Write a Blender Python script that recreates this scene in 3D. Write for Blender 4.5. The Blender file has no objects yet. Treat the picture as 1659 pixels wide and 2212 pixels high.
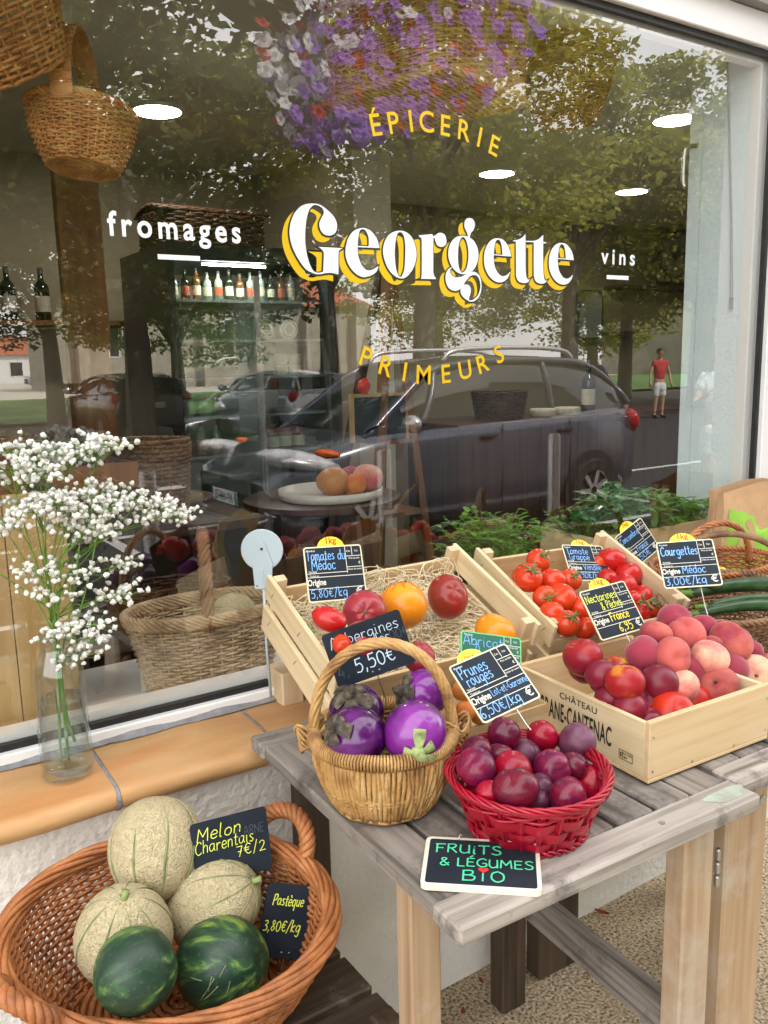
# Shop window with a fruit and vegetable display in front of it.
# World: window glass in the plane y = 0, x to the right along the facade, z up, street side y < 0. Metres.
import bpy, math, random
import numpy as np
from mathutils import Matrix, Vector, Euler
random.seed(7); RNG = np.random.default_rng(7)
C = bpy.context.scene.collection
SC = bpy.context.scene
PI = math.pi
rad = math.radians

# ---------------------------------------------------------------- camera
YAW, PITCH, ROLL, FPX = 0.58102787, 0.17634955, -0.02298217, 3351.67 * 1659 / 3024
CAM = np.array([0.0, -1.66, 1.5])
def _basis():
    cy, sy, cp, sp = math.cos(YAW), math.sin(YAW), math.cos(PITCH), math.sin(PITCH)
    f = np.array([sy*cp, cy*cp, -sp]); r = np.array([cy, -sy, 0.0]); u = np.cross(r, f)
    cr, sr = math.cos(ROLL), math.sin(ROLL)
    return cr*r + sr*u, -sr*r + cr*u, f
CR, CU, CF = _basis()
cam = bpy.data.cameras.new('camera'); camo = bpy.data.objects.new('camera', cam); C.objects.link(camo)
cam.sensor_fit = 'VERTICAL'; cam.sensor_height = 36.0; cam.lens = 36.0 * FPX / 2212
cam.clip_start = 0.02; cam.clip_end = 600
camo.matrix_world = Matrix(((CR[0], CU[0], -CF[0], CAM[0]), (CR[1], CU[1], -CF[1], CAM[1]), (CR[2], CU[2], -CF[2], CAM[2]), (0, 0, 0, 1)))
SC.camera = camo
# surveying helpers: where a sight line of the camera meets a plane of the place
def ray(px, py):
    return CF + CR*(px-829.5)/FPX - CU*(py-1106)/FPX
def at_y(px, py, Y):
    d = ray(px, py); return CAM + d*(Y-CAM[1])/d[1]
def at_z(px, py, Z):
    d = ray(px, py); return CAM + d*(Z-CAM[2])/d[2]
def depth(p):
    return float((np.array(p)-CAM) @ CF)

# ---------------------------------------------------------------- light
SUN_EL, SUN_AZ = 50.0, 20.0          # azimuth: compass style from +y, clockwise
w = bpy.data.worlds.new('World'); SC.world = w; w.use_nodes = True
nt = w.node_tree; nt.nodes.clear()
out = nt.nodes.new('ShaderNodeOutputWorld'); bg = nt.nodes.new('ShaderNodeBackground')
sky = nt.nodes.new('ShaderNodeTexSky'); sky.sky_type = 'NISHITA'; sky.sun_disc = False
sky.sun_elevation = rad(SUN_EL); sky.sun_rotation = rad(SUN_AZ); sky.dust_density = 3.0; sky.air_density = 1.0
# thin cloud cover: the blue is mostly veiled by white
tc = nt.nodes.new('ShaderNodeTexCoord'); nz = nt.nodes.new('ShaderNodeTexNoise'); nz.inputs['Scale'].default_value = 2.6; nz.inputs['Detail'].default_value = 6
rp = nt.nodes.new('ShaderNodeValToRGB'); rp.color_ramp.elements[0].position = .36; rp.color_ramp.elements[1].position = .6
rp.color_ramp.elements[0].color = (.5, .5, .5, 1); rp.color_ramp.elements[1].color = (.95, .95, .95, 1)
mx = nt.nodes.new('ShaderNodeMix'); mx.data_type = 'RGBA'
mx.inputs['B'].default_value = (10.9, 10.6, 10.2, 1)
nt.links.new(tc.outputs['Generated'], nz.inputs['Vector']); nt.links.new(nz.outputs['Fac'], rp.inputs['Fac'])
nt.links.new(rp.outputs['Color'], mx.inputs['Factor']); nt.links.new(sky.outputs['Color'], mx.inputs['A'])
nt.links.new(mx.outputs['Result'], bg.inputs['Color']); nt.links.new(bg.outputs['Background'], out.inputs['Surface'])
bg.inputs['Strength'].default_value = 0.15
sun = bpy.data.lights.new('sun', 'SUN'); sun.energy = 4.0; sun.angle = rad(.6); sun.color = (1.0, .955, .89)
suno = bpy.data.objects.new('sun', sun); C.objects.link(suno)
_d = Vector((math.sin(rad(SUN_AZ))*math.cos(rad(SUN_EL)), math.cos(rad(SUN_AZ))*math.cos(rad(SUN_EL)), math.sin(rad(SUN_EL))))
suno.rotation_euler = _d.to_track_quat('Z', 'Y').to_euler(); suno.location = (0, -3, 8)
SC.view_settings.view_transform = 'Standard'; SC.view_settings.look = 'None'; SC.view_settings.gamma = 1.0
SC.view_settings.exposure = 1.6
SC.cycles.use_denoising = True
SC.cycles.max_bounces = 10; SC.cycles.transparent_max_bounces = 16; SC.cycles.transmission_bounces = 10
SC.cycles.caustics_reflective = False; SC.cycles.caustics_refractive = False
SC.cycles.sample_clamp_indirect = 6.0

# ---------------------------------------------------------------- mesh builder
class MB:
    def __init__(s): s.v = []; s.f = []; s.n = 0; s.m = []
    def add(s, v, f, mi=0):
        s.v.append(np.asarray(v, float).reshape(-1, 3)); k = s.n
        s.f += [tuple(i+k for i in q) for q in f]; s.m += [mi]*len(f); s.n += len(s.v[-1]); return s
    def box(s, c, d, rot=None, mi=0, bev=0.0):
        x, y, z = d[0]/2, d[1]/2, d[2]/2
        if bev <= 0:
            v = np.array([(a*x, b*y, e*z) for e in (-1, 1) for b in (-1, 1) for a in (-1, 1)])
            f = [(0,2,3,1),(4,5,7,6),(0,1,5,4),(2,6,7,3),(0,4,6,2),(1,3,7,5)]
        else:
            v = []
            for e in (-1, 1):
                for b in (-1, 1):
                    for a in (-1, 1):
                        v += [(a*x, b*(y-bev), e*(z-bev)), (a*(x-bev), b*y, e*(z-bev)), (a*(x-bev), b*(y-bev), e*z)]
            v = np.array(v); I = lambda a, b, e, k: 3*((e > 0)*4+(b > 0)*2+(a > 0))+k
            f = []
            for a in (-1, 1): f.append([I(a,-1,-1,0), I(a,1,-1,0), I(a,1,1,0), I(a,-1,1,0)][::a])
            for b in (-1, 1): f.append([I(-1,b,-1,1), I(1,b,-1,1), I(1,b,1,1), I(-1,b,1,1)][::-b])
            for e in (-1, 1): f.append([I(-1,-1,e,2), I(1,-1,e,2), I(1,1,e,2), I(-1,1,e,2)][::e])
            for a in (-1, 1):
                for b in (-1, 1): f.append([I(a,b,-1,0), I(a,b,1,0), I(a,b,1,1), I(a,b,-1,1)][::-a*b])
                for e in (-1, 1): f.append([I(a,-1,e,0), I(a,1,e,0), I(a,1,e,2), I(a,-1,e,2)][::-a*e if False else (1 if a*e < 0 else -1)])
            for b in (-1, 1):
                for e in (-1, 1): f.append([I(-1,b,e,1), I(1,b,e,1), I(1,b,e,2), I(-1,b,e,2)][::(1 if b*e > 0 else -1)])
            for a in (-1, 1):
                for b in (-1, 1):
                    for e in (-1, 1): f.append([I(a,b,e,0), I(a,b,e,1), I(a,b,e,2)][::(1 if a*b*e > 0 else -1)])
            f = [tuple(q) for q in f]
        if rot is not None: v = v @ np.array(rot).T
        return s.add(v + np.array(c), f, mi)
    def bar(s, a, b, w, h, up=(0, 0, 1), mi=0, bev=0.0):
        a, b = np.array(a, float), np.array(b, float); d = b-a; L = np.linalg.norm(d); d = d/L
        u = np.array(up, float); u = u-d*(u@d); u /= np.linalg.norm(u); r = np.cross(d, u)
        return s.box((a+b)/2, (L, w, h), np.stack([d, -r, u], 1), mi, bev)
    def tube(s, P, r, n=6, closed=False, caps=True, mi=0):
        P = np.array(P, float); N = len(P); r = np.broadcast_to(np.asarray(r, float), (N,))
        if closed: T = np.roll(P, -1, 0)-np.roll(P, 1, 0)
        else: T = np.gradient(P, axis=0)
        T /= np.linalg.norm(T, axis=1)[:, None]+1e-12
        ref = np.array([0, 0, 1.0]) if abs(T[0][2]) < .9 else np.array([1.0, 0, 0])
        U = np.zeros_like(P); u = ref-T[0]*(ref@T[0]); u /= np.linalg.norm(u)
        for i in range(N):
            u = u-T[i]*(u@T[i]); u /= np.linalg.norm(u)+1e-12; U[i] = u
        W = np.cross(T, U); a = np.arange(n)*2*PI/n
        V = P[:, None]+r[:, None, None]*(np.cos(a)[None, :, None]*U[:, None]+np.sin(a)[None, :, None]*W[:, None])
        f = []
        M = N if closed else N-1
        for i in range(M):
            j = (i+1) % N
            for k in range(n): f.append((i*n+k, i*n+(k+1) % n, j*n+(k+1) % n, j*n+k))
        if caps and not closed: f += [tuple(range(n))[::-1], tuple((N-1)*n+k for k in range(n))]
        return s.add(V.reshape(-1, 3), f, mi)
    def lathe(s, prof, n=24, c=(0, 0, 0), sx=1.0, sy=1.0, rot=None, capb=True, capt=True, mi=0):
        a = np.arange(n)*2*PI/n; V = []
        for (r, z) in prof: V.append(np.stack([r*sx*np.cos(a), r*sy*np.sin(a), np.full(n, z)], 1))
        V = np.concatenate(V); f = []
        for i in range(len(prof)-1):
            for k in range(n): f.append((i*n+k, i*n+(k+1) % n, (i+1)*n+(k+1) % n, (i+1)*n+k))
        if capb: f.append(tuple(range(n))[::-1])
        if capt: f.append(tuple((len(prof)-1)*n+k for k in range(n)))
        if rot is not None: V = V @ np.array(rot).T
        return s.add(V+np.array(c), f, mi)
    def grid(s, G, mi=0, closed_u=False):
        G = np.asarray(G, float); a, b = G.shape[:2]; f = []
        for i in range(a-1):
            for j in range(b if closed_u else b-1): f.append((i*b+j, i*b+(j+1) % b, (i+1)*b+(j+1) % b, (i+1)*b+j))
        return s.add(G.reshape(-1, 3), f, mi)
    def prism(s, poly, z0, z1, M=None, mi=0):
        n = len(poly); v = [(x, y, z0) for x, y in poly]+[(x, y, z1) for x, y in poly]
        f = [tuple(range(n))[::-1], tuple(range(n, 2*n))]+[(i, (i+1) % n, n+(i+1) % n, n+i) for i in range(n)]
        v = np.array(v)
        if M is not None: v = v @ np.array(M)[:3, :3].T+np.array(M)[:3, 3]
        return s.add(v, f, mi)
    def ball(s, c, r, n=12, m=8, fn=None, rot=None, mi=0):
        th = np.linspace(0, PI, m+1)[1:-1]; a = np.arange(n)*2*PI/n
        D = np.array([(math.sin(t)*math.cos(p), math.sin(t)*math.sin(p), math.cos(t)) for t in th for p in a]+[(0, 0, 1), (0, 0, -1)])
        R = np.ones(len(D)) if fn is None else np.array([fn(d) for d in D])
        V = D*R[:, None]*np.array(r)
        f = []
        for i in range(m-2):
            for k in range(n): f.append((i*n+k, (i+1)*n+k, (i+1)*n+(k+1) % n, i*n+(k+1) % n))
        t = len(D)-2
        for k in range(n): f.append((t, k, (k+1) % n)); f.append((t+1, (m-2)*n+(k+1) % n, (m-2)*n+k))
        if rot is not None: V = V @ np.array(rot).T
        return s.add(V+np.array(c), f, mi)
    def data(s, name, mat, smooth=True, auto=None):
        me = bpy.data.meshes.new(name)
        V = np.concatenate(s.v) if s.v else np.zeros((0, 3))
        me.from_pydata(V.tolist(), [], s.f)
        for m in (mat if isinstance(mat, (list, tuple)) else [mat]): me.materials.append(m)
        if any(s.m): me.polygons.foreach_set('material_index', s.m)
        if smooth: me.polygons.foreach_set('use_smooth', [True]*len(me.polygons))
        me.update()
        if smooth and auto:
            try: me.set_sharp_from_angle(angle=rad(auto))
            except Exception: pass
        return me
    def build(s, name, mat, parent=None, smooth=True, auto=None, loc=None, rot=None):
        o = bpy.data.objects.new(name, s.data(name, mat, smooth, auto)); C.objects.link(o)
        if parent is not None: o.parent = parent
        if loc is not None: o.location = loc
        if rot is not None: o.rotation_euler = rot
        return o
def flat(mb, name, mat, parent=None, **k): return mb.build(name, mat, parent, smooth=False, **k)
def tag(o, label=None, cat=None, group=None, kind=None):
    if label: o['label'] = label
    if cat: o['category'] = cat
    if group: o['group'] = group
    if kind: o['kind'] = kind
    return o
def empty(name, label, cat, loc=(0, 0, 0), rot=None, group=None, M=None):
    o = bpy.data.objects.new(name, None); C.objects.link(o); o.empty_display_size = .05
    o.location = loc
    if rot is not None: o.rotation_euler = rot
    if M is not None: o.matrix_world = M
    return tag(o, label, cat, group)
def dup(o, parent=None):
    c = o.copy(); C.objects.link(c); c.parent = parent
    for ch in list(o.children): dup(ch, c)
    return c
def rotz(a): c, s = math.cos(a), math.sin(a); return np.array([[c, -s, 0], [s, c, 0], [0, 0, 1]])
def rotx(a): c, s = math.cos(a), math.sin(a); return np.array([[1, 0, 0], [0, c, -s], [0, s, c]])
def roty(a): c, s = math.cos(a), math.sin(a); return np.array([[c, 0, s], [0, 1, 0], [-s, 0, c]])
def catmull(P, k=6, closed=False):
    P = np.array(P, float); n = len(P)
    if n < 3 and not closed: return np.array([P[0]+(P[-1]-P[0])*t for t in np.linspace(0, 1, k+1)])
    out = []
    for i in range(n if closed else n-1):
        g = lambda j: P[j % n] if closed else P[min(max(j, 0), n-1)]
        p0, p1, p2, p3 = g(i-1), g(i), g(i+1), g(i+2)
        for t in np.arange(k)/k:
            out.append(.5*((2*p1)+(-p0+p2)*t+(2*p0-5*p1+4*p2-p3)*t*t+(-p0+3*p1-3*p2+p3)*t**3))
    if not closed: out.append(P[-1])
    return np.array(out)
def frame_M(c, yaw, tilt, roll=0.0):
    """matrix of a board: local x right, y up, z towards the viewer; yaw 0 faces -y; tilt leans it back"""
    u = np.array([math.cos(yaw), math.sin(yaw), 0]); n = np.array([math.sin(yaw), -math.cos(yaw), 0]); v = np.array([0, 0, 1.0])
    v2 = math.cos(tilt)*v-math.sin(tilt)*n; n2 = math.cos(tilt)*n+math.sin(tilt)*v
    u3 = math.cos(roll)*u+math.sin(roll)*v2; v3 = -math.sin(roll)*u+math.cos(roll)*v2
    return Matrix(((u3[0], v3[0], n2[0], c[0]), (u3[1], v3[1], n2[1], c[1]), (u3[2], v3[2], n2[2], c[2]), (0, 0, 0, 1)))

# ---------------------------------------------------------------- materials
def _new(name):
    m = bpy.data.materials.new(name); m.use_nodes = True; n = m.node_tree.nodes
    return m, m.node_tree, n['Principled BSDF']
def pm(name, cols, scale=8.0, rough=.6, bump=0.0, bscale=None, stretch=(1, 1, 1), detail=5, rand=0.0, metal=0.0, spec=.5, sheen=0.0, coat=0.0, pos=None, coord='Object', distort=0.0, sss=0.0, wave=None, bdist=.01):
    """noise ramp over 1..n colours, optional bump, optional per-object lightness change"""
    m, t, b = _new(name); N = t.nodes.new; L = t.links.new
    b.inputs['Roughness'].default_value = rough; b.inputs['Metallic'].default_value = metal
    b.inputs['Specular IOR Level'].default_value = spec
    if sheen: b.inputs['Sheen Weight'].default_value = sheen; b.inputs['Sheen Roughness'].default_value = .4
    if coat: b.inputs['Coat Weight'].default_value = coat; b.inputs['Coat Roughness'].default_value = .08
    if sss: b.inputs['Subsurface Weight'].default_value = sss; b.inputs['Subsurface Radius'].default_value = (.01, .005, .003)
    if not isinstance(cols[0], (tuple, list)): cols = [cols]
    tc = N('ShaderNodeTexCoord'); mp = N('ShaderNodeMapping'); mp.inputs['Scale'].default_value = stretch
    L(tc.outputs[coord], mp.inputs['Vector'])
    vec = mp.outputs['Vector']
    oi = N('ShaderNodeObjectInfo')
    if rand:
        ad = N('ShaderNodeVectorMath'); ad.operation = 'ADD'; L(vec, ad.inputs[0])
        sc = N('ShaderNodeMath'); sc.operation = 'MULTIPLY'; sc.inputs[1].default_value = 37.0; L(oi.outputs['Random'], sc.inputs[0]); L(sc.outputs[0], ad.inputs[1]); vec = ad.outputs[0]
    if wave:
        nz = N('ShaderNodeTexWave'); nz.wave_type = wave[0]; nz.bands_direction = wave[1]; nz.inputs['Distortion'].default_value = wave[2]; nz.inputs['Detail'].default_value = 3; nz.inputs['Detail Scale'].default_value = wave[3]
    else:
        nz = N('ShaderNodeTexNoise'); nz.inputs['Detail'].default_value = detail; nz.inputs['Distortion'].default_value = distort
    nz.inputs['Scale'].default_value = scale; L(vec, nz.inputs['Vector'])
    if len(cols) == 1: b.inputs['Base Color'].default_value = (*cols[0], 1); col = None
    else:
        r = N('ShaderNodeValToRGB'); e = r.color_ramp.elements
        pos = pos or list(np.linspace(.3, .7, len(cols)))
        e[0].position = pos[0]; e[0].color = (*cols[0], 1); e[1].position = pos[-1]; e[1].color = (*cols[-1], 1)
        for p, c in list(zip(pos, cols))[1:-1]: k = e.new(p); k.color = (*c, 1)
        L(nz.outputs['Fac'], r.inputs['Fac']); col = r.outputs['Color']
    if rand and col is not None:
        h = N('ShaderNodeHueSaturation'); mr = N('ShaderNodeMapRange'); mr.inputs['To Min'].default_value = 1-rand; mr.inputs['To Max'].default_value = 1+rand
        L(oi.outputs['Random'], mr.inputs['Value']); L(mr.outputs['Result'], h.inputs['Value']); L(col, h.inputs['Color']); col = h.outputs['Color']
    if col is not None: L(col, b.inputs['Base Color'])
    if bump:
        bm = N('ShaderNodeBump'); bm.inputs['Strength'].default_value = bump; bm.inputs['Distance'].default_value = bdist
        if bscale:
            n2 = N('ShaderNodeTexNoise'); n2.inputs['Scale'].default_value = bscale; n2.inputs['Detail'].default_value = 4; L(vec, n2.inputs['Vector']); L(n2.outputs['Fac'], bm.inputs['Height'])
        else: L(nz.outputs['Fac'], bm.inputs['Height'])
        L(bm.outputs['Normal'], b.inputs['Normal'])
    return m
def wood(name, c1, c2, c3=None, axis=0, scale=1.0, rough=.6, knots=True, bump=.15, rand=.06, weather=None):
    """long-grained wood: stretched noise plus wavy rings, knots, optional grey weathering spots"""
    m, t, b = _new(name); N = t.nodes.new; L = t.links.new
    b.inputs['Roughness'].default_value = rough
    tc = N('ShaderNodeTexCoord'); oi = N('ShaderNodeObjectInfo')
    sc = N('ShaderNodeMath'); sc.operation = 'MULTIPLY'; sc.inputs[1].default_value = 23.0; L(oi.outputs['Random'], sc.inputs[0])
    ad = N('ShaderNodeVectorMath'); ad.operation = 'ADD'; L(tc.outputs['Object'], ad.inputs[0]); L(sc.outputs[0], ad.inputs[1])
    mp = N('ShaderNodeMapping'); s = [26*scale]*3; s[axis] = 1.6*scale; mp.inputs['Scale'].default_value = s; L(ad.outputs[0], mp.inputs['Vector'])
    n1 = N('ShaderNodeTexNoise'); n1.inputs['Scale'].default_value = 1.0; n1.inputs['Detail'].default_value = 6; n1.inputs['Distortion'].default_value = 1.2; L(mp.outputs[0], n1.inputs['Vector'])
    mp2 = N('ShaderNodeMapping'); s2 = [90*scale]*3; s2[axis] = 3*scale; mp2.inputs['Scale'].default_value = s2; L(ad.outputs[0], mp2.inputs['Vector'])
    n2 = N('ShaderNodeTexNoise'); n2.inputs['Scale'].default_value = 1.0; n2.inputs['Detail'].default_value = 3; L(mp2.outputs[0], n2.inputs['Vector'])
    av = N('ShaderNodeMix'); av.inputs['Factor'].default_value = .4; L(n1.outputs['Fac'], av.inputs['A']); L(n2.outputs['Fac'], av.inputs['B'])
    r = N('ShaderNodeValToRGB'); e = r.color_ramp.elements; e[0].position = .33; e[0].color = (*c1, 1); e[1].position = .66; e[1].color = (*c2, 1)
    if c3: k = e.new(.5); k.color = (*c3, 1)
    L(av.outputs['Result'], r.inputs['Fac']); col = r.outputs['Color']
    if weather:
        n3 = N('ShaderNodeTexNoise'); n3.inputs['Scale'].default_value = weather[1]; n3.inputs['Detail'].default_value = 7; n3.inputs['Roughness'].default_value = .7; L(ad.outputs[0], n3.inputs['Vector'])
        r3 = N('ShaderNodeValToRGB'); r3.color_ramp.elements[0].position = weather[2]; r3.color_ramp.elements[1].position = weather[3]; L(n3.outputs['Fac'], r3.inputs['Fac'])
        mx = N('ShaderNodeMix'); mx.data_type = 'RGBA'; L(r3.outputs['Color'], mx.inputs['Factor']); L(col, mx.inputs['A']); mx.inputs['B'].default_value = (*weather[0], 1); col = mx.outputs['Result']
    if knots:
        vo = N('ShaderNodeTexVoronoi'); vo.inputs['Scale'].default_value = 1.0; mk = N('ShaderNodeMapping'); sk = [9*scale]*3; sk[axis] = 4*scale; mk.inputs['Scale'].default_value = sk; L(ad.outputs[0], mk.inputs['Vector']); L(mk.outputs[0], vo.inputs['Vector'])
        rk = N('ShaderNodeValToRGB'); rk.color_ramp.elements[0].position = .06; rk.color_ramp.elements[0].color = (1, 1, 1, 1); rk.color_ramp.elements[1].position = .15; rk.color_ramp.elements[1].color = (0, 0, 0, 1); L(vo.outputs['Distance'], rk.inputs['Fac'])
        mk2 = N('ShaderNodeMath'); mk2.operation = 'MULTIPLY'; mk2.inputs[1].default_value = .6; L(rk.outputs['Color'], mk2.inputs[0])
        mx2 = N('ShaderNodeMix'); mx2.data_type = 'RGBA'; L(mk2.outputs[0], mx2.inputs['Factor']); L(col, mx2.inputs['A']); mx2.inputs['B'].default_value = (c1[0]*.35, c1[1]*.28, c1[2]*.25, 1); col = mx2.outputs['Result']
    if rand:
        h = N('ShaderNodeHueSaturation'); mr = N('ShaderNodeMapRange'); mr.inputs['To Min'].default_value = 1-rand; mr.inputs['To Max'].default_value = 1+rand
        L(oi.outputs['Random'], mr.inputs['Value']); L(mr.outputs['Result'], h.inputs['Value']); L(col, h.inputs['Color']); col = h.outputs['Color']
    L(col, b.inputs['Base Color'])
    bm = N('ShaderNodeBump'); bm.inputs['Strength'].default_value = bump; bm.inputs['Distance'].default_value = .004; L(av.outputs['Result'], bm.inputs['Height']); L(bm.outputs['Normal'], b.inputs['Normal'])
    return m
def fruit(name, top, side, blush, rough=.3, axis_lo=-.6, axis_hi=.7, nscale=3.0, spec=.38, sheen=0.0, speck=None, rand=.12, coat=0.0, mixlo=.38, mixhi=.62, hue=0.0, sss=0.05):
    """skin that runs from side to top along the fruit's own axis with a noise blush patch on it (generated coordinates)"""
    m, t, b = _new(name); N = t.nodes.new; L = t.links.new
    b.inputs['Roughness'].default_value = rough; b.inputs['Specular IOR Level'].default_value = spec
    if sheen: b.inputs['Sheen Weight'].default_value = sheen; b.inputs['Sheen Roughness'].default_value = .5
    if coat: b.inputs['Coat Weight'].default_value = coat; b.inputs['Coat Roughness'].default_value = .1
    if sss: b.inputs['Subsurface Weight'].default_value = sss; b.inputs['Subsurface Radius'].default_value = (.012, .004, .002)
    tc = N('ShaderNodeTexCoord'); oi = N('ShaderNodeObjectInfo')
    sc = N('ShaderNodeMath'); sc.operation = 'MULTIPLY'; sc.inputs[1].default_value = 53.0; L(oi.outputs['Random'], sc.inputs[0])
    ad = N('ShaderNodeVectorMath'); ad.operation = 'ADD'; L(tc.outputs['Generated'], ad.inputs[0]); L(sc.outputs[0], ad.inputs[1])
    sp = N('ShaderNodeSeparateXYZ'); L(tc.outputs['Generated'], sp.inputs[0])
    n0 = N('ShaderNodeTexNoise'); n0.inputs['Scale'].default_value = nscale; n0.inputs['Detail'].default_value = 3; L(ad.outputs[0], n0.inputs['Vector'])
    a0 = N('ShaderNodeMath'); a0.operation = 'MULTIPLY_ADD'; a0.inputs[1].default_value = .5; L(n0.outputs['Fac'], a0.inputs[0]); L(sp.outputs['Z'], a0.inputs[2])
    r0 = N('ShaderNodeValToRGB'); r0.color_ramp.elements[0].position = .55; r0.color_ramp.elements[0].color = (*side, 1); r0.color_ramp.elements[1].position = 1.1 if False else 1.0; r0.color_ramp.elements[1].color = (*top, 1); L(a0.outputs[0], r0.inputs['Fac'])
    n1 = N('ShaderNodeTexNoise'); n1.inputs['Scale'].default_value = nscale*.55; n1.inputs['Detail'].default_value = 4; n1.inputs['Roughness'].default_value = .6; L(ad.outputs[0], n1.inputs['Vector'])
    r1 = N('ShaderNodeValToRGB'); r1.color_ramp.elements[0].position = mixlo; r1.color_ramp.elements[1].position = mixhi; L(n1.outputs['Fac'], r1.inputs['Fac'])
    mx = N('ShaderNodeMix'); mx.data_type = 'RGBA'; L(r1.outputs['Color'], mx.inputs['Factor']); L(r0.outputs['Color'], mx.inputs['A']); mx.inputs['B'].default_value = (*blush, 1); col = mx.outputs['Result']
    if speck:
        ns = N('ShaderNodeTexNoise'); ns.inputs['Scale'].default_value = speck[1]; ns.inputs['Detail'].default_value = 2; L(ad.outputs[0], ns.inputs['Vector'])
        rs = N('ShaderNodeValToRGB'); rs.color_ramp.elements[0].position = speck[2]; rs.color_ramp.elements[1].position = speck[3]; L(ns.outputs['Fac'], rs.inputs['Fac'])
        k = N('ShaderNodeMath'); k.operation = 'MULTIPLY'; k.inputs[1].default_value = speck[4]; L(rs.outputs['Color'], k.inputs[0])
        m2 = N('ShaderNodeMix'); m2.data_type = 'RGBA'; L(k.outputs[0], m2.inputs['Factor']); L(col, m2.inputs['A']); m2.inputs['B'].default_value = (*speck[0], 1); col = m2.outputs['Result']
    if rand:
        h = N('ShaderNodeHueSaturation'); mr = N('ShaderNodeMapRange'); mr.inputs['To Min'].default_value = 1-rand; mr.inputs['To Max'].default_value = 1+rand
        L(oi.outputs['Random'], mr.inputs['Value']); L(mr.outputs['Result'], h.inputs['Value']); L(col, h.inputs['Color']); col = h.outputs['Color']
        if hue:
            mh = N('ShaderNodeMapRange'); mh.inputs['To Min'].default_value = .5-hue; mh.inputs['To Max'].default_value = .5+hue; fr = N('ShaderNodeMath'); fr.operation = 'FRACT'; mm = N('ShaderNodeMath'); mm.operation = 'MULTIPLY'; mm.inputs[1].default_value = 7.31
            L(oi.outputs['Random'], mm.inputs[0]); L(mm.outputs[0], fr.inputs[0]); L(fr.outputs[0], mh.inputs['Value']); L(mh.outputs['Result'], h.inputs['Hue'])
    L(col, b.inputs['Base Color'])
    return m
def emit(name, col, s):
    m, t, b = _new(name); b.inputs['Base Color'].default_value = (.8, .8, .8, 1); b.inputs['Emission Color'].default_value = (*col, 1); b.inputs['Emission Strength'].default_value = s; return m
def glass_thin(name, tint=(1, 1, 1), boost=2.0, base=0.0):
    """a pane: clear, with the mirror image of what stands in front of it growing with the angle"""
    m, t, b = _new(name); N = t.nodes.new; L = t.links.new; t.nodes.remove(b)
    o = t.nodes['Material Output']; tr = N('ShaderNodeBsdfTransparent'); tr.inputs[0].default_value = (*tint, 1); g = N('ShaderNodeBsdfGlossy'); g.inputs['Roughness'].default_value = 0.0; g.inputs['Color'].default_value = (1, 1, 1, 1)
    ge = N('ShaderNodeNewGeometry'); dt = N('ShaderNodeVectorMath'); dt.operation = 'DOT_PRODUCT'; L(ge.outputs['Incoming'], dt.inputs[0]); L(ge.outputs['Normal'], dt.inputs[1])
    ab = N('ShaderNodeMath'); ab.operation = 'ABSOLUTE'; L(dt.outputs['Value'], ab.inputs[0]); om = N('ShaderNodeMath'); om.operation = 'SUBTRACT'; om.inputs[0].default_value = 1.0; L(ab.outputs[0], om.inputs[1])
    pw = N('ShaderNodeMath'); pw.operation = 'POWER'; pw.inputs[1].default_value = 5.0; L(om.outputs[0], pw.inputs[0])
    k = N('ShaderNodeMath'); k.operation = 'MULTIPLY_ADD'; k.use_clamp = True; k.inputs[1].default_value = boost; k.inputs[2].default_value = base; L(pw.outputs[0], k.inputs[0])
    mx = N('ShaderNodeMixShader'); L(k.outputs[0], mx.inputs[0]); L(tr.outputs[0], mx.inputs[1]); L(g.outputs[0], mx.inputs[2]); L(mx.outputs[0], o.inputs['Surface'])
    return m
def glass_solid(name, col=(1, 1, 1), ior=1.45, rough=0.0):
    m, t, b = _new(name); b.inputs['Base Color'].default_value = (*col, 1); b.inputs['Transmission Weight'].default_value = 1; b.inputs['IOR'].default_value = ior; b.inputs['Roughness'].default_value = rough; return m

M = {}
M['frame'] = pm('white_aluminium', [(.82, .82, .83), (.86, .86, .865)], 3, .42, .02)
M['seal'] = pm('black_rubber', [(.006, .006, .007), (.016, .016, .017)], 30, .5)
M['caulk'] = pm('grey_caulk', [(.22, .2, .21), (.36, .34, .34)], 26, .85, .4, 70)
M['white_lettering'] = pm('white_vinyl', [(.8, .87, .89), (.86, .9, .9)], 4, .5)
M['yellow_lettering'] = pm('yellow_vinyl', [(.72, .46, .0), (.78, .52, .0)], 5, .5)
M['gap'] = pm('dark_gap_layer', [(.018, .016, .012), (.03, .027, .02)], 5, .6)  # added dark layer in place of the clear gap round the white letters
M['pane'] = glass_thin('window_glass', (.955, .96, .935), .80, .145)
M['clear'] = glass_thin('clear_glass_back', (1, 1, 1), 0.0, 0.0)
M['render_white'] = pm('white_rough_render', [(.74, .715, .665), (.83, .805, .765)], 6, .92, .55, 55, bdist=.012)
M['reveal'] = pm('pale_interior_render', [(.70, .83, .89), (.77, .87, .92)], 10, .85, .45, 75, bdist=.006)
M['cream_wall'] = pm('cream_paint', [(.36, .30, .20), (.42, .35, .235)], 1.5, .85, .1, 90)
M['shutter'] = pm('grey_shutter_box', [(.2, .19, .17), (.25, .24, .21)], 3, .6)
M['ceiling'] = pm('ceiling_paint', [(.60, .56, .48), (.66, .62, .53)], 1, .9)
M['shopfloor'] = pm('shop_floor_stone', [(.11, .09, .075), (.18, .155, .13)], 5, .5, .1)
M['tile'] = pm('terracotta_sill', [(.40, .19, .07), (.55, .325, .145), (.50, .18, .05)], 4.0, .5, .12, 60, stretch=(.5, 1.6, 1), pos=[.30, .52, .70], detail=9)
M['grout'] = pm('grey_grout', [(.2, .2, .215), (.31, .31, .33)], 40, .9, .5, 90)
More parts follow.
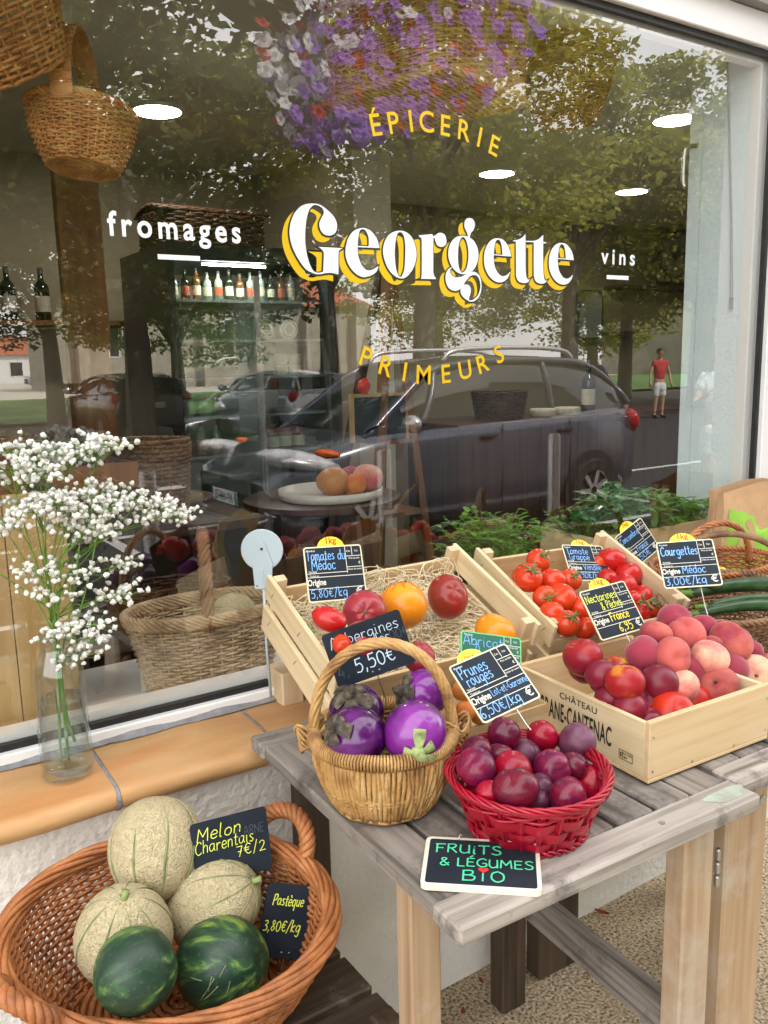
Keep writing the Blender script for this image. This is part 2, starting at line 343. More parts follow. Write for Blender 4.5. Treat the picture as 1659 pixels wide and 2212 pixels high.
M['gravel'] = pm('gravel', [(.06, .04, .025), (.36, .275, .17), (.56, .445, .30), (.74, .64, .5)], 130, .95, 1.0, 130, pos=[.3, .44, .55, .74], detail=3, bdist=.01)
M['dark_gravel'] = pm('gravel_dark', [(.03, .02, .015), (.08, .05, .03)], 80, .9)
M['oldwood'] = wood('weathered_table_wood', (.075, .062, .053), (.36, .322, .288), (.245, .215, .19), 1, 1.0, .8, False, .6, .14, ((.07, .062, .06), 9, .52, .68))
M['oldwood_x'] = wood('weathered_table_wood_x', (.11, .095, .082), (.44, .40, .362), (.305, .272, .242), 0, 1.0, .8, False, .6, .1, ((.08, .07, .066), 8, .54, .7))
M['legwood'] = wood('pale_leg_wood', (.30, .19, .11), (.47, .345, .225), (.39, .27, .165), 2, .8, .65, False, .2, .08, ((.47, .42, .36), 4, .5, .72))
M['darkwood_z'] = wood('dark_wood_upright', (.022, .013, .008), (.10, .062, .036), None, 2, 1, .65, False, .3, .1)
M['darkwood_x'] = wood('dark_wood_rail', (.03, .02, .013), (.13, .085, .055), None, 0, 1, .7, False, .3, .1, ((.2, .17, .15), 12, .58, .7))
M['pine_x'] = wood('pine_x', (.58, .39, .20), (.72, .56, .35), (.67, .49, .28), 0, .8, .6, True, .08, .05)
M['pine_y'] = wood('pine_y', (.60, .43, .23), (.76, .61, .39), (.70, .54, .33), 1, .8, .6, False, .08, .05)
M['pine_z'] = wood('pine_z', (.60, .43, .24), (.75, .59, .39), (.69, .52, .33), 2, .8, .6, False, .08, .05)
M['poplar'] = wood('pale_poplar_slat', (.60, .46, .25), (.78, .66, .43), (.72, .58, .36), 1, .7, .6, False, .08, .05)
M['poplar_x'] = wood('pale_poplar_board', (.54, .38, .2), (.72, .56, .35), (.64, .48, .28), 0, .7, .6, False, .08, .05)
M['board'] = wood('light_board', (.42, .26, .10), (.58, .39, .18), (.50, .32, .13), 2, .45, .5, True, .08, .05)
M['orange_post'] = wood('orange_wood', (.15, .06, .015), (.27, .115, .03), None, 2, .6, .5, False, .1)
M['plank_brown'] = wood('brown_planks', (.035, .014, .008), (.085, .036, .019), None, 2, .5, .45, False, .2)
M['black_paint'] = pm('black_cabinet', [(.006, .008, .008), (.012, .014, .014)], 3, .35)
M['slate'] = pm('chalk_slate', [(.010, .016, .026), (.020, .028, .042)], 14, .62, .03, spec=.25)
M['tagborder'] = pm('tag_cream_border', [(.78, .70, .47), (.82, .74, .52)], 9, .5)
M['chalk_blue'] = pm('blue_chalk_ink', [(.16, .42, .95), (.30, .58, .98)], 60, .7)
M['chalk_white'] = pm('white_chalk_ink', [(.55, .72, .90), (.72, .84, .95)], 60, .7)
M['chalk_yellow'] = pm('yellow_chalk_ink', [(.72, .80, .07), (.86, .92, .14)], 60, .7)
M['chalk_gold'] = pm('gold_chalk_ink', [(.86, .70, .05), (.92, .8, .12)], 60, .7)
M['chalk_green'] = pm('green_chalk_ink', [(.06, .68, .33), (.1, .78, .42)], 60, .7)
M['ghost'] = pm('smudged_chalk', [(.045, .06, .08), (.08, .1, .12)], 60, .8)
M['red_ink'] = pm('red_ink', [(.75, .03, .02), (.8, .06, .04)], 20, .5)
M['orange_ink'] = pm('orange_ink', [(.62, .085, .0), (.68, .11, .0)], 20, .5)
M['tabyellow'] = pm('yellow_tab', [(.90, .74, .03), (.93, .8, .06)], 5, .45)
M['white_print'] = pm('white_print', [(.74, .72, .62), (.8, .78, .68)], 8, .6)
M['white_plastic'] = pm('white_plastic', [(.42, .52, .58), (.48, .57, .62)], 3, .35)
M['steel'] = pm('steel', [(.45, .44, .43), (.55, .54, .53)], 20, .35, metal=1.0)
M['print_black'] = pm('burnt_black_print', [(.012, .01, .01), (.03, .026, .024)], 80, .8)
M['tag_green'] = pm('green_tag', [(.02, .14, .09), (.028, .17, .11)], 6, .45)
M['tag_green_edge'] = pm('green_tag_edge', [(.18, .62, .2), (.22, .68, .24)], 6, .45)
M['bio_frame'] = pm('cream_painted_frame', [(.74, .70, .60), (.80, .76, .66)], 6, .5)
M['w_gold'] = pm('golden_wicker', [(.22, .10, .03), (.47, .27, .095), (.60, .39, .165)], 22, .55, .3, 120, rand=0, pos=[.28, .5, .72])
M['w_orange'] = pm('orange_wicker', [(.20, .066, .022), (.39, .140, .044), (.52, .215, .075)], 16, .5, .3, 120, pos=[.28, .5, .72])
M['w_trunk'] = pm('pale_trunk_wicker', [(.56, .30, .11), (.90, .60, .30), (.94, .72, .42)], 14, .6, .3, 120, pos=[.28, .5, .72])
M['w_grey'] = pm('greyed_wicker', [(.22, .14, .075), (.46, .33, .2), (.60, .46, .3)], 18, .65, .3, 120, pos=[.28, .5, .72])
M['w_brown'] = pm('brown_wicker', [(.10, .05, .022), (.24, .13, .062), (.34, .21, .11)], 18, .6, .3, 120, pos=[.28, .5, .72])
M['w_hang'] = pm('hanging_wicker', [(.30, .105, .03), (.60, .275, .09), (.72, .38, .15)], 14, .55, .3, 120, pos=[.28, .5, .72])
M['w_dark'] = pm('dark_red_wicker', [(.03, .012, .006), (.1, .035, .015)], 18, .6, .3, 120)
M['w_red'] = pm('red_lacquered_basket', [(.20, .001, .011), (.36, .004, .022), (.45, .012, .038)], 14, .32, .15, 90, pos=[.28, .5, .72])
M['straw'] = pm('wood_wool', [(.80, .63, .38), (.93, .82, .58), (.95, .88, .70)], 40, .7)
M['stem_green'] = pm('green_stem', [(.10, .22, .03), (.2, .36, .06)], 30, .55)
M['water'] = glass_thin('water', (.93, .95, .94), .6, .03)
M['vase'] = glass_thin('vase_glass', (.90, .92, .92), 1.0, .055)
M['gyp'] = pm('white_blossom', [(.72, .72, .66), (.86, .86, .83)], 60, .8, rand=0, sss=.1)
M['herb1'] = pm('parsley_leaf', [(.06, .17, .02), (.13, .32, .035), (.23, .44, .07)], 16, .55, pos=[.3, .5, .7])
M['herb2'] = pm('basil_leaf', [(.035, .13, .035), (.08, .25, .06), (.17, .38, .09)], 14, .45, pos=[.3, .5, .7])
M['kraft'] = pm('kraft_paper', [(.46, .28, .15), (.56, .36, .2)], 12, .8, .2, 60)
M['bag_green'] = pm('green_print', [(.25, .52, .05), (.30, .58, .07)], 8, .7)
M['downlight'] = emit('downlight_diffuser', (1, .96, .9), 30.0)
M['led'] = emit('led_strip', (.95, 1, .92), 40.0)
M['white_ceramic'] = pm('white_ceramic', [(.6, .58, .52), (.66, .64, .58)], 5, .3)
M['cord'] = pm('cord', [(.30, .31, .31), (.4, .41, .41)], 50, .6)
M['twine'] = pm('white_twine', [(.5, .48, .42), (.62, .6, .54)], 60, .8)

def translucent(m, f=.45, col=None):
    """let light through a leaf or petal"""
    t = m.node_tree; b = t.nodes['Principled BSDF']; tl = t.nodes.new('ShaderNodeBsdfTranslucent'); mx = t.nodes.new('ShaderNodeMixShader'); mx.inputs[0].default_value = f
    lk = [l for l in t.links if l.to_socket == b.inputs['Base Color']]
    if lk: 
        h = t.nodes.new('ShaderNodeHueSaturation'); h.inputs['Value'].default_value = col or 1.7; t.links.new(lk[0].from_socket, h.inputs['Color']); t.links.new(h.outputs[0], tl.inputs[0])
    t.links.new(b.outputs[0], mx.inputs[1]); t.links.new(tl.outputs[0], mx.inputs[2]); t.links.new(mx.outputs[0], t.nodes['Material Output'].inputs['Surface']); return m
for k_ in ('herb1', 'herb2'): translucent(M[k_], .35)

# ---------------------------------------------------------------- lettering helpers
_font_cache = {}
def text_mesh(body, size, bold=0.0, space=1.0, shear=0.0, align='CENTER'):
    key = (body, size, bold, space, shear, align)
    if key in _font_cache: return _font_cache[key]
    cu = bpy.data.curves.new('t', 'FONT'); cu.body = body; cu.size = size; cu.align_x = align; cu.offset = bold*size; cu.space_character = space; cu.shear = shear; cu.resolution_u = 4
    o = bpy.data.objects.new('t', cu); C.objects.link(o)
    dg = bpy.context.evaluated_depsgraph_get(); me = bpy.data.meshes.new_from_object(o.evaluated_get(dg))
    V = np.array([v.co[:] for v in me.vertices]).reshape(-1, 3); F = [tuple(p.vertices) for p in me.polygons]
    bpy.data.objects.remove(o); bpy.data.curves.remove(cu); bpy.data.meshes.remove(me)
    _font_cache[key] = (V, F); return V, F
def outline_mesh(loops, grow=0.0):
    """filled 2D outline (first loop outside, the rest holes), each loop a list of (x, y[, 1 = corner])"""
    cu = bpy.data.curves.new('o', 'CURVE'); cu.dimensions = '2D'; cu.fill_mode = 'BOTH'; cu.offset = grow
    for lp in loops:
        pts = smooth_loop(lp); s = cu.splines.new('POLY'); s.points.add(len(pts)-1); s.use_cyclic_u = True
        for p, q in zip(s.points, pts): p.co = (q[0], q[1], 0, 1)
    o = bpy.data.objects.new('o', cu); C.objects.link(o); dg = bpy.context.evaluated_depsgraph_get()
    me = bpy.data.meshes.new_from_object(o.evaluated_get(dg))
    V = np.array([v.co[:] for v in me.vertices]).reshape(-1, 3); F = [tuple(p.vertices) for p in me.polygons]
    bpy.data.objects.remove(o); bpy.data.curves.remove(cu); bpy.data.meshes.remove(me); return V, F
def smooth_loop(lp, k=5):
    n = len(lp); cor = [i for i, p in enumerate(lp) if len(p) > 2]
    P = [np.array(p[:2], float) for p in lp]
    if not cor: return catmull(P, k, True)
    out = []
    for a, b in zip(cor, cor[1:]+[cor[0]+n]):
        seg = [P[i % n] for i in range(a, b+1)]
        out += list(seg[:1]) if len(seg) == 2 else list(catmull(seg, k)[:-1])
    return np.array(out)
GL = {  # one-stroke handwriting: width, strokes
'a': (3.9, "3.2,3.4 2,4 .6,3.2 .3,1.6 1,.2 2.2,.4 3.1,2;3.2,3.8 3.1,1 3.7,.1"), 'b': (3.5, ".4,7 .4,.2;.4,2.6 1.6,4 3,3 3,1 1.6,0 .4,.8"),
'c': (3.3, "3,3.4 1.8,4 .5,3 .4,1 1.6,0 3,.7"), 'd': (3.7, "3,3.2 1.6,4 .4,2.6 .5,.8 1.6,0 3,1.2;3.1,7 3.1,0"),
'e': (3.2, ".4,2 2.8,2.2 2.6,3.6 1.4,4 .4,2.6 .6,.6 1.8,0 3,.7"), 'g': (3.6, "3,3.4 1.7,4 .4,2.8 .6,.9 1.8,.4 3,2;3.1,3.9 3,-1 2,-2.6 .5,-1.8"),
'h': (3.4, ".4,7 .4,0;.4,2.4 1.6,4 2.8,3.2 2.9,0"), 'i': (1.6, ".6,4 .6,.5 1.1,0;.6,5.6 .75,5.8"), 'j': (1.8, ".9,4 .8,-1.6 0,-2.4;.9,5.6 1,5.8"),
'k': (3.2, ".4,7 .4,0;2.8,4 .5,1.8 3,0"), 'l': (1.7, ".5,7 .5,.6 1.2,0"), 'm': (4.8, ".3,4 .3,0;.3,2.6 1.2,4 2.1,3.2 2.1,0;2.1,2.6 3.1,4 4,3.2 4.1,0"),
'n': (3.3, ".4,4 .4,0;.4,2.6 1.6,4 2.7,3.2 2.8,0"), 'o': (3.4, "1.8,4 .5,3 .4,1 1.6,0 2.9,1 2.9,3 1.8,4"), 'p': (3.5, ".4,4 .4,-2.6;.4,2.6 1.6,4 3,3 3,1 1.6,0 .4,.8"),
'q': (3.6, "3,3.2 1.6,4 .4,2.6 .5,.8 1.6,0 3,1.2;3,4 3,-2.6"), 'r': (2.7, ".4,4 .4,0;.4,2.4 1.4,3.8 2.5,3.6"), 's': (2.9, "2.5,3.6 1.4,4 .5,3.2 1.4,2.2 2.5,1.2 1.7,.1 .3,.4"),
't': (2.6, "1.2,6 1.2,.8 1.8,0 2.4,.4;.2,4.2 2.4,4.2"), 'u': (3.5, ".4,4 .4,1 1.4,0 2.7,1.2;2.8,4 2.8,.4 3.3,0"),
'A': (4.2, "0,0 2,6.8 4,0;.8,2.4 3.2,2.4"), 'B': (3.8, ".4,0 .4,6.6;.3,6.5 2.6,6.6 3,5 2.2,3.7 .5,3.6;2,3.6 3.5,2.6 3,.4 .2,.1"), 'C': (4.0, "3.8,5.6 2.5,6.8 .6,5 .4,2 2,0 3.8,1"),
'E': (3.6, "3.2,6.6 .4,6.6;.4,6.6 .4,0;.4,3.5 2.8,3.5;.4,0 3.3,0"), 'F': (3.5, ".5,0 .5,6.6;0,6.6 3.4,6.8;.2,3.6 2.7,3.7"), 'G': (4.3, "3.9,5.8 2.4,6.8 .5,5 .4,2 2,0 3.9,.8 3.9,3;2.4,3 3.9,3"),
'I': (1.4, ".6,6.6 .6,0"), 'L': (3.3, ".4,6.8 .4,.1;.4,.1 3.1,0"), 'M': (5.0, ".2,0 .5,6.6;.5,6.6 2.4,2.4;2.4,2.4 4.2,6.6;4.2,6.6 4.6,0"), 'N': (4.2, ".2,0 .3,6.6;.3,6.6 3.5,.2;3.5,.2 3.7,6.8"),
'O': (4.6, "2.3,6.8 .6,5.4 .4,2 2.1,0 4,1.6 4,5 2.3,6.8"), 'P': (3.7, ".5,0 .5,6.6;.2,6.4 2.6,6.8 3.4,5.2 2.4,3.4 .5,3.2"), 'R': (4.0, ".5,0 .5,6.6;.3,6.5 2.6,6.7 3.2,5.2 2.2,3.6 .6,3.5;1.6,3.5 3.6,0"),
'S': (3.7, "3.3,6 2,6.8 .6,5.6 1.4,3.9 3,2.8 3.2,1 1.8,0 .2,.8"), 'T': (4.1, "0,6.5 4,6.7;2,6.6 2,0"), 'U': (4.1, ".4,6.6 .4,1.6 1.8,0 3.4,1.2;3.5,6.6 3.5,0"), 'V': (4.0, "0,6.6 1.9,0;1.9,0 3.8,6.8"),
'0': (3.7, "1.9,6 .5,4.8 .4,1.6 1.7,0 3.1,1.4 3.1,4.4 1.9,6"), '2': (3.4, ".3,4.8 1.6,6 2.8,5 2.2,2.8 .2,.1;.2,.1 3.2,.2"), '3': (3.3, ".3,5.6 2,6 2.8,4.8 1.2,3.3;1.2,3.3 2.9,2.4 2.4,.5 .2,.3"),
'5': (3.4, "3,6 .7,5.9;.7,5.9 .5,3.4;.5,3.4 2.2,3.8 3,2 2,.2 .2,.3"), '6': (3.4, "2.7,6 .8,4 .4,1.4 1.6,0 2.9,1.2 2,2.8 .6,2"), '7': (3.3, ".2,6 3,6;3,6 1.2,0;.7,3 2.6,3.1"), '8': (3.4, "2.6,5 1.6,6 .6,5 1.6,3.3 2.8,1.6 1.6,0 .4,1.4 1.6,3.1 2.6,5"),
'9': (3.4, "2.8,4.8 1.6,6 .5,4.8 1.5,3.2 2.8,4.6;2.8,5.4 2.4,1.4 1,0"), '1': (2.2, ".3,4.6 1.4,6;1.4,6 1.4,0"), '4': (3.5, "1.8,6 .2,2;.2,2 3.2,2;2.4,3.6 2.4,0"),
'E€': (0, ""), '€': (3.9, "3.5,5.4 2.3,6.2 1,5 .8,2 2,.2 3.5,.9;0,3.9 2.7,3.9;0,2.6 2.5,2.6"), '/': (2.8, ".2,-.8 2.5,7.2"), ',': (1.5, ".8,.5 .4,-1.2"), '-': (2.5, ".3,2.2 2.1,2.3"), '.': (1.2, ".5,.1 .6,.3"),
'&': (4.2, "3.8,0 .9,5 1.6,6.6 2.7,5.6 .5,2 .8,.3 2.2,.1 3.7,2.6"), ' ': (2.2, "")}
ACC = {'é': ('e', "1.3,5.2 2.5,6.6"), 'è': ('e', "1,6.6 2.2,5.2"), 'ê': ('e', ".6,5.2 1.6,6.4;1.6,6.4 2.6,5.2"), 'É': ('E', "1.4,7.6 2.6,9")}
def hand(mb, s, x, y, h, wid=.16, slant=.0, z=0.0, rise=0.0, ks=6, squeeze=1.0, seed=1):
    """write s as ribbons: pen width wid and letter height in units of h (h = x-height / 4)"""
    rr = random.Random(seed); cx = 0.0
    for ch in s:
        extra = ''
        if ch in ACC: ch, extra = ACC[ch]
        if ch not in GL: cx += 2; continue
        w_, st = GL[ch]; dy = rr.uniform(-.25, .25)
        for k, stroke in enumerate([q for q in (st+(';'+extra if extra else '')).split(';') if q]):
            P = np.array([[float(c) for c in q.split(',')] for q in stroke.split()])
            if len(P) > 1: P = catmull(P, ks if len(P) > 2 else 2)
            P = P+np.array([cx, dy]); P[:, 0] = P[:, 0]*squeeze+P[:, 1]*slant
            P = P*h; P[:, 1] += P[:, 0]*rise
            P = P+np.array([x, y]); ribbon(mb, P, wid*h, z+1e-5*k)
        cx += w_+.55
    return cx*h*squeeze
def ribbon(mb, P, w_, z):
    P = np.asarray(P, float)
    T = np.gradient(P, axis=0); T /= np.linalg.norm(T, axis=1)[:, None]+1e-12; Nn = np.stack([-T[:, 1], T[:, 0]], 1)
    A = np.concatenate([[P[0]-T[0]*w_*.45], P, [P[-1]+T[-1]*w_*.45]]); W = np.concatenate([[.45], np.ones(len(P)), [.45]])*w_
    Nn = np.concatenate([Nn[:1], Nn, Nn[-1:]])
    L_ = A+Nn*W[:, None]; R_ = A-Nn*W[:, None]; n = len(A)
    V = np.concatenate([np.c_[L_, np.full(n, z)], np.c_[R_, np.full(n, z)]])
    mb.add(V, [(i, i+1, n+i+1, n+i) for i in range(n-1)])
def rrect(w_, h_, r, n=4):
    P = []
    for cx, cy, a0 in ((w_/2-r, h_/2-r, 0), (-w_/2+r, h_/2-r, 90), (-w_/2+r, -h_/2+r, 180), (w_/2-r, -h_/2+r, 270)):
        for k in range(n+1): a = rad(a0+90*k/n); P.append((cx+r*math.cos(a), cy+r*math.sin(a)))
    return P
def put_text(mb, body, size, x, y, z, **k):
    V, F = text_mesh(body, size, **k); mb.add(V+np.array([x, y, z]), F)

# ---------------------------------------------------------------- wicker helpers
def rope(mb, P, R, r, strands=3, turns=8, n=6, closed=False):
    """twisted rods along a smooth path"""
    P = np.array(P, float); N = len(P)
    T = (np.roll(P, -1, 0)-np.roll(P, 1, 0)) if closed else np.gradient(P, axis=0); T /= np.linalg.norm(T, axis=1)[:, None]+1e-12
    ref = np.array([0, 0, 1.0]); U = []; u = np.cross(T[0], ref) if abs(T[0][2]) < .9 else np.cross(T[0], [1, 0, 0])
    for i in range(N):
        u = u-T[i]*(u@T[i]); u = u/(np.linalg.norm(u)+1e-12); U.append(u.copy())
    U = np.array(U); W = np.cross(T, U); t = np.linspace(0, 1, N, endpoint=not closed)
    for s in range(strands):
        a = 2*PI*(turns*t+s/strands)
        mb.tube(P+R*(np.cos(a)[:, None]*U+np.sin(a)[:, None]*W), r, n, closed)
def wicker(mb, prof, rows, stakes, rw, amp, rs, sub=3, rot=0.0, c=(0, 0, 0), n=5, jitter=.15, seed=3, t0=0.0, t1=1.0, tilt=None, skip=None, sq=2.0):
    """prof(t) -> (a, b, z): half axes and height; rods woven in and out round upright stakes"""
    rr = np.random.default_rng(seed); R = rotz(rot); R = R if tilt is None else np.array(tilt) @ R; c = np.array(c)
    def pt(th, t, dr=0.0):
        a, b, z = prof(t); ct, st = np.cos(th), np.sin(th)
        if sq != 2.0: k = (np.abs(ct)**sq+np.abs(st)**sq)**(-1/sq)
        else: k = 1.0
        return np.stack([(a+dr)*ct*k, (b+dr)*st*k, np.broadcast_to(z, np.shape(th))*np.ones_like(th)], -1) @ R.T+c
    th = np.arange(stakes*sub)*2*PI/(stakes*sub)
    for i in range(rows):
        t = t0+(t1-t0)*(i+.5)/rows
        off = amp*np.cos(th*stakes/2+PI*(i % 2)); jt = (rr.random(len(th))-.5)*jitter*rw*2; ph = rr.random()*6
        P = np.array([pt(np.array(a), t+.15/rows*math.sin(a*2+ph), o+j) for a, o, j in zip(th, off, jt)])
        mb.tube(P, rw*(1+.12*(rr.random()-.5)), n, True)
    for j in range(stakes):
        a = (j)*2*PI/stakes
        mb.tube(np.array([pt(np.array(a), t) for t in np.linspace(0, 1.0, 9)]), rs, n)
    return pt
def coil_base(mb, a, b, z, rw, rot=0.0, c=(0, 0, 0), tilt=None):
    R = rotz(rot); R = R if tilt is None else np.array(tilt) @ R
    nr = int(a/(rw*2)); 
    for i in range(nr):
        f = 1-i/nr; th = np.arange(28)*2*PI/28
        mb.tube(np.stack([a*f*np.cos(th), b*f*np.sin(th), np.full(28, z)+.3*rw*np.sin(th*9+PI*(i % 2))], 1) @ R.T+np.array(c), rw, 5, True)
    th = np.arange(28)*2*PI/28
    mb.add(np.concatenate([np.stack([a*np.cos(th), b*np.sin(th), np.full(28, z-rw*.2)], 1), [[0, 0, z-rw*.2]]]) @ R.T+np.array(c), [(i, (i+1) % 28, 28) for i in range(28)])

# ---------------------------------------------------------------- ground and street (street side is y < 0)
WY = -0.195                     # outer face of the shop's front wall
mb = MB(); mb.grid([[(-60, y, 0) , (60, y, 0)] for y in (0.0, -2.9)]); o = flat(mb, 'gravel_pavement', M['gravel']); o['kind'] = 'structure'
M['asphalt'] = pm('asphalt', [(.02, .02, .021), (.042, .042, .043)], 60, .9, .5, 180, detail=8)
mb = MB(); mb.grid([[(-90, y, -.12), (90, y, -.12)] for y in (-2.9, -24.0)]); flat(mb, 'road', M['asphalt'])['kind'] = 'structure'
mb = MB(); mb.box((0, -2.99, -.055), (120, .18, .11), bev=.012); M['kerb'] = pm('granite_kerb', [(.3, .29, .28), (.4, .39, .38)], 30, .8, .2); flat(mb, 'kerb', M['kerb'])['kind'] = 'structure'
mb = MB()
for x0, x1, y0, y1 in ((-3, 40, -3.95, -4.05), (-20, 40, -6.35, -6.47), (-1.5, -1.38, -4.05, -6.35), (2.1, 2.22, -4.05, -6.35), (7.55, 7.67, -4.05, -6.35), (1.0, 2.0, -7.6, -8.1), (2.0, 4.0, -9.2, -9.5)):
    mb.grid([[(x0, y0, -.116), (x1, y0, -.116)], [(x0, y1, -.116), (x1, y1, -.116)]])
M['roadpaint'] = pm('road_paint', [(.42, .42, .41), (.55, .55, .53)], 14, .8); flat(mb, 'road_markings', M['roadpaint'])['kind'] = 'structure'
M['lawngreen'] = pm('mown_grass', [(.035, .10, .015), (.07, .17, .03), (.10, .2, .045)], 25, .95, .6, 200)
mb = MB(); mb.grid([[(-150, y, -.02), (260, y, -.02)] for y in (-24.0, -44)]); flat(mb, 'lawn', M['lawngreen'])['kind'] = 'structure'
M['sandpath'] = pm('pale_sand_ground', [(.38, .34, .28), (.48, .44, .37)], 12, .95)
mb = MB(); mb.grid([[(-250, y, -.03), (400, y, -.03)] for y in (-44, -320)]); flat(mb, 'square', M['sandpath'])['kind'] = 'structure'
mb = MB(); mb.grid([[(-400, y, -.2), (500, y, -.2)] for y in (60, -420)]); flat(mb, 'terrain', M['sandpath'])['kind'] = 'structure'

# ---------------------------------------------------------------- the shop
shop = empty('shop_building', 'rendered shop front with a wide glass display window and tiled sill', 'shop', (0, 0, 0))
GX0, GX1, GZ0, GZ1 = -0.9, 2.525, 0.806, 2.372        # clear glass
mb = MB()                                              # outer wall below, right, left of the window and over it
def slab(mb, x0, x1, y0, y1, z0, z1, **k): mb.box(((x0+x1)/2, (y0+y1)/2, (z0+z1)/2), (x1-x0, y1-y0, z1-z0), **k)
slab(mb, -12, 12, WY, 0.06, -.3, .722); slab(mb, 2.60, 12, WY, .06, .722, 4.2); slab(mb, -12, -1.0, WY, .06, .722, 4.2); slab(mb, -1.0, 2.60, -.02, .06, 2.66, 4.2)
flat(mb, 'front_wall', M['render_white'], shop)
M['rooftile'] = pm('red_roof_tiles', [(.30, .075, .035), (.42, .13, .06)], 5, .8)
mb = MB(); mb.add([(-12.3, -.5, 4.16), (12.3, -.5, 4.16), (12.3, 4.6, 5.7), (-12.3, 4.6, 5.7), (12.3, 9.8, 4.16), (-12.3, 9.8, 4.16)], [(0, 1, 2, 3), (3, 2, 4, 5)]); flat(mb, 'roof', M['rooftile'], shop)  # unseen roof; eave and wall height set by where the building's shade falls
mb = MB(); slab(mb, -12, 12, 9.0, 9.2, 0, 4.2); slab(mb, -12, -11.8, .06, 9.0, 0, 4.2); slab(mb, 11.8, 12, .06, 9.0, 0, 4.2); flat(mb, 'outer_wall', M['render_white'], shop)
# finely uneven render in the part the photo sees close up
nx, nz_ = 150, 60
gx = np.linspace(-.2, 2.6, nx); gz = np.linspace(-.02, .722, nz_)
G = np.array([[(x, WY-.004-.0008*RNG.random()-.0025*math.sin(x*9+z*4)*math.sin(z*13-x*3), z) for x in gx] for z in gz])
mb = MB(); mb.grid(G); mb.build('wall_render', M['render_white'], shop)
mb = MB(); gy = np.linspace(WY, -.055, 16); gz = np.linspace(.78, 2.66, 60)
mb.grid(np.array([[(2.597-.001*RNG.random(), y, z) for y in gy] for z in gz])); mb.build('jamb_render', M['render_white'], shop)
mb = MB(); slab(mb, -1.0, 2.6, -.07, .05, 2.477, 2.66)
for k in range(12): slab(mb, -1+.3*k, -.995+.3*k, -.0725, -.07, 2.48, 2.655)
flat(mb, 'shutter_box', M['shutter'], shop)
# terracotta sill, tiles with a rounded nose
mbg = MB(); mbt = MB(); edges = [-.894, -.579, -.264, .051, .366, .681, .996, 1.311, 1.626, 1.941, 2.256, 2.6]
for a, b in zip(edges[:-1], edges[1:]):
    prof = [(-.03, .770), (-.12, .766), (-.205, .761)]+[(-.207-.022*math.sin(t), .739+.022*math.cos(t)) for t in np.linspace(.1, PI-.2, 9)]+[(-.19, .718), (-.03, .722)]
    xs = np.linspace(a+.004, b-.004, 10)
    g = np.array([[(x, y+.0012*math.sin(x*31+y*40), z+.0012*math.sin(x*17+y*25)) for y, z in prof] for x in xs]); mbt.grid(g)
    mbt.add([(xs[0], y, z) for y, z in prof], [tuple(range(len(prof)))]); mbt.add([(xs[-1], y, z) for y, z in prof], [tuple(range(len(prof)))[::-1]])
    gp = np.array([[(b-.0045+.009*u+.0015*math.sin(y*60), y, z-.0012) for y, z in prof[:-1]] for u in (0, .5, 1)]); mbg.grid(gp)
sill = mbt.build('sill', M['tile'], shop, auto=50); sb = mbg; 
gs = np.array([[(x, y+.003*math.sin(x*37)+.002*RNG.random(), z+.0015*RNG.random()) for y, z in ((-.034, .781), (-.042, .7745), (-.052, .7712))] for x in np.linspace(-1, 2.6, 160)]); sb.grid(gs)
sb.build('joint', M['grout'], sill)
# window
win = empty('window', None, None); win.parent = shop
mb = MB()
slab(mb, -1.0, 2.6, -.036, .05, .772, .7955, bev=.003); slab(mb, -1.0, 2.6, -.036, .05, 2.384, 2.4755, bev=.003)
slab(mb, 2.537, 2.6, -.036, .05, .7955, 2.384, bev=.003); slab(mb, -1.0, -.91, -.036, .05, .7955, 2.384, bev=.003)
flat(mb, 'frame', M['frame'], win)
mb = MB()
slab(mb, -.91, 2.537, -.020, -.004, .7955, .808); slab(mb, -.91, 2.537, -.020, -.004, 2.366, 2.384)
slab(mb, 2.523, 2.537, -.020, -.004, .808, 2.366); slab(mb, -.91, -.9, -.020, -.004, .808, 2.366)
flat(mb, 'seal', M['seal'], win)
mb = MB()
slab(mb, -.905, 2.53, .0, .006, .80, 2.376)
pane = mb.build('pane', [M['pane'], M['clear']], win, smooth=False)
pane.data.polygons.foreach_set('material_index', [0 if p.normal.y < -.5 else 1 for p in pane.data.polygons])
mb = MB()                                                # inner beads of the frame
slab(mb, -.91, 2.537, .0075, .04, .7955, .822); slab(mb, -.91, 2.537, .0075, .04, 2.352, 2.384); slab(mb, 2.495, 2.537, .0075, .04, .822, 2.352)
flat(mb, 'inner_bead', M['frame'], win)
# room
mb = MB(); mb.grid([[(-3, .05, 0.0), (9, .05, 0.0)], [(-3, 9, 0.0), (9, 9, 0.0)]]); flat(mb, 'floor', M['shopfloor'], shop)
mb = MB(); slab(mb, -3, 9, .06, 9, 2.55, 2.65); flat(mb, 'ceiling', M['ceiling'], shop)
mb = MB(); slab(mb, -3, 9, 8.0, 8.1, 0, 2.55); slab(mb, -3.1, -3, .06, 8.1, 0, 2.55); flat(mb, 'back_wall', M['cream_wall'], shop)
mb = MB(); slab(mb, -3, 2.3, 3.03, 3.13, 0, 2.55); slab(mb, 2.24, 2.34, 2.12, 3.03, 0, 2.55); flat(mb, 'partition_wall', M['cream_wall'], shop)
mb = MB(); slab(mb, 2.36, 2.62, 2.2, 2.42, 0, 2.55); flat(mb, 'pillar', pm('pale_pillar', [(.62, .56, .45), (.68, .62, .5)], 2, .85), shop)
mb = MB(); gy = np.linspace(.04, .205, 14); gz = np.linspace(.77, 2.55, 90)
mb.grid(np.array([[(2.497, y, z) for y in gy] for z in gz])); slab(mb, 2.505, 9, .062, .255, 0, 2.545)
mb.build('inner_reveal', M['reveal'], shop, smooth=False)
mb = MB(); slab(mb, 2.5005, 2.52, .2065, .262, .77, 2.54, bev=.004); flat(mb, 'corner_trim', M['reveal'], shop)
mb = MB()
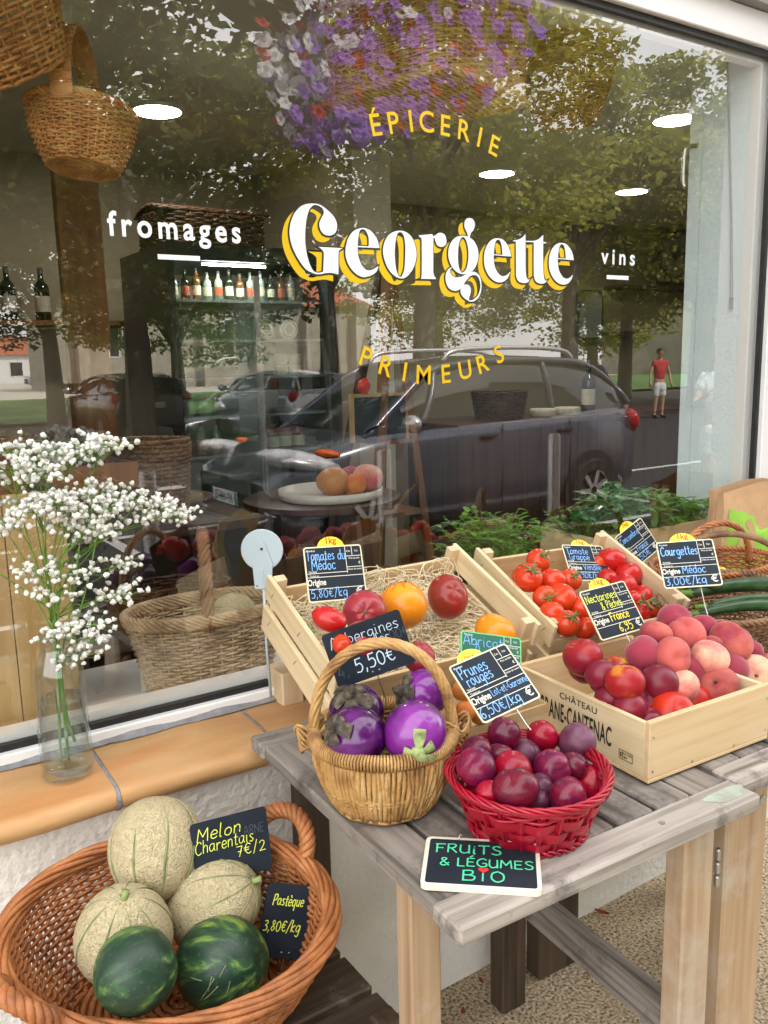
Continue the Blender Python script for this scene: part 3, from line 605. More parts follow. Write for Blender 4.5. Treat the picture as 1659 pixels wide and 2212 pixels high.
for y in (.128, .1325): mb.tube([(2.488, y+.0, 2.52), (2.489, y-.05, 1.9), (2.488, .062 if y < .13 else .07, 1.66)], .0016, 5)
mb.tube(catmull([(2.488, .062, 1.66), (2.488, .066, 1.645), (2.488, .07, 1.66)], 4), .0016, 5); mb.box((2.487, .066, 1.655), (.006, .012, .035))
flat(mb, 'blind_chain', M['cord'], shop)
mb = MB(); mb.tube(catmull([(2.5, .225, 2.168), (2.49, .26, 2.17), (2.486, .268, 2.15), (2.486, .268, 2.06), (2.49, .262, 2.045)], 5), .007, 8); flat(mb, 'rail_bracket', M['steel'], shop)
mb = MB(); slab(mb, -.9, 2.5, .06, .42, .735, .768, bev=.004); flat(mb, 'inner_ledge', pm('display_ledge', [(.74, .73, .70), (.80, .79, .76)], 3, .5), shop)
mb = MB(); slab(mb, -.9, 2.5, .44-.02, .46-.02, 0, .735); flat(mb, 'ledge_front', M['darkwood_x'], shop)

# ---------------------------------------------------------------- painted lettering on the pane
def crop(ox, oy, k): return lambda p: at_y((ox+p[0]*k)*1659/3024, (oy+p[1]*k)*1659/3024, 0.0)
CA, CB = crop(1100, 780, 600/1659), crop(1650, 780, 650/1659)
def loopw(lp, f):
    o = []
    for p in lp: q = f(p); o.append((q[0], q[2])+((1,) if len(p) > 2 else ()))
    return o
e_out = [(790,405),(840,420),(890,480),(912,540),(920,588,1),(745,574,1),(748,640),(765,710),(800,765),(840,785),(880,770),(910,740,1),(895,790),(855,835),(800,848),(740,825),(690,770),(655,690),(648,600),(660,520),(695,450),(740,412)]
e_hole = [(788,418),(765,440),(752,500),(747,564,1),(832,572,1),(828,500),(812,435)]
sc3 = lambda L_: [(1300+(p[0]-648)*.92, 452+(p[1]-405)*.944)+tuple(p[2:]) for p in L_]
WORD = [
 (CA, [[(345,60),(440,75),(530,140),(600,220),(625,300),(610,370),(570,403),(520,408),(470,385),(438,330),(432,270),(455,215),(480,160),(462,110),(415,82),(375,76),(345,98),(318,135),(290,240),(278,370),(280,500),(300,630),(335,740),(375,800),(425,813),(472,802,1),(480,620),(470,575),(445,548),(420,532,1),(690,546,1),(655,565),(640,610),(640,832,1),(560,815),(490,820),(430,830),(365,818),(280,770),(200,660),(140,540),(110,420),(110,320),(135,220),(180,140),(250,80)]]),
 (CA, [[(900,325),(975,345),(1030,400),(1065,460),(1085,545,1),(848,535,1),(850,600),(870,680),(900,740),(940,780),(990,785),(1040,762),(1075,738,1),(1060,790),(1020,830),(960,855),(900,860),(830,825),(770,760),(730,680),(715,590),(725,500),(755,420),(810,355)], [(895,340),(870,360),(855,430),(848,521,1),(968,526,1),(968,440),(945,370),(918,343)]]),
 (CA, [[(1300,355),(1390,380),(1455,460),(1490,610),(1460,750),(1390,850),(1315,875),(1235,835),(1165,740),(1125,600),(1140,480),(1200,390)], [(1310,372),(1345,400),(1365,500),(1365,640),(1355,780),(1320,858),(1285,830),(1262,740),(1252,600),(1260,480),(1280,395)]]),
 (CB, [[(-10,376,1),(130,362,1),(138,380),(160,374),(185,355),(215,350),(250,365),(270,410),(268,460),(240,487),(205,490),(175,470),(160,430),(150,400),(139,405,1),(139,640),(142,760),(165,805,1),(165,815,1),(5,812,1),(22,770),(22,430),(10,400)]]),
 (CB, [[(440,378),(500,395),(550,435),(585,510),(592,580),(580,650),(545,720),(490,755),(430,765),(370,740),(320,680),(292,600),(292,520),(315,450),(365,395)], [(440,392),(470,430),(490,520),(490,620),(470,710),(430,750),(405,720),(390,650),(388,560),(395,470),(415,410)]]),
 (CB, [[(490,398,1),(478,350),(455,300),(452,250),(470,212),(505,202),(540,218),(557,265),(543,320),(515,355),(506,402,1)]]),
 (CB, [[(330,690,1),(285,720),(262,780),(268,850),(295,905),(345,932),(395,925),(435,880),(475,825),(515,782),(560,775),(595,805),(612,870),(605,930),(580,985),(530,1025),(500,1028,1),(495,1040,1),(545,1038),(590,1005),(615,950),(624,880),(612,800),(580,755),(540,738,1),(480,758),(420,790),(360,795),(320,770),(308,730)]]),
 (CB, [[(500,1037,1),(455,1010),(420,970),(412,920),(430,880),(470,868),(505,885),(517,935),(505,985),(499,1010)]]),
 (CB, [e_out, e_hole]),
 (CB, [[(1065,360,1),(1067,700),(1075,790),(1095,820),(1115,810,1),(1090,845),(1050,855),(1000,840),(972,790),(970,700),(968,440,1),(930,430,1),(1000,415),(1040,390)]]),
 (CB, [[(1243,370,1),(1243,440,1),(1275,446,1),(1275,455,1),(1243,455,1),(1243,700),(1250,790),(1265,830),(1285,825,1),(1265,850),(1230,860),(1180,848),(1152,800),(1148,700),(1148,445,1),(1069,440,1),(1069,430,1),(1150,430),(1200,410)]]),
 (CB, [sc3(e_out), sc3(e_hole)]),
]
white, gapm, yel = MB(), MB(), MB()
for i, (f, loops) in enumerate(WORD):
    lw = [loopw(l, f) for l in loops]
    for m_, grow, dx, dz, y in ((white, 0, 0, 0, -.0016), (gapm, .0032, -.001, -.001, -.0011), (yel, 0.002, -.0155, -.0125, -.0006)):
        V, F = outline_mesh(lw, grow); m_.add(np.c_[V[:, 0]+dx, np.full(len(V), y-1.2e-5*i), V[:, 1]+dz], F)
flat(white, 'shop_name', M['white_lettering'], win); flat(gapm, 'shop_name_gap', M['gap'], win); flat(yel, 'shop_name_shadow', M['yellow_lettering'], win)
def arc_word(name, letters, h, flip):
    mb = MB(); P = np.array([at_y(x, y, 0) for _, x, y in letters]); T = np.gradient(P, axis=0)
    for (ch, _, _), p, t in zip(letters, P, T):
        a = math.atan2(t[2], t[0]); V, F = text_mesh(ch, h/.73, .012)
        cx = (V[:, 0].min()+V[:, 0].max())/2; Q = V-np.array([cx, h/2, 0]); c, s = math.cos(a), math.sin(a)
        mb.add(np.c_[p[0]+Q[:, 0]*c-Q[:, 1]*s, np.full(len(Q), -.001), p[2]+Q[:, 0]*s+Q[:, 1]*c], F)
    flat(mb, name, M['yellow_lettering'], win)
arc_word('curved_lettering', [('É',811,268),('P',849.6,263.5),('I',886.5,259.5),('C',921,261.5),('E',962,269.8),('R',1003,280.9),('I',1036,295),('E',1067.8,313.5)], .047, 1)
arc_word('curved_lettering', [('P',791,770),('R',834.5,790),('I',874.2,802),('M',914.7,808),('E',963,806),('U',1004,797.5),('R',1042,784),('S',1077,764)], .046, -1)
def flat_word(name, body, x0, x1, zb, h, bold, space, shear=0.0):
    V, F = text_mesh(body, 1.0, bold, space, shear, 'LEFT'); w_ = V[:, 0].max()-V[:, 0].min(); xh = h
    mb = MB(); mb.add(np.c_[x0+(V[:, 0]-V[:, 0].min())*(x1-x0)/w_, np.full(len(V), -.001), zb+V[:, 1]*h], F); flat(mb, name, M['white_lettering'], win)
flat_word('small_lettering', 'fromages', at_y(232,490,0)[0], at_y(519,500,0)[0], at_y(309,512,0)[2], .062, .022, 1.35)
flat_word('small_lettering', 'vins', at_y(1298,555,0)[0], at_y(1371,555,0)[0], at_y(1335,571,0)[2], .058, .02, 1.5)
mb = MB()
for (x0, y0), (x1, y1) in (((340, 549), (432, 564)), ((1310, 594), (1357, 605))):
    a, b = at_y(x0, y0, 0), at_y(x1, y1, 0); mb.add([(a[0], -.001, a[2]), (b[0], -.001, a[2]), (b[0], -.001, b[2]), (a[0], -.001, b[2])], [(0, 1, 2, 3)])
flat(mb, 'underline', M['white_lettering'], win)

# ---------------------------------------------------------------- folding tables in front of the window
TZ = .795
def table(name, label, x0, x1, y0, y1, nsl, legs, yaw=-.035, tint=0):
    cx, cy = (x0+x1)/2, (y0+y1)/2; W, D = x1-x0, y1-y0
    t = empty(name, label, 'table', (cx, cy, 0), (0, 0, yaw))
    mb = MB(); th = .028; fw = .064
    mb.box((0, -D/2+fw/2, TZ-th/2), (W, fw, th), bev=.004); front = flat(mb, 'end_rail', M['oldwood_x'], t)
    mb = MB(); mb.box((0, D/2-.03, TZ-th/2), (W, .06, th), bev=.004); flat(mb, 'end_rail', M['oldwood_x'], t)
    sw = W/nsl
    mb = MB()
    for i in range(nsl):
        x = -W/2+sw*(i+.5); g = .009
        mb.box((x+.0, (fw-.06)/2+.001, TZ-th/2-.0015+.001*math.sin(i*5)), (sw-g, D-fw-.06-.003, th-.002), bev=.003)
    flat(mb, 'slats', M['oldwood'], t)
    mb = MB()
    for x in (-W/2+.1, W/2-.2): mb.lathe([(.005, 0), (.005, .0006)], 10, (x, -D/2+.03, TZ+.0002))
    flat(mb, 'screw', M['steel'], t)
    for lx, ly, wx, wy, m in legs:
        mb = MB(); mb.box((lx-cx, ly-cy, (TZ-th)/2), (wx, wy, TZ-th-.001), bev=.004); flat(mb, 'leg', M[m], t)
    return t, cx, cy
t1, cx, cy = table('garden_table', 'weathered grey slatted table carrying the plums, aubergines and wine crate', .608, 1.212, -.915, -.238, 7,
   [(.668, -.728, .056, .04, 'legwood'), (1.138, -.84, .072, .042, 'legwood'), (1.185, -.315, .07, .05, 'darkwood_z'), (.70, -.30, .06, .05, 'darkwood_z')])
mb = MB(); mb.bar((1.215-cx, -.36-cy, .28), (1.20-cx, -.80-cy, .28), .035, .075, bev=.003); flat(mb, 'stretcher', M['oldwood'], t1)
mb = MB(); mb.bar((1.118-cx, -.835-cy, .735), (.71-cx, -.735-cy, .735), .025, .06, bev=.003); flat(mb, 'apron', M['legwood'], t1)
mb = MB()
for z in (.60, .625, .65): mb.lathe([(.004, 0), (.0055, .003), (.0055, .018), (.004, .021)], 10, (1.198-cx, -.85-cy, z))
flat(mb, 'hinge', M['steel'], t1)
M['chalkstain'] = pm('green_chalk_stain', [(.30, .28, .26), (.40, .52, .42), (.38, .6, .46)], 14, .9, pos=[.3, .5, .7])
mb = MB(); P = [(1.165+.042*math.cos(a)*(1+.25*math.sin(3*a)), -.885+.019*math.sin(a)*(1+.2*math.cos(2*a))) for a in np.arange(22)*2*PI/22]
mb.add([(x-cx, y-cy+.0, TZ+.0006) for x, y in P], [tuple(range(22))]); flat(mb, 'chalk_stain', M['chalkstain'], t1)
t2, cx2, cy2 = table('garden_table', 'second slatted table, butted against the first, under the courgettes', 1.218, 1.93, -.90, -.238, 8,
   [(1.318, -.815, .115, .06, 'legwood'), (1.36, -.30, .13, .05, 'darkwood_z'), (1.86, -.8, .09, .06, 'legwood'), (1.86, -.3, .07, .05, 'darkwood_z')])
mb = MB(); mb.lathe([(.0, 0), (.008, .0), (.009, .002), (.006, .0035), (0, .003)], 12, (1.355-cx2, -.846-cy2, .70), rot=rotx(PI/2)); flat(mb, 'bolt', M['steel'], t2)
mb = MB(); mb.box((1.60-cx2, -.275-cy2, .205), (.62, .025, .085), bev=.003); flat(mb, 'stretcher', M['oldwood_x'], t2)
mb = MB(); mb.bar((1.42-cx2, -.78-cy2, .12), (1.80-cx2, -.42-cy2, .12), .03, .05, bev=.003); flat(mb, 'brace', M['darkwood_x'], t2)

# stool under the melons
st = empty('wooden_stool', 'low dark wooden slatted stool under the melon basket', 'stool', (.42, -.47, 0))
mb = MB()
for y in (-.16, -.055, .05, .155): mb.box((0, y, .447), (.50, .092, .022), bev=.003)
flat(mb, 'seat', M['darkwood_x'], st)
for x in (-.225, .225):
    for y in (-.18, .18):
        mb = MB(); mb.box((x, y, .234), (.042, .042, .468), bev=.004); flat(mb, 'leg', M['darkwood_z'], st)
for y in (-.18, .18):
    mb = MB(); mb.box((0, y, .395), (.405, .024, .06), bev=.003); flat(mb, 'rail', M['darkwood_x'], st)
for x in (-.225, .225):
    mb = MB(); mb.box((x, 0, .35), (.024, .31, .09), bev=.003); flat(mb, 'rail', M['darkwood_x'], st)
mb = MB(); mb.box((0, -.0, .215), (.4, .34, .02), bev=.003); flat(mb, 'lower_shelf', M['darkwood_x'], st)

# ---------------------------------------------------------------- loose leaves lying on the gravel
M['redleaf'] = pm('fallen_leaf', [(.16, .02, .01), (.3, .06, .02), (.36, .13, .04)], 30, .8)
for k, (px_, py_, s, lab) in enumerate([(1107, 2095, .022, 'dry orange brown leaf beside the dark back leg of the table'), (1040, 2122, .012, 'tiny crimson petal near the wall under the table'), (1275, 2106, .013, 'small dark red leaf in the middle of the gravel'), (1000, 2188, .012, 'small red petal on the gravel near the pale front leg'), (1300, 1975, .02, 'curled brown leaf on the gravel in front of the grey rail')]):
    p = at_z(px_, py_, .004); mb = MB()
    g = np.array([[(u*s, v*s*.45*(1-abs(u)**1.6), .25*s*(u*u+v*v)) for v in (-1, 0, 1)] for u in np.linspace(-1, 1, 7)]); mb.grid(g)
    o = mb.build('fallen_leaf', M['redleaf'], loc=(p[0], p[1], .006), rot=(0, 0, k*1.3)); tag(o, lab, 'leaf', 'leaves fallen on the gravel')

# ---------------------------------------------------------------- fruit and vegetables
def meas(px_, py_, rp, Y):
    p = at_y(px_, py_, Y); return p, 1.08*rp*depth(p)/FPX
def fmesh(name, mat, flat_=1.0, dim=.12, cleft=0.0, ribs=0, ribamp=0.0, wob=.02, n=30, m=20, tip=0.0, seed=1, dimb=.05):
    rr = random.Random(seed); ph = [rr.uniform(0, 6) for _ in range(4)]
    def fn(d):
        a = math.atan2(d[1], d[0]); t = math.acos(max(-1, min(1, d[2])))
        r = 1-dim*math.exp(-(t/.32)**2)-dimb*math.exp(-((PI-t)/.3)**2)
        r -= cleft*math.exp(-(a/.22)**2)*math.sin(t)**.7 if cleft else 0
        if ribs: r += ribamp*math.cos(ribs*a+ph[0])*math.exp(-((t-.5)/.6)**2)
        r += wob*(math.sin(2*a+ph[1])*math.sin(t)+.6*math.sin(3*t+ph[2]))
        r += tip*math.exp(-((PI-t)/.2)**2)
        return r
    mb = MB(); mb.ball((0, 0, 0), (1, 1, flat_), n, m, fn); return mb.data(name, mat)
def place(me, name, p, r, label, cat, group, rot=None, sc=None):
    o = bpy.data.objects.new(name, me); C.objects.link(o); o.location = p
    o.rotation_euler = rot if rot is not None else (RNG.uniform(-.7, .7), RNG.uniform(-.7, .7), RNG.uniform(0, 6.2))
    v_ = RNG.uniform(.91, 1.06, 3) if sc is None else np.array(sc); o.scale = tuple(v_*r)
    PILE.setdefault(group, []).append((o, r)); return tag(o, label, cat, group)
PILE = {}
def settle(key, it=60, lo=None, hi=None, k=.82):
    """nudge the fruit of one pile apart until they touch instead of running into each other"""
    it_ = PILE[key]; P = np.array([np.array(o.location) for o, _ in it_]); R = np.array([r for _, r in it_]); P0 = P.copy()
    for _ in range(it):
        D = P[:, None]-P[None]; L_ = np.linalg.norm(D, axis=2)+1e-9; S = (R[:, None]+R[None])*k; ov = np.clip(S-L_, 0, None); np.fill_diagonal(ov, 0)
        P = P+(D/L_[..., None]*ov[..., None]*.32).sum(1)+(P0-P)*.22
        if lo is not None: P = np.maximum(P, np.array(lo)+R[:, None]); P = np.minimum(P, np.array(hi)-R[:, None])
    for (o, _), p in zip(it_, P): o.location = p
def facing(nx, ny, roll=0.0):
    """euler that turns a fruit's stem end towards the viewer, nudged nx right and ny up"""
    v = Vector(tuple(-CF*1.0+CR*nx+CU*ny)); q = v.to_track_quat('Z', 'Y'); return (q.to_matrix() @ Matrix.Rotation(roll, 3, 'Z')).to_euler()
M['plum'] = fruit('plum_skin', (.17, .004, .022), (.34, .006, .034), (.09, .006, .034), .26, speck=((.50, .2, .22), 46, .66, .72, .5), rand=.25, nscale=2.6, hue=.012)
M['plum_red'] = fruit('plum_skin_bright', (.34, .002, .02), (.42, .004, .028), (.26, .003, .022), .26, speck=((.6, .2, .2), 46, .69, .74, .35), rand=.08, nscale=2.6)
M['plum_dark'] = fruit('plum_skin_bloom', (.08, .010, .034), (.20, .012, .042), (.13, .045, .085), .38, speck=((.4, .25, .3), 46, .66, .72, .4), rand=.1, nscale=2.2)
M['peach'] = fruit('peach_skin', (.56, .13, .10), (.36, .036, .06), (.23, .016, .045), .58, sheen=.12, rand=.1, nscale=1.3, mixlo=.40, mixhi=.72, hue=.006, spec=.25)
M['peach_pale'] = fruit('peach_skin_pale', (.80, .46, .30), (.66, .23, .19), (.50, .07, .09), .65, sheen=.25, rand=.06, nscale=1.8, mixlo=.5, mixhi=.72, spec=.25)
M['peach_wine'] = fruit('peach_skin_wine', (.30, .03, .06), (.36, .04, .075), (.46, .09, .11), .7, sheen=.3, rand=.08, nscale=2.0, mixlo=.55, mixhi=.8, spec=.25)
M['nect'] = fruit('nectarine_skin', (.30, .012, .026), (.22, .010, .03), (.45, .03, .015), .33, speck=((.6, .25, .1), 60, .72, .78, .3), rand=.15, nscale=2.2, mixlo=.52, mixhi=.74)
M['nect_dark'] = fruit('nectarine_skin_dark', (.17, .010, .028), (.22, .012, .032), (.34, .02, .025), .36, speck=((.5, .22, .16), 60, .72, .78, .3), rand=.15, nscale=2.2, mixlo=.55, mixhi=.78)
M['nect_red'] = fruit('nectarine_skin_red', (.55, .03, .008), (.60, .05, .01), (.36, .012, .015), .33, rand=.06, nscale=2.0, mixlo=.5, mixhi=.75)
M['nect_gold'] = fruit('nectarine_skin_gold', (.70, .30, .025), (.62, .20, .02), (.36, .015, .02), .34, rand=.06, nscale=1.5, mixlo=.40, mixhi=.56)
M['tom'] = fruit('tomato_skin', (.56, .035, .006), (.60, .022, .008), (.64, .06, .012), .24, rand=.08, nscale=2.0, coat=.15)
M['tom_red'] = fruit('tomato_skin_deep', (.50, .015, .012), (.56, .016, .012), (.44, .012, .012), .24, rand=.05, nscale=2.0, coat=.15)
M['tom_pink'] = fruit('tomato_skin_pink', (.32, .03, .03), (.42, .035, .05), (.34, .03, .05), .3, rand=.05, nscale=2.0, coat=.1)
M['tom_dark'] = fruit('tomato_skin_dark', (.22, .03, .012), (.40, .022, .02), (.32, .02, .02), .28, rand=.04, nscale=1.6, coat=.1)
M['tom_orange'] = fruit('tomato_skin_orange', (.76, .28, .01), (.80, .36, .015), (.78, .25, .01), .28, rand=.04, nscale=1.6, coat=.1)
M['apricot'] = fruit('apricot_skin', (.70, .30, .05), (.74, .34, .06), (.66, .16, .04), .6, rand=.06, nscale=2.0)
M['squash'] = pm('yellow_squash_skin', [(.78, .58, .06), (.84, .68, .14)], 6, .4, rand=.04)
M['calyx'] = pm('tomato_vine', [(.10, .12, .03), (.16, .24, .06), (.22, .17, .07)], 40, .7)
M['calyx_old'] = pm('withered_calyx', [(.022, .016, .016), (.075, .06, .045), (.19, .155, .10)], 4, .85, .35, 14)
M['calyx_fresh'] = pm('fresh_calyx', [(.13, .15, .06), (.30, .38, .14), (.44, .5, .24)], 3.2, .7, .25, 14)
M['stalk'] = pm('fruit_stalk', [(.10, .06, .02), (.2, .14, .06)], 60, .8)
ME = {
 'plum': fmesh('plum', M['plum'], 1.0, .12, .07, wob=.035), 'plum_red': fmesh('plum_red', M['plum_red'], .97, .08, .02, wob=.012), 'plum_dark': fmesh('plum_dark', M['plum_dark'], 1.06, .1, .09, wob=.02),
 'peach': fmesh('peach', M['peach'], .93, .24, .09, wob=.035), 'peach_pale': fmesh('peach_pale', M['peach_pale'], .92, .2, .05, wob=.02), 'peach_wine': fmesh('peach_wine', M['peach_wine'], .95, .2, .06, wob=.02),
 'nect': fmesh('nectarine', M['nect'], .97, .18, .08, wob=.03), 'nect_dark': fmesh('nectarine_dark', M['nect_dark'], .97, .18, .08, wob=.03), 'nect_red': fmesh('nectarine_red', M['nect_red'], .97, .16, .03), 'nect_gold': fmesh('nectarine_gold', M['nect_gold'], .97, .16, .05),
 'tom': fmesh('tomato', M['tom'], .9, .14, 0, 5, .012, .012, tip=-.03), 'tom_red': fmesh('tomato_red', M['tom_red'], .9, .14, 0, 5, .01, .01),
 'tom_pink': fmesh('tomato_pink', M['tom_pink'], .88, .16, 0, 6, .025, .014, dimb=.12), 'tom_dark': fmesh('tomato_dark', M['tom_dark'], .93, .12, 0, 5, .018, .02), 'tom_orange': fmesh('tomato_orange', M['tom_orange'], .95, .08, 0, 9, .02, .012, tip=.1),
 'tom_long': fmesh('tomato_long', M['tom_red'], 1.42, .1, 0, 4, .02, .012, tip=.08), 'apricot': fmesh('apricot', M['apricot'], .97, .15, .06), 'squash': fmesh('squash', M['squash'], .7, .1, 0, 9, .04, .01),
}
def stalk_part(o, rad_=.09, mat='stalk', n=5, length=.16):
    mb = MB(); mb.tube([(0, 0, .72), (.02, 0, .86), (.04, .02, .86+length)], [rad_, rad_*.7, rad_*.8], 7)
    return mb.build('stalk', M[mat], o)

# ---- plums in the red basket
PL = [
 ('plum', 1088, 1586, 35, -.70, 'crimson plum at the back left of the red basket, under the sign pin'),
 ('plum_red', 1172, 1590, 33, -.715, 'bright red plum at the back of the red basket, right of the sign pin'),
 ('plum_dark', 1247, 1603, 39, -.755, 'dark violet creased plum at the back right rim of the red basket'),
 ('plum_dark', 1133.6, 1630, 31, -.72, 'dusky blue plum half hidden in the middle of the red basket'),
 ('plum', 1030, 1626, 34, -.715, 'red plum tucked behind the big plum at the left rim of the red basket'),
 ('plum', 1028.5, 1658, 39, -.755, 'big crimson plum against the left rim of the red basket'),
 ('plum_red', 1104, 1660, 38, -.765, 'light red plum with a creamy seam in the centre of the red basket'),
 ('plum', 1194, 1661, 40, -.785, 'wine red plum with a dimple facing out, right of the centre plum'),
 ('plum_red', 1272, 1690, 42, -.80, 'brightest red plum, at the right rim of the red basket'),
 ('plum', 1113, 1704, 44, -.825, 'large two-toned plum at the front of the red basket'),
 ('plum', 1226, 1721, 41, -.845, 'purple plum at the front right rim of the red basket'),
 ('plum_red', 1057, 1712, 27, -.795, 'small red plum low at the front left, behind the two-toned plum'),
 ('plum_dark', 1166, 1733, 24, -.82, 'small dark plum wedged low between the two front plums'),
 ('plum', 1082, 1636, 27, -.735, 'red plum deep behind the light red centre plum'),
 ('plum_dark', 1170, 1700, 27, -.80, 'dark plum deep in the gap at the front of the red basket'),
 ('plum', 1240, 1660, 30, -.79, 'shaded plum deep between the violet plum and the brightest one'),
]
for k, x, y, r, Y, lab in PL:
    p, R_ = meas(x, y, r, Y); rot = None
    if k == 'plum_dark' and y < 1610: rot = facing(.2, .9, .6)
    if 'dimple' in lab: rot = facing(.15, .15, .3)
    if 'two-toned' in lab: rot = facing(-.5, .8, 2.0)
    place(ME[k], 'plum', p, R_, lab, 'plum', 'plums in the red basket', rot)

settle('plums in the red basket')
# ---- nectarines and peaches in the wine crate
NE = [
 ('nect', 1204, 1446, 38, -.60, 'dark red nectarine at the far left corner of the wine crate'),
 ('nect', 1264, 1434, 34.5, -.585, 'red nectarine leaning on the back board, second from the left'),
 ('nect_dark', 1258, 1486.5, 32, -.655, 'dark nectarine in front of the two back left nectarines'),
 ('nect_dark', 1303, 1469, 28, -.64, 'small dark nectarine left of the orange blushed one'),
 ('nect_gold', 1340, 1453, 30, -.63, 'orange blushed nectarine at the back, below the wine coloured peach'),
 ('nect_dark', 1367, 1468, 31, -.665, 'purple nectarine behind the yellow one, next to the peaches'),
 ('nect_gold', 1338, 1502, 36, -.715, 'yellow nectarine with red streaks in the middle row'),
 ('nect_dark', 1344, 1521, 34, -.74, 'dark purple nectarine half covering the yellow one'),
 ('nect_dark', 1412, 1491, 36, -.72, 'plum coloured nectarine in the middle, left of the white blushed peach'),
 ('nect_red', 1431, 1530, 42, -.785, 'large red and orange nectarine at the front board'),
 ('nect_red', 1496, 1513, 35, -.765, 'small bright scarlet nectarine under the stalked peach'),
 ('nect_dark', 1386, 1541, 28, -.775, 'dark nectarine low at the front board, left of the large red one'),
 ('nect_dark', 1408, 1516, 34, -.75, 'dark nectarine behind the large red and orange one'),
 ('nect', 1413, 1459, 26, -.68, 'small pinkish nectarine squeezed between three peaches'),
 ('nect_dark', 1300, 1505, 30, -.70, 'shaded nectarine in the second row beside the left board'),
]
inner = lambda Y: Y if Y > -.68 else -.68+(Y+.68)*.5
for k, x, y, r, Y, lab in NE:
    p, R_ = meas(x, y, r*1.1, inner(Y)); rot = facing(.3, .7, 1.2) if 'large red and orange' in lab else None
    place(ME[k], 'nectarine', p, R_, lab, 'nectarine', 'nectarines in the wine crate', rot)
PE = [
 ('peach_wine', 1457, 1340, 34, -.585, 'wine coloured peach topmost at the back of the pile', None),
 ('peach', 1485, 1373, 38, -.645, 'rosy peach in the middle of the top row', None),
 ('peach_wine', 1524, 1360, 30, -.61, 'dim peach behind the rosy peach of the top row', None),
 ('peach', 1416.5, 1372, 32, -.62, 'raspberry pink peach at the left end of the top row', None),
 ('peach_wine', 1397, 1414, 35, -.66, 'dusky purple peach on the left flank of the pile', None),
 ('peach', 1445, 1420, 39, -.70, 'pink peach with a yellow patch facing out, left flank', facing(.05, .05)),
 ('peach_pale', 1524, 1437, 39, -.735, 'palest creamy pink peach in the middle of the pile', None),
 ('peach', 1578, 1394, 42, -.69, 'deep pink peach with a clear cleft high on the right', facing(-.25, .9, .9)),
 ('peach', 1548, 1477, 44, -.785, 'big rosy peach showing its stalk at the front right', facing(-.75, .75)),
 ('peach_pale', 1624, 1456, 41, -.765, 'cream and red peach with a star shaped stalk, at the right edge', facing(-.35, .12)),
 ('peach_wine', 1552, 1366, 28, -.625, 'shaded peach behind the cleft one', None),
 ('peach_pale', 1463, 1482, 36, -.755, 'white blushed peach low in the middle, above the scarlet nectarine', None),
 ('peach_wine', 1625, 1408, 27, -.665, 'dull red peach at the right, behind the star stalk one', None),
 ('peach', 1650, 1430, 26, -.70, 'pink peach cut by the right edge of the picture', None),
 ('peach', 1534, 1398, 28, -.675, 'shaded pink peach between the rosy and the cleft one', None),
 ('peach_wine', 1500, 1440, 34, -.71, 'hidden dark peach in the core of the pile', None),
 ('peach_wine', 1585, 1440, 36, -.73, 'shaded peach in the core, left of the cream and red one', None),
]
for k, x, y, r, Y, lab, rot in PE:
    p, R_ = meas(x, y, r, inner(Y)); o = place(ME[k], 'peach', p, R_, lab, 'peach', 'peaches in the wine crate', rot)
    if 'stalk' in lab: stalk_part(o)

PILE['stone fruit'] = PILE['nectarines in the wine crate']+PILE['peaches in the wine crate']; settle('stone fruit', 80, (1.09, -.80, .5), (9, -.475, 9))
# ---- vine tomatoes in the second crate
TO = [
 ('tom', 1162.5, 1212, 24, -.235, 'orange red tomato highest at the back left of the second crate', 1),
 ('tom', 1141, 1248, 27, -.285, 'large orange red tomato against the left slats', 1),
 ('tom', 1193.4, 1254, 25, -.295, 'round tomato in front of the name tag, left one of two', 0),
 ('tom', 1231.3, 1253, 21, -.28, 'small round tomato touching the lower edge of the name tag', 1),
 ('tom', 1213, 1291, 28, -.345, 'large glossy tomato in the middle of the left half', 0),
 ('tom', 1177, 1291, 23, -.33, 'tomato with a dark green calyx beside the left slats', 2),
 ('tom', 1225, 1347, 25, -.415, 'tomato with a spiky calyx lowest in the left front corner', 1),
 ('tom', 1258, 1314, 26, -.375, 'tomato half hidden behind the nectarine tag', 0),
 ('tom', 1264, 1357, 21, -.42, 'tomato at the front board below the nectarine tag', 0),
 ('tom_red', 1320, 1211, 27, -.245, 'deep red tomato perched highest on the right half', 0),
 ('tom_red', 1357, 1243, 27, -.295, 'large ribbed red tomato behind the right rail', 0),
 ('tom_red', 1347, 1267, 25, -.325, 'red tomato below the ribbed one', 0),
 ('tom_red', 1312, 1249, 20, -.28, 'flat red tomato right of the name tag', 0),
 ('tom', 1414, 1266, 22, -.335, 'bright tomato at the right rail, under the courgette tag', 0),
 ('tom_red', 1384, 1289, 23, -.36, 'long red tomato beside the green vine on the right', 0),
 ('tom_red', 1391, 1258, 17, -.31, 'small shaded tomato between the ribbed and the bright one', 0),
 ('tom', 1404, 1318, 18, -.40, 'orange tomato under the green vine at the right front', 3),
 ('tom_red', 1384, 1322, 19, -.405, 'red tomato low at the front board on the right', 0),
 ('tom', 1293, 1217, 15, -.235, 'orange tomato peeking out right behind the name tag', 0),
 ('tom_red', 1365, 1298, 22, -.37, 'dark tomato low behind the nectarine tag', 0),
 ('tom', 1125, 1245, 17, -.265, 'half hidden tomato in the back left corner with withered sepals', 1),
 ('tom', 1192, 1325, 24, -.38, 'tomato along the left slats above the lowest one', 0),
 ('tom_red', 1320, 1300, 26, -.36, 'tomato hidden in the middle behind the nectarine tag', 0),
 ('tom_red', 1330, 1340, 22, -.41, 'tomato hidden at the front board behind the nectarine tag', 0),
]
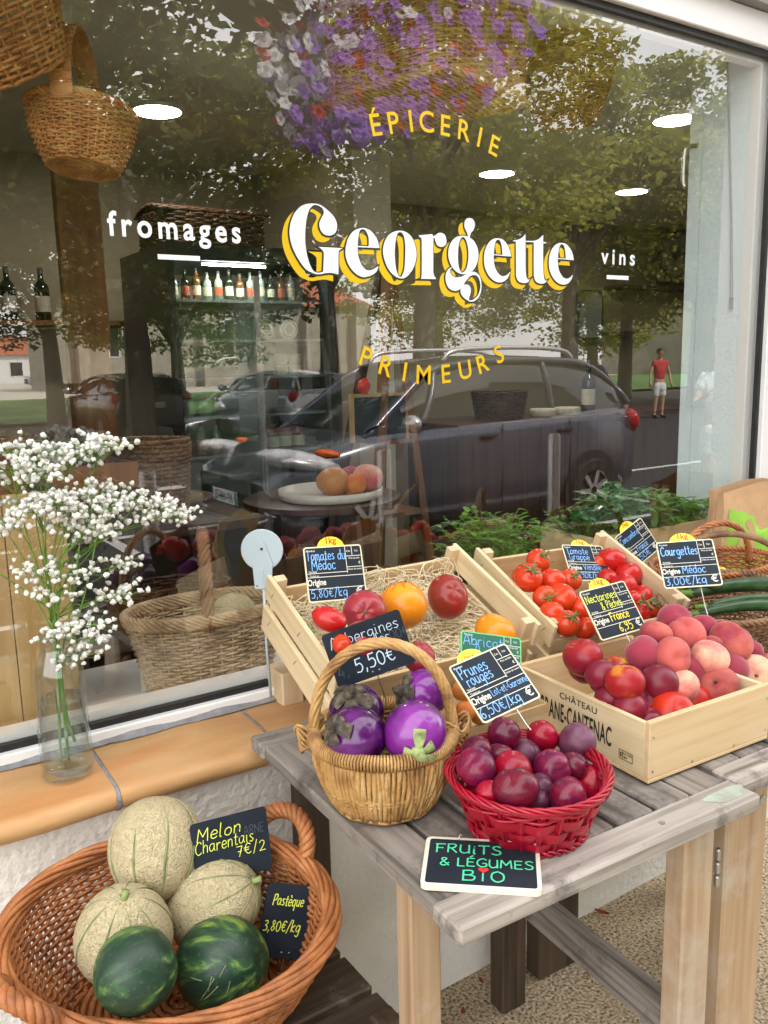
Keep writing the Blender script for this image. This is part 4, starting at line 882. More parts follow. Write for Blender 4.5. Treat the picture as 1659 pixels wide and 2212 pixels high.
def calyx(o, big=1.0, vine=False):
    mb = MB(); rr = random.Random(len(bpy.data.objects))
    for k in range(6):
        a = k*PI/3+rr.uniform(-.3, .3); L_ = rr.uniform(.5, .85)*big
        P = [(0, 0, .80), (math.cos(a)*L_*.35, math.sin(a)*L_*.35, .92), (math.cos(a)*L_*.8, math.sin(a)*L_*.8, .86+rr.uniform(-.1, .25)), (math.cos(a)*L_, math.sin(a)*L_, .84+rr.uniform(-.05, .4))]
        mb.tube(catmull(P, 4), np.linspace(.09, .015, 13)*big, 5)
    mb.tube([(0, 0, .8), (.05, .02, 1.05), (.2, .1, 1.35)], [.09, .075, .09], 6)
    return mb.build('calyx', M['calyx'], o)
for k, x, y, r, Y, lab, cal in TO:
    p, R_ = meas(x, y, r*1.1, Y)
    rot = facing(RNG.uniform(.2, .6), RNG.uniform(.5, .9)) if cal else None
    if cal == 2: rot = facing(.2, .1)
    o = place(ME[k], 'vine_tomato', p, R_, lab, 'tomato', 'tomatoes in the second crate', rot)
    if cal: calyx(o, 1.0 if cal < 3 else .8)
mb = MB()
p0 = at_y(1388, 1290, -.375)
for a, b_, c_ in (((1382, 1298), (1398, 1300), (1416, 1292)), ((1398, 1300), (1400, 1310), (1410, 1316)), ((1388, 1302), (1380, 1306), (1376, 1300)), ((1404, 1297), (1409, 1304), (1418, 1306)), ((1392, 1300), (1388, 1288), (1392, 1282))):
    P = [at_y(*q, -.425)+np.array([0, RNG.uniform(-.004, .004), 0]) for q in (a, b_, c_)]; mb.tube(catmull(P, 4), .0028, 6)
tag(mb.build('tomato_vine', M['calyx']), 'loose green vine stalk lying on the tomatoes at the right front of the second crate', 'vine')

# ---- tomatoes of the first crate
A1 = [
 ('tom_long', 712, 1338, 27, -.40, 'long bright red tomato lying against the left slats on wood wool', Euler((0.2, 1.95, -.55)), None),
 ('tom_pink', 788, 1321, 46, -.375, 'pink beefsteak tomato with a dark navel under its price tag', facing(.05, .12), None),
 ('tom_orange', 871, 1309, 48, -.345, 'orange pointed tomato with red streaks in the middle of the straw', Euler((2.5, .5, .3)), None),
 ('tom_dark', 967, 1289, 45, -.28, 'dark red tomato with a brownish shoulder at the back right of the straw', facing(.35, .6), None),
 ('tom_orange', 1070, 1366, 41, -.41, 'plain orange tomato at the front right corner of the straw crate', Euler((.3, .2, .3)), None),
 ('tom_pink', 783, 1381, 40, -.455, 'pink tomato behind the aubergine slate', facing(.3, .8), None),
 ('tom_pink', 905, 1420, 32, -.49, 'pink tomato behind the right side of the basket handle', facing(.2, .9), None),
 ('tom', 738, 1392, 21, -.465, 'orange red tomato low beside the left slats', None, None),
]
for k, x, y, r, Y, lab, rot, sc in A1:
    p, R_ = meas(x, y, r, Y); o = place(ME[k], 'heirloom_tomato', p, R_, lab, 'tomato', 'heirloom tomatoes on wood wool', rot, sc)
    if 'navel' in lab:
        m2 = MB(); m2.lathe([(0, .83), (.05, .845), (.085, .87), (.06, .878), (.0, .86)], 12); m2.build('navel', M['calyx_old'], o)
    if 'streaks' in lab:
        m2 = MB()
        for q in range(11):
            a = q*2*PI/11; P = []
            for t in np.linspace(PI-.12, PI-1.25, 9):
                a2 = a+.1*math.sin(t*5+q); rr_ = 1.0; P.append((1.012*math.sin(t)*math.cos(a2), 1.012*math.sin(t)*math.sin(a2), .962*math.cos(t)-(.085*math.exp(-((PI-t)/.2)**2))))
            m2.tube(P, .05*np.sin(np.linspace(.3, PI, 9))**.6*(.6+.4*((q*7) % 3)/2)+.003, 5)
        m2.build('streak', pm('orange_red_streak', [(.74, .13, .008), (.80, .2, .01)], 8, .3), o)

# ---- apricots under the plum tag
for x, y, r, Y, lab in [(1000, 1492, 23, -.52, 'apricot showing under the left edge of the plum tag'), (1005, 1538, 22, -.54, 'apricot between the aubergine basket and the plum tag'), (1045, 1500, 24, -.50, 'apricot hidden behind the plum tag'), (1035, 1545, 20, -.545, 'apricot low behind the plum tag')]:
    p, R_ = meas(x, y, r, Y); place(ME['apricot'], 'apricot', p, R_, lab, 'apricot', 'apricots in a small crate')

# ---- aubergines
M['aub'] = fruit('aubergine_skin', (.045, .002, .065), (.022, .001, .036), (.15, .014, .20), .2, rand=.1, nscale=1.6, coat=.5, mixlo=.52, mixhi=.78, sss=0)
M['aub_light'] = fruit('aubergine_skin_light', (.19, .018, .25), (.045, .002, .065), (.30, .045, .37), .22, rand=.0, nscale=1.8, coat=.5, mixlo=.52, mixhi=.8, sss=0)
ME['aub'] = fmesh('aubergine', M['aub'], 1.0, .04, 0, 0, 0, .03); ME['aub_l'] = fmesh('aubergine_light', M['aub_light'], 1.0, .04, 0, 0, 0, .03, seed=4)
def cap(o, mat, fresh):
    mb = MB(); rr = random.Random(5+fresh+int(abs(o.location.x)*1000))
    for k in range(5):                                      # sepals hugging the skin
        a0 = k*2*PI/5+rr.uniform(-.2, .2); g = []
        for t in np.linspace(.02, (.58-.02*fresh)+rr.uniform(-.15, .28), 9):
            w_ = (.66-.2*fresh)*math.sin(min(1, (t+.2)/.4)*PI/2)*max(.0, 1-(t/1.08)**2)+.02; lift = 1.055+.02*math.sin(t*9+k)+max(0, t-.45)*.22*rr.random()
            g.append([(lift*math.sin(t)*math.cos(a0+w_*u), lift*math.sin(t)*math.sin(a0+w_*u), lift*math.cos(t)+.03*(1-u*u)) for u in np.linspace(-1, 1, 6)])
        mb.grid(np.array(g))
    mb.tube(catmull([(0, 0, .94), (.02, 0, 1.14), (.09, .03, 1.32), (.2, .07, 1.52)], 4), np.linspace(.24, .10, 13), 9)
    return mb.build('calyx', M[mat], o)
for k, x, y, r, Y, lab, rot, mat, fr in [
 ('aub', 770, 1538, 54, -.53, 'dark purple aubergine at the back left under a withered calyx', facing(-.3, 1.1), 'calyx_old', 0),
 ('aub_l', 914, 1500, 50, -.55, 'violet aubergine at the back right with a shaggy brown calyx', facing(-1.5, .35, .4), 'calyx_old', 0),
 ('aub', 772, 1592, 61, -.605, 'largest aubergine at the front left with its stalk pointing left', facing(-1.25, .75, .2), 'calyx_old', 0),
 ('aub_l', 896, 1583, 62, -.655, 'bright violet aubergine at the front right with a fresh green calyx', facing(.08, -.40, .4), 'calyx_fresh', 1)]:
    p, R_ = meas(x, y, r, Y); o = place(ME[k], 'aubergine', p, R_, lab, 'aubergine', 'round aubergines in the handled basket', rot); cap(o, mat, fr)

# ---- melons
def melon(name, lab, x, y, ra, rb, Y, axis, seed):
    p, R_ = meas(x, y, ra, Y); sc = rb/ra
    def fn(d): a = math.atan2(d[1], d[0]); t = math.acos(max(-1, min(1, d[2]))); return 1-.022*math.exp(-((math.sin(a*4.5))/.16)**2)*math.sin(t)-.04*math.exp(-(t/.15)**2)+.016*math.sin(3*t+seed)+.012*math.sin(2*a+seed*2)*math.sin(t)
    mb = MB(); mb.ball((0, 0, 0), (R_, R_, R_*sc), 72, 40, fn)
    o = mb.build(name, M['melon'], loc=p, rot=axis); tag(o, lab, 'melon', 'netted melons in the big basket')
    mb = MB()                                                # green suture lines
    for k in range(9):
        a = k*PI/4.5
        P = [(R_*.983*math.sin(t)*math.cos(a+.03*math.sin(t*4+k)), R_*.983*math.sin(t)*math.sin(a+.03*math.sin(t*4+k)), R_*sc*.985*math.cos(t)) for t in np.linspace(.12, PI-.12, 24)]
        mb.tube(P, R_*.023*(.6+.4*np.sin(np.linspace(0, PI, 24))), 6)
    mb.build('suture', M['melon_line'], o)
    mb = MB(); mb.tube([(0, 0, R_*sc*.93), (R_*.02, 0, R_*sc*1.03), (R_*.06, R_*.02, R_*sc*1.12)], [R_*.1, R_*.065, R_*.085], 9); mb.build('stalk', M['calyx_fresh'], o)
    return o
def melon_mat():
    m, t, b = _new('netted_melon_rind'); N = t.nodes.new; L = t.links.new; b.inputs['Roughness'].default_value = .75
    tc = N('ShaderNodeTexCoord'); nz = N('ShaderNodeTexNoise'); nz.inputs['Scale'].default_value = 28; nz.inputs['Detail'].default_value = 2
    ad = N('ShaderNodeMix'); ad.data_type = 'VECTOR'; ad.inputs['Factor'].default_value = .02; L(tc.outputs['Object'], ad.inputs['A']); L(nz.outputs['Color'], ad.inputs['B'])
    mp = N('ShaderNodeMapping'); mp.inputs['Scale'].default_value = (1.25, 1.25, .8); L(ad.outputs['Result'], mp.inputs['Vector'])
    vo = N('ShaderNodeTexVoronoi'); vo.feature = 'DISTANCE_TO_EDGE'; vo.inputs['Scale'].default_value = 105; L(mp.outputs[0], vo.inputs['Vector'])
    r = N('ShaderNodeValToRGB'); r.color_ramp.elements[0].position = .0; r.color_ramp.elements[0].color = (.74, .63, .42, 1); r.color_ramp.elements[1].position = .26; r.color_ramp.elements[1].color = (.50, .43, .235, 1); L(vo.outputs['Distance'], r.inputs['Fac'])
    n2 = N('ShaderNodeTexNoise'); n2.inputs['Scale'].default_value = 9; L(tc.outputs['Object'], n2.inputs['Vector']); mx = N('ShaderNodeMix'); mx.data_type = 'RGBA'; L(n2.outputs['Fac'], mx.inputs['Factor']); L(r.outputs['Color'], mx.inputs['A']); mx.inputs['B'].default_value = (.60, .50, .30, 1); L(mx.outputs['Result'], b.inputs['Base Color'])
    bm = N('ShaderNodeBump'); bm.invert = True; bm.inputs['Strength'].default_value = 1.0; bm.inputs['Distance'].default_value = .006; L(vo.outputs['Distance'], bm.inputs['Height']); L(bm.outputs['Normal'], b.inputs['Normal'])
    return m
M['melon'] = melon_mat(); M['melon_line'] = pm('melon_suture', [(.09, .13, .055), (.2, .24, .1), (.34, .34, .17)], 30, .7)
melon('melon', 'netted melon topmost in the basket, no stalk showing', 337, 1832, 94, 100, -.40, Euler((2.75, .45, .35)), 1)
melon('melon', 'netted melon on the left with its stalk end pointing up', 268, 2020, 95, 104, -.49, Euler((.25, -.12, .4)), 2)
melon('melon', 'netted melon on the right with a stub of stalk pointing to the slates', 461, 1952, 88, 101, -.47, Euler((.25, 1.0, -.35)), 3)
def watermelon_mat():
    m, t, b = _new('watermelon_rind'); N = t.nodes.new; L = t.links.new; b.inputs['Roughness'].default_value = .42
    tc = N('ShaderNodeTexCoord'); oi = N('ShaderNodeObjectInfo'); ad = N('ShaderNodeVectorMath'); ad.operation = 'ADD'; L(tc.outputs['Object'], ad.inputs[0])
    wv = N('ShaderNodeTexNoise'); wv.inputs['Scale'].default_value = 1.0; wv.inputs['Detail'].default_value = 6; wv.inputs['Roughness'].default_value = .65; wv.inputs['Distortion'].default_value = .6
    mp = N('ShaderNodeMapping'); mp.inputs['Scale'].default_value = (34, 34, 9); L(tc.outputs['Object'], mp.inputs['Vector']); L(mp.outputs[0], wv.inputs['Vector'])
    r = N('ShaderNodeValToRGB'); e = r.color_ramp.elements; e[0].position = .46; e[0].color = (.010, .036, .02, 1); e[1].position = .66; e[1].color = (.22, .32, .06, 1); k = e.new(.55); k.color = (.03, .09, .035, 1); L(wv.outputs['Fac'], r.inputs['Fac'])
    ns = N('ShaderNodeTexNoise'); ns.inputs['Scale'].default_value = 160; L(tc.outputs['Object'], ns.inputs['Vector']); rs = N('ShaderNodeValToRGB'); rs.color_ramp.elements[0].position = .62; rs.color_ramp.elements[1].position = .7; L(ns.outputs['Fac'], rs.inputs['Fac'])
    kk = N('ShaderNodeMath'); kk.operation = 'MULTIPLY'; kk.inputs[1].default_value = .3; L(rs.outputs['Color'], kk.inputs[0])
    mx = N('ShaderNodeMix'); mx.data_type = 'RGBA'; L(kk.outputs[0], mx.inputs['Factor']); L(r.outputs['Color'], mx.inputs['A']); mx.inputs['B'].default_value = (.09, .17, .05, 1); L(mx.outputs['Result'], b.inputs['Base Color']); return m
M['wmelon'] = watermelon_mat()
for x, y, ra, rb, Y, rot, lab in [(293, 2096, 82, 82, -.585, Euler((.3, 1.35, .2)), 'small dark green watermelon at the front left of the basket'), (479, 2080, 88, 95, -.56, Euler((.5, 1.25, -.35)), 'larger striped watermelon with scratches at the front right of the basket')]:
    p, R_ = meas(x, y, ra, Y); mb = MB(); mb.ball((0, 0, 0), (R_, R_, R_*rb/ra), 48, 30, lambda d: 1-.05*math.exp(-(math.acos(max(-1, min(1, d[2])))/.2)**2)+.008*math.sin(d[0]*5))
    o = mb.build('watermelon', M['wmelon'], loc=p, rot=rot); tag(o, lab, 'watermelon', 'watermelons in the big basket')
    if 'scratches' in lab:
        mb = MB(); Ri = np.array(rot.to_matrix()).T
        for s0, s1 in (((-.28, -.32), (.0, .18)), ((-.2, -.3), (.08, .02)), ((-.25, .12), (-.5, .14)), ((.1, .2), (.22, .42)), ((.25, -.2), (.32, .1)), ((-.12, -.1), (-.05, .22))):
            P = []
            for t in np.linspace(0, 1, 6):
                u_, v_ = s0[0]+(s1[0]-s0[0])*t, s0[1]+(s1[1]-s0[1])*t; d = Ri @ (CR*u_+CU*v_-CF*math.sqrt(1-u_*u_-v_*v_)); P.append(d*np.array([R_, R_, R_*rb/ra])*1.004)
            mb.tube(P, .0007, 4)
        mb.build('scratch', pm('dry_scratch', [(.22, .24, .12), (.34, .34, .2)], 50, .8), o)
    mb = MB(); mb.lathe([(.0, -R_*rb/ra*.985), (R_*.05, -R_*rb/ra*1.0), (R_*.07, -R_*rb/ra*.985)], 10); mb.build('blossom_end', M['calyx_old'], o)

# ---- courgettes and squash
M['courg'] = pm('courgette_skin', [(.010, .035, .012), (.022, .065, .02), (.06, .11, .045)], 30, .28, .05, 80, stretch=(.25, 1, 1), pos=[.35, .55, .75])
for a, b_, r, lab, ya, yb in [((1492, 1281), (1720, 1266), 16, 'longest courgette lying behind the other two in its basket', .945, .945), ((1527, 1310), (1720, 1300), 11.5, 'courgette in the middle with a pale star shaped stalk end', .938, .94), ((1508, 1326), (1720, 1312), 12.5, 'courgette at the front rim of its basket', .93, .932), ((1475, 1268), (1560, 1272), 12, 'courgette half hidden behind its price tag', .955, .955)]:
    A_, B_ = at_z(*a, ya), at_z(*b_, yb); R_ = r*depth(A_)/FPX; t = np.linspace(0, 1, 12)[:, None]
    P = A_+(B_-A_)*t+np.array([0, 0, 1])*(.012*np.sin(t*PI)); prof_ = R_*np.array([.55, .72, .82, .9, .96, 1, 1.02, 1.04, 1.05, 1.03, .9, .4])
    mb = MB(); mb.tube(P-A_, prof_, 16); o = mb.build('courgette', M['courg'], loc=A_); tag(o, lab, 'courgette', 'courgettes in the handled basket')
    d = (A_-B_)/np.linalg.norm(A_-B_); mb = MB(); mb.tube([d*-.002, d*.012, d*.028], [R_*.62, R_*.45, R_*.55], 6); mb.build('stalk', M['stem_green'], o)
for x, y, r, lab in [(1574, 1250, 15, 'yellow squash behind the courgette tag, left one'), (1600, 1258, 13, 'yellow squash behind the courgettes, right one'), (1556, 1236, 12, 'yellow squash nearly hidden by the courgette tag')]:
    p, R_ = meas(x, y, r, -.30); place(ME['squash'], 'yellow_squash', p, R_*1.1, lab, 'squash', 'yellow squashes in the orange basket', Euler((.4, .2, x)))

# ---------------------------------------------------------------- baskets outside
CRh = np.array([CR[0], CR[1], 0])/np.hypot(CR[0], CR[1]); AZ = math.atan2(CRh[1], CRh[0])
def rim_rope(mb, pt, t, R, r, strands, turns, n=140, dr=0.0):
    th = np.arange(n)*2*PI/n; rope(mb, np.array([pt(np.array(a), t, dr) for a in th]), R, r, strands, turns, 6, True)

# aubergine basket: close-set golden uprights, twisted handle
c0 = (.700, -.577, TZ); bk = empty('handled_basket', 'golden wicker basket with a high twisted handle, holding round aubergines', 'basket', c0)
pr = lambda t: (.082+.030*math.sin(min(1, t*1.15)*PI/2), .084+.030*math.sin(min(1, t*1.15)*PI/2), .004+.108*t)
mb = MB()
pt = wicker(mb, pr, 3, 92, .0022, .0025, .0034, 2, AZ, n=5, t0=.30, t1=.42)
wicker(mb, lambda t: tuple(np.array(pr(t))-[.006, .006, 0]), 22, 46, .0028, .002, .002, 3, AZ, n=5, seed=9)
for j in range(92):
    a = j*2*PI/92+RNG.uniform(-.012, .012); mb.tube(np.array([pt(np.array(a+.02*math.sin(t*5+j)), t, .002*math.sin(t*9+j*2)) for t in np.linspace(0.02, .97, 8)]), .0036*RNG.uniform(.85, 1.2), 6)
mb.build('body', M['w_gold'], bk)
mb = MB(); coil_base(mb, .084, .086, .006, .004, AZ); mb.build('base', M['w_gold'], bk)
mb = MB(); th = np.arange(130)*2*PI/130
P = np.array([pt(np.array(a), 1.0, -.001) for a in th])+[0, 0, .004]; rope(mb, P, .0052, .0052, 3, 30, 7, True)
for k in range(150):
    a = k*2*PI/150; q = pt(np.array(a), 1.0); rr_ = pt(np.array(a), 1.0, .01)-q; rr_ /= np.linalg.norm(rr_)
    mb.tube([q+rr_*(.0105*math.cos(f))+np.array([0, 0, .004+.0115*math.sin(f)]) for f in np.linspace(-1.1, PI+1.1, 8)], .0021, 5)
mb.build('rim', M['w_gold'], bk)
mb = MB(); hh = []
for f in np.linspace(0, PI, 60): hh.append(np.array([CRh[0]*.112*math.cos(f), CRh[1]*.112*math.cos(f), .10+.165*abs(math.sin(f))**.8]))
rope(mb, np.array(hh), .0056, .0040, 6, 3.2, 7)
mb.build('handle', M['w_gold'], bk)
for s in (0, PI):
    mb = MB(); q = np.array([CRh[0]*.116*math.cos(s), CRh[1]*.116*math.cos(s), .11])
    for k in range(9):
        ph = k*.7; mb.tube([q+np.array([.016*math.cos(f+ph)*(1+.1*k % 3), .016*math.sin(f+ph), .013*math.sin(2*f+ph)+.004*(k-4)]) for f in np.linspace(0, 2*PI, 16)], .0023, 5)
    mb.build('binding', M['w_gold'], bk)

# red splint basket
c1 = (.833, -.772, TZ); bk = empty('red_basket', 'lacquered red splint basket filled with plums', 'basket', c1)
pr = lambda t: (.083+.032*t**.8, .086+.034*t**.8, .003+.084*t)
def bands(mb, pr, rows, stakes, amp, rot, t0, t1, sub=4):
    R = rotz(rot); th = np.arange(stakes*sub+1)*2*PI/(stakes*sub)
    for i in range(rows):
        ta, tb = t0+(t1-t0)*i/rows+.004, t0+(t1-t0)*(i+1)/rows-.004; g = []
        for f in np.linspace(0, 1, 5):
            t = ta+(tb-ta)*f; a, b, z = pr(t); off = amp*np.cos(th*stakes/2+PI*(i % 2))+.0012*math.sin(f*PI)
            g.append(np.stack([(a+off)*np.cos(th), (b+off)*np.sin(th), np.full(len(th), z)], 1) @ R.T)
        mb.grid(np.array(g)); mb.grid(np.array(g)*[.992, .992, 1])
mb = MB(); bands(mb, pr, 3, 24, .0036, AZ, .06, .70)
R_ = rotz(AZ)
for j in range(24):
    a = j*2*PI/24; g = [[(np.array([pr(t)[0]*math.cos(a+u), pr(t)[1]*math.sin(a+u), pr(t)[2]])) @ R_.T for u in (-.045, 0, .045)] for t in np.linspace(0, 1, 8)]; mb.grid(np.array(g))
mb.build('body', M['w_red'], bk)
mb = MB(); ptr = wicker(mb, lambda t: (pr(t)[0]+.001, pr(t)[1]+.001, pr(t)[2]), 3, 24, .0028, .004, .0022, 4, AZ, n=6, t0=.74, t1=1.0)
for k in range(3): rim_rope(mb, ptr, .97+.045*k, .0036, .0024, 4, 5+2*k, 160, .002*k)
rim_rope(mb, ptr, .03, .003, .0028, 2, 20, 140, .002)
mb.build('rim', M['w_red'], bk)
mb = MB(); coil_base(mb, .084, .087, .005, .004, AZ); mb.build('base', M['w_red'], bk)

# big melon basket
c2 = np.array([.376, -.462, .488]); bk = empty('oval_basket', 'large round orange wicker basket with two rope handles, holding melons', 'basket', tuple(c2))
TL = rotx(0) ; TL = np.array(Matrix.Rotation(rad(11), 3, Vector(tuple(CRh))))
pr = lambda t: (.162+.080*math.sin(min(1, t)*PI/2*.95), .125+.055*math.sin(min(1, t)*PI/2*.95), .006+.172*t)
mb = MB(); ptm = wicker(mb, pr, 32, 44, .0030, .0036, .0036, 4, AZ, n=6, seed=5, tilt=TL, jitter=.3)
mb.build('body', M['w_orange'], bk)
mb = MB(); coil_base(mb, .167, .127, .008, .006, AZ, tilt=TL); mb.build('base', M['w_orange'], bk)
mb = MB()
th = np.arange(200)*2*PI/200
for k in range(3):
    P = np.array([ptm(np.array(a), .97+.035*k, .004+.008*(k % 2)) for a in th]); rope(mb, P, .0075, .0046, 5, 3+k, 7, True)
mb.build('rim', M['w_orange'], bk)
for s in (0.0, PI):
    mb = MB(); P = []
    for f in np.linspace(-.35, PI+.35, 44):
        a = s+.9+.235*math.cos(f); hgt = math.sin(f); P.append(ptm(np.array(a), 1.0+.34*hgt, .008+.03*max(0, hgt)))
    rope(mb, np.array(P), .0085, .0062, 4, 5, 7)
    mb.build('handle', M['w_orange'], bk)

# courgette basket (brown, handled)
c3 = (1.758, -.468, TZ); bk = empty('handled_basket', 'brown wicker basket with a bent rod handle, holding courgettes', 'basket', c3)
pr = lambda t: (.175+.06*t, .105+.045*t, .004+.128*t)
mb = MB(); pt3 = wicker(mb, pr, 15, 60, .0030, .0034, .0030, 3, c3[0]*0+.49, n=5, seed=11); mb.build('body', M['w_brown'], bk)
mb = MB(); coil_base(mb, .168, .108, .006, .005, c3[0]*0+.49); mb.build('base', M['w_brown'], bk)
mb = MB(); rim_rope(mb, pt3, 1.02, .005, .004, 3, 26, 160); mb.build('rim', M['w_brown'], bk)
mb = MB(); q0, q1 = pt3(np.array(-PI/2+.25), .8), pt3(np.array(PI/2+.12), .8); P = [q0+(q1-q0)*(.5-.5*math.cos(f))+np.array([0, 0, .02+.155*math.sin(f)**.75]) for f in np.linspace(0.001, PI-.001, 30)]
mb.tube(P, .0078, 9); mb.build('handle', M['w_brown'], bk)
# squash basket (orange, behind it)
c4 = (2.03, -.235, .80); bk = empty('handled_basket', 'orange wicker basket with a twisted handle, holding yellow squashes behind the courgettes', 'basket', c4)
pr = lambda t: (.15+.06*t, .10+.03*t, .004+.12*t)
mb = MB(); pt4 = wicker(mb, pr, 16, 50, .0030, .0034, .0030, 3, .0, n=5, seed=12); mb.build('body', M['w_orange'], bk)
mb = MB(); rim_rope(mb, pt4, 1.02, .005, .004, 3, 24, 140); mb.build('rim', M['w_orange'], bk)
mb = MB(); P = [np.array([-.165*math.cos(f), 0, .10+.135*math.sin(f)**.8]) for f in np.linspace(0.001, PI-.001, 40)]; rope(mb, np.array(P), .006, .0042, 5, 4, 6); mb.build('handle', M['w_orange'], bk)
# small round basket cut by the edge of the picture
c5 = (1.835, -.66, TZ); bk = empty('small_basket', 'small orange wicker basket at the right edge beside the wine crate', 'basket', c5)
pr = lambda t: (.08+.02*t, .08+.02*t, .004+.075*t)
mb = MB(); pt5 = wicker(mb, pr, 11, 30, .0030, .0034, .0030, 3, .2, n=5, seed=13); mb.build('body', M['w_orange'], bk)
mb = MB(); rim_rope(mb, pt5, 1.02, .005, .004, 3, 16, 90); mb.build('rim', M['w_orange'], bk)

# ---------------------------------------------------------------- crates
def slat_crate(name, label, c, ang, W, D, H, gapped):
    """front and back: one low board; ends: two slats on posts, higher than the boards. local x right, y up the slope, z out of the crate"""
    Mx = frame_M(c, rad(ang[0]), rad(ang[1]), rad(ang[2])); r = empty(name, label, 'crate', M=Mx)
    # plane z=0 is the rim of the ends
    mb = MB(); mb.box((0, 0, -H+.003), (W-.002, D-.002, .005)); flat(mb, 'floor', M['poplar_x'], r)
    for s in (-1, 1):
        z0 = -.035 if s > 0 else -.045
        mb = MB(); mb.box((0, s*(D/2-.004), (z0-H)/2), (W-.004, .008, H+z0), bev=.001); flat(mb, 'long_board', M['pine_x'], r)
        for k, (za, zb) in enumerate(((-.058, -.002), (-H+.006, -.078))):
            mb = MB(); mb.box((s*(W/2+.005), 0, (za+zb)/2), (.010, D+.012, zb-za), bev=.0015); flat(mb, 'end_slat', M['poplar'], r)
    for s in (-1, 1):
        for q in (-1, 1):
            mb = MB(); x, y = s*(W/2-.012), q*(D/2-.014); mb.box((x, y, -H/2), (.024, .02, H-.001), bev=.001); flat(mb, 'corner_post', M['pine_z'], r)
    mb = MB()
    for s in (-1, 1):
        for q in (-.42, -.02, .40):
            for z in (-.03, -.1): mb.box((s*(W/2+.0106), q*D, z), (.0008, .0012, .018), rot=rotx(.5))
        for q in (-.42, .42): mb.box((q*W, -D/2-.0004, -.08), (.012, .0008, .0012), rot=roty(.4))
    flat(mb, 'staple', M['steel'], r)
    return r
CR1 = slat_crate('slatted_crate', 'pale slatted wooden crate lined with wood wool, tilted towards the street', (.957, -.272, 1.0185), (-4.5, 68.3, 1.8), .455, .31, .145, True)
CR2 = slat_crate('slatted_crate', 'slatted wooden crate full of vine tomatoes, right of the straw crate', (1.444, -.297, 1.001), (-6.0, 69.2, -.4), .372, .31, .13, True)
mb = MB(); mb.box((0, 0, .0365), (.05, .078, .073), bev=.002)
tag(flat(mb, 'wooden_block', M['pine_z'], loc=(.79, -.043, .7665)), 'square pine block on the tiled sill propping up the straw crate', 'block')
mb = MB(); mb.box((0, 0, .035), (.05, .08, .07), bev=.002)
tag(flat(mb, 'wooden_block', M['pine_z'], loc=(1.62, -.05, .7665)), 'pine block on the sill hidden behind the vine tomato crate', 'block')
# wood wool in the first crate
mb = MB(); Wc, Dc = .425, .28
for k in range(2600):
    x, y = RNG.uniform(-Wc/2, Wc/2), RNG.uniform(-Dc/2, Dc/2); z = -.118+.045*RNG.random()+.035*max(0, y/Dc+.1); a = RNG.uniform(0, 2*PI); L_ = RNG.uniform(.03, .085); cur = RNG.uniform(-30, 30)
    P = []; q = np.array([x, y, z]); lift = RNG.uniform(-.25, .45)
    for s in range(6):
        P.append(q.copy()); q = q+np.array([math.cos(a), math.sin(a), lift*(1-s/2.5)])*L_/5; a += cur*L_/5; q[0] = np.clip(q[0], -Wc/2, Wc/2); q[1] = np.clip(q[1], -Dc/2, Dc/2)
    mb.tube(P, .0011, 3, caps=False)
for k in range(26):
    x = RNG.uniform(-.1, Wc/2); P = catmull([(x, Dc/2-.03, -.09), (x+RNG.uniform(-.02, .03), Dc/2-.01, -.045+RNG.uniform(0, .03)), (x+RNG.uniform(-.05, .06), Dc/2-.02+RNG.uniform(-.02, .02), -.03+RNG.uniform(-.02, .03)), (x+RNG.uniform(-.08, .08), Dc/2-.05, -.08)], 4); mb.tube(P, .0009, 3, caps=False)
g = np.array([[(x, y, -.128+.012*math.sin(x*40)*math.sin(y*50)) for x in np.linspace(-Wc/2, Wc/2, 20)] for y in np.linspace(-Dc/2, Dc/2, 14)]); mb.grid(g)
ww = mb.build('wood_wool', M['straw']); ww.matrix_world = CR1.matrix_world; tag(ww, 'pale curly wood wool bedding in the first tomato crate', 'wood wool', kind='stuff')
# apricot crate between (only its edge shows)
mb = MB()
ap = empty('small_crate', 'small low crate of apricots hidden behind the plum tag', 'crate', (.99, -.475, TZ))
mb = MB(); mb.box((0, 0, .004), (.2, .15, .006)); flat(mb, 'floor', M['poplar_x'], ap)
for s in (-1, 1):
    mb = MB(); mb.box((0, s*.077, .03), (.2, .006, .058)); flat(mb, 'long_board', M['pine_x'], ap)
    mb = MB(); mb.box((s*.099, 0, .03), (.006, .146, .058)); flat(mb, 'end_board', M['poplar'], ap)
# wine crate
wcx, wcy, wW, wD, wH, wyaw = 1.243, -.637, .315, .338, .100, -.045
wc = empty('wine_crate', 'branded pine wine crate without lid, heaped with peaches and nectarines', 'crate', (wcx, wcy, TZ+.001), (0, 0, wyaw))
mb = MB(); mb.box((0, 0, .004), (wW, wD, .007), bev=.001); flat(mb, 'floor', M['pine_x'], wc)
t_ = .011
for s in (-1, 1):
    mb = MB(); mb.box((0, s*(wD/2-t_/2), .008+wH/2), (wW, t_, wH), bev=.0012); flat(mb, 'long_board', M['pine_x'], wc)
    mb = MB(); mb.box((s*(wW/2-t_/2), 0, .008+(wH-.004)/2), (t_-.001, wD-2*t_-.0005, wH-.004), bev=.001); flat(mb, 'end_board', M['poplar'], wc)
mb = MB()
for (x, z) in ((-.148, .02), (-.148, .08), (.148, .02), (.148, .08), (-.05, .012), (.06, .012)): mb.lathe([(.0, 0), (.0022, 0), (.0022, .0006), (0, .0006)], 10, (x, -wD/2-.0001, z), rot=rotx(PI/2))
flat(mb, 'nail', M['steel'], wc)
mb = MB()                                             # print burnt into the left end board (faces -x)
def onleft(V, F, y0, z0): mb.add(np.c_[np.full(len(V), -wW/2-.0006), y0-V[:, 0], z0+V[:, 1]], F)
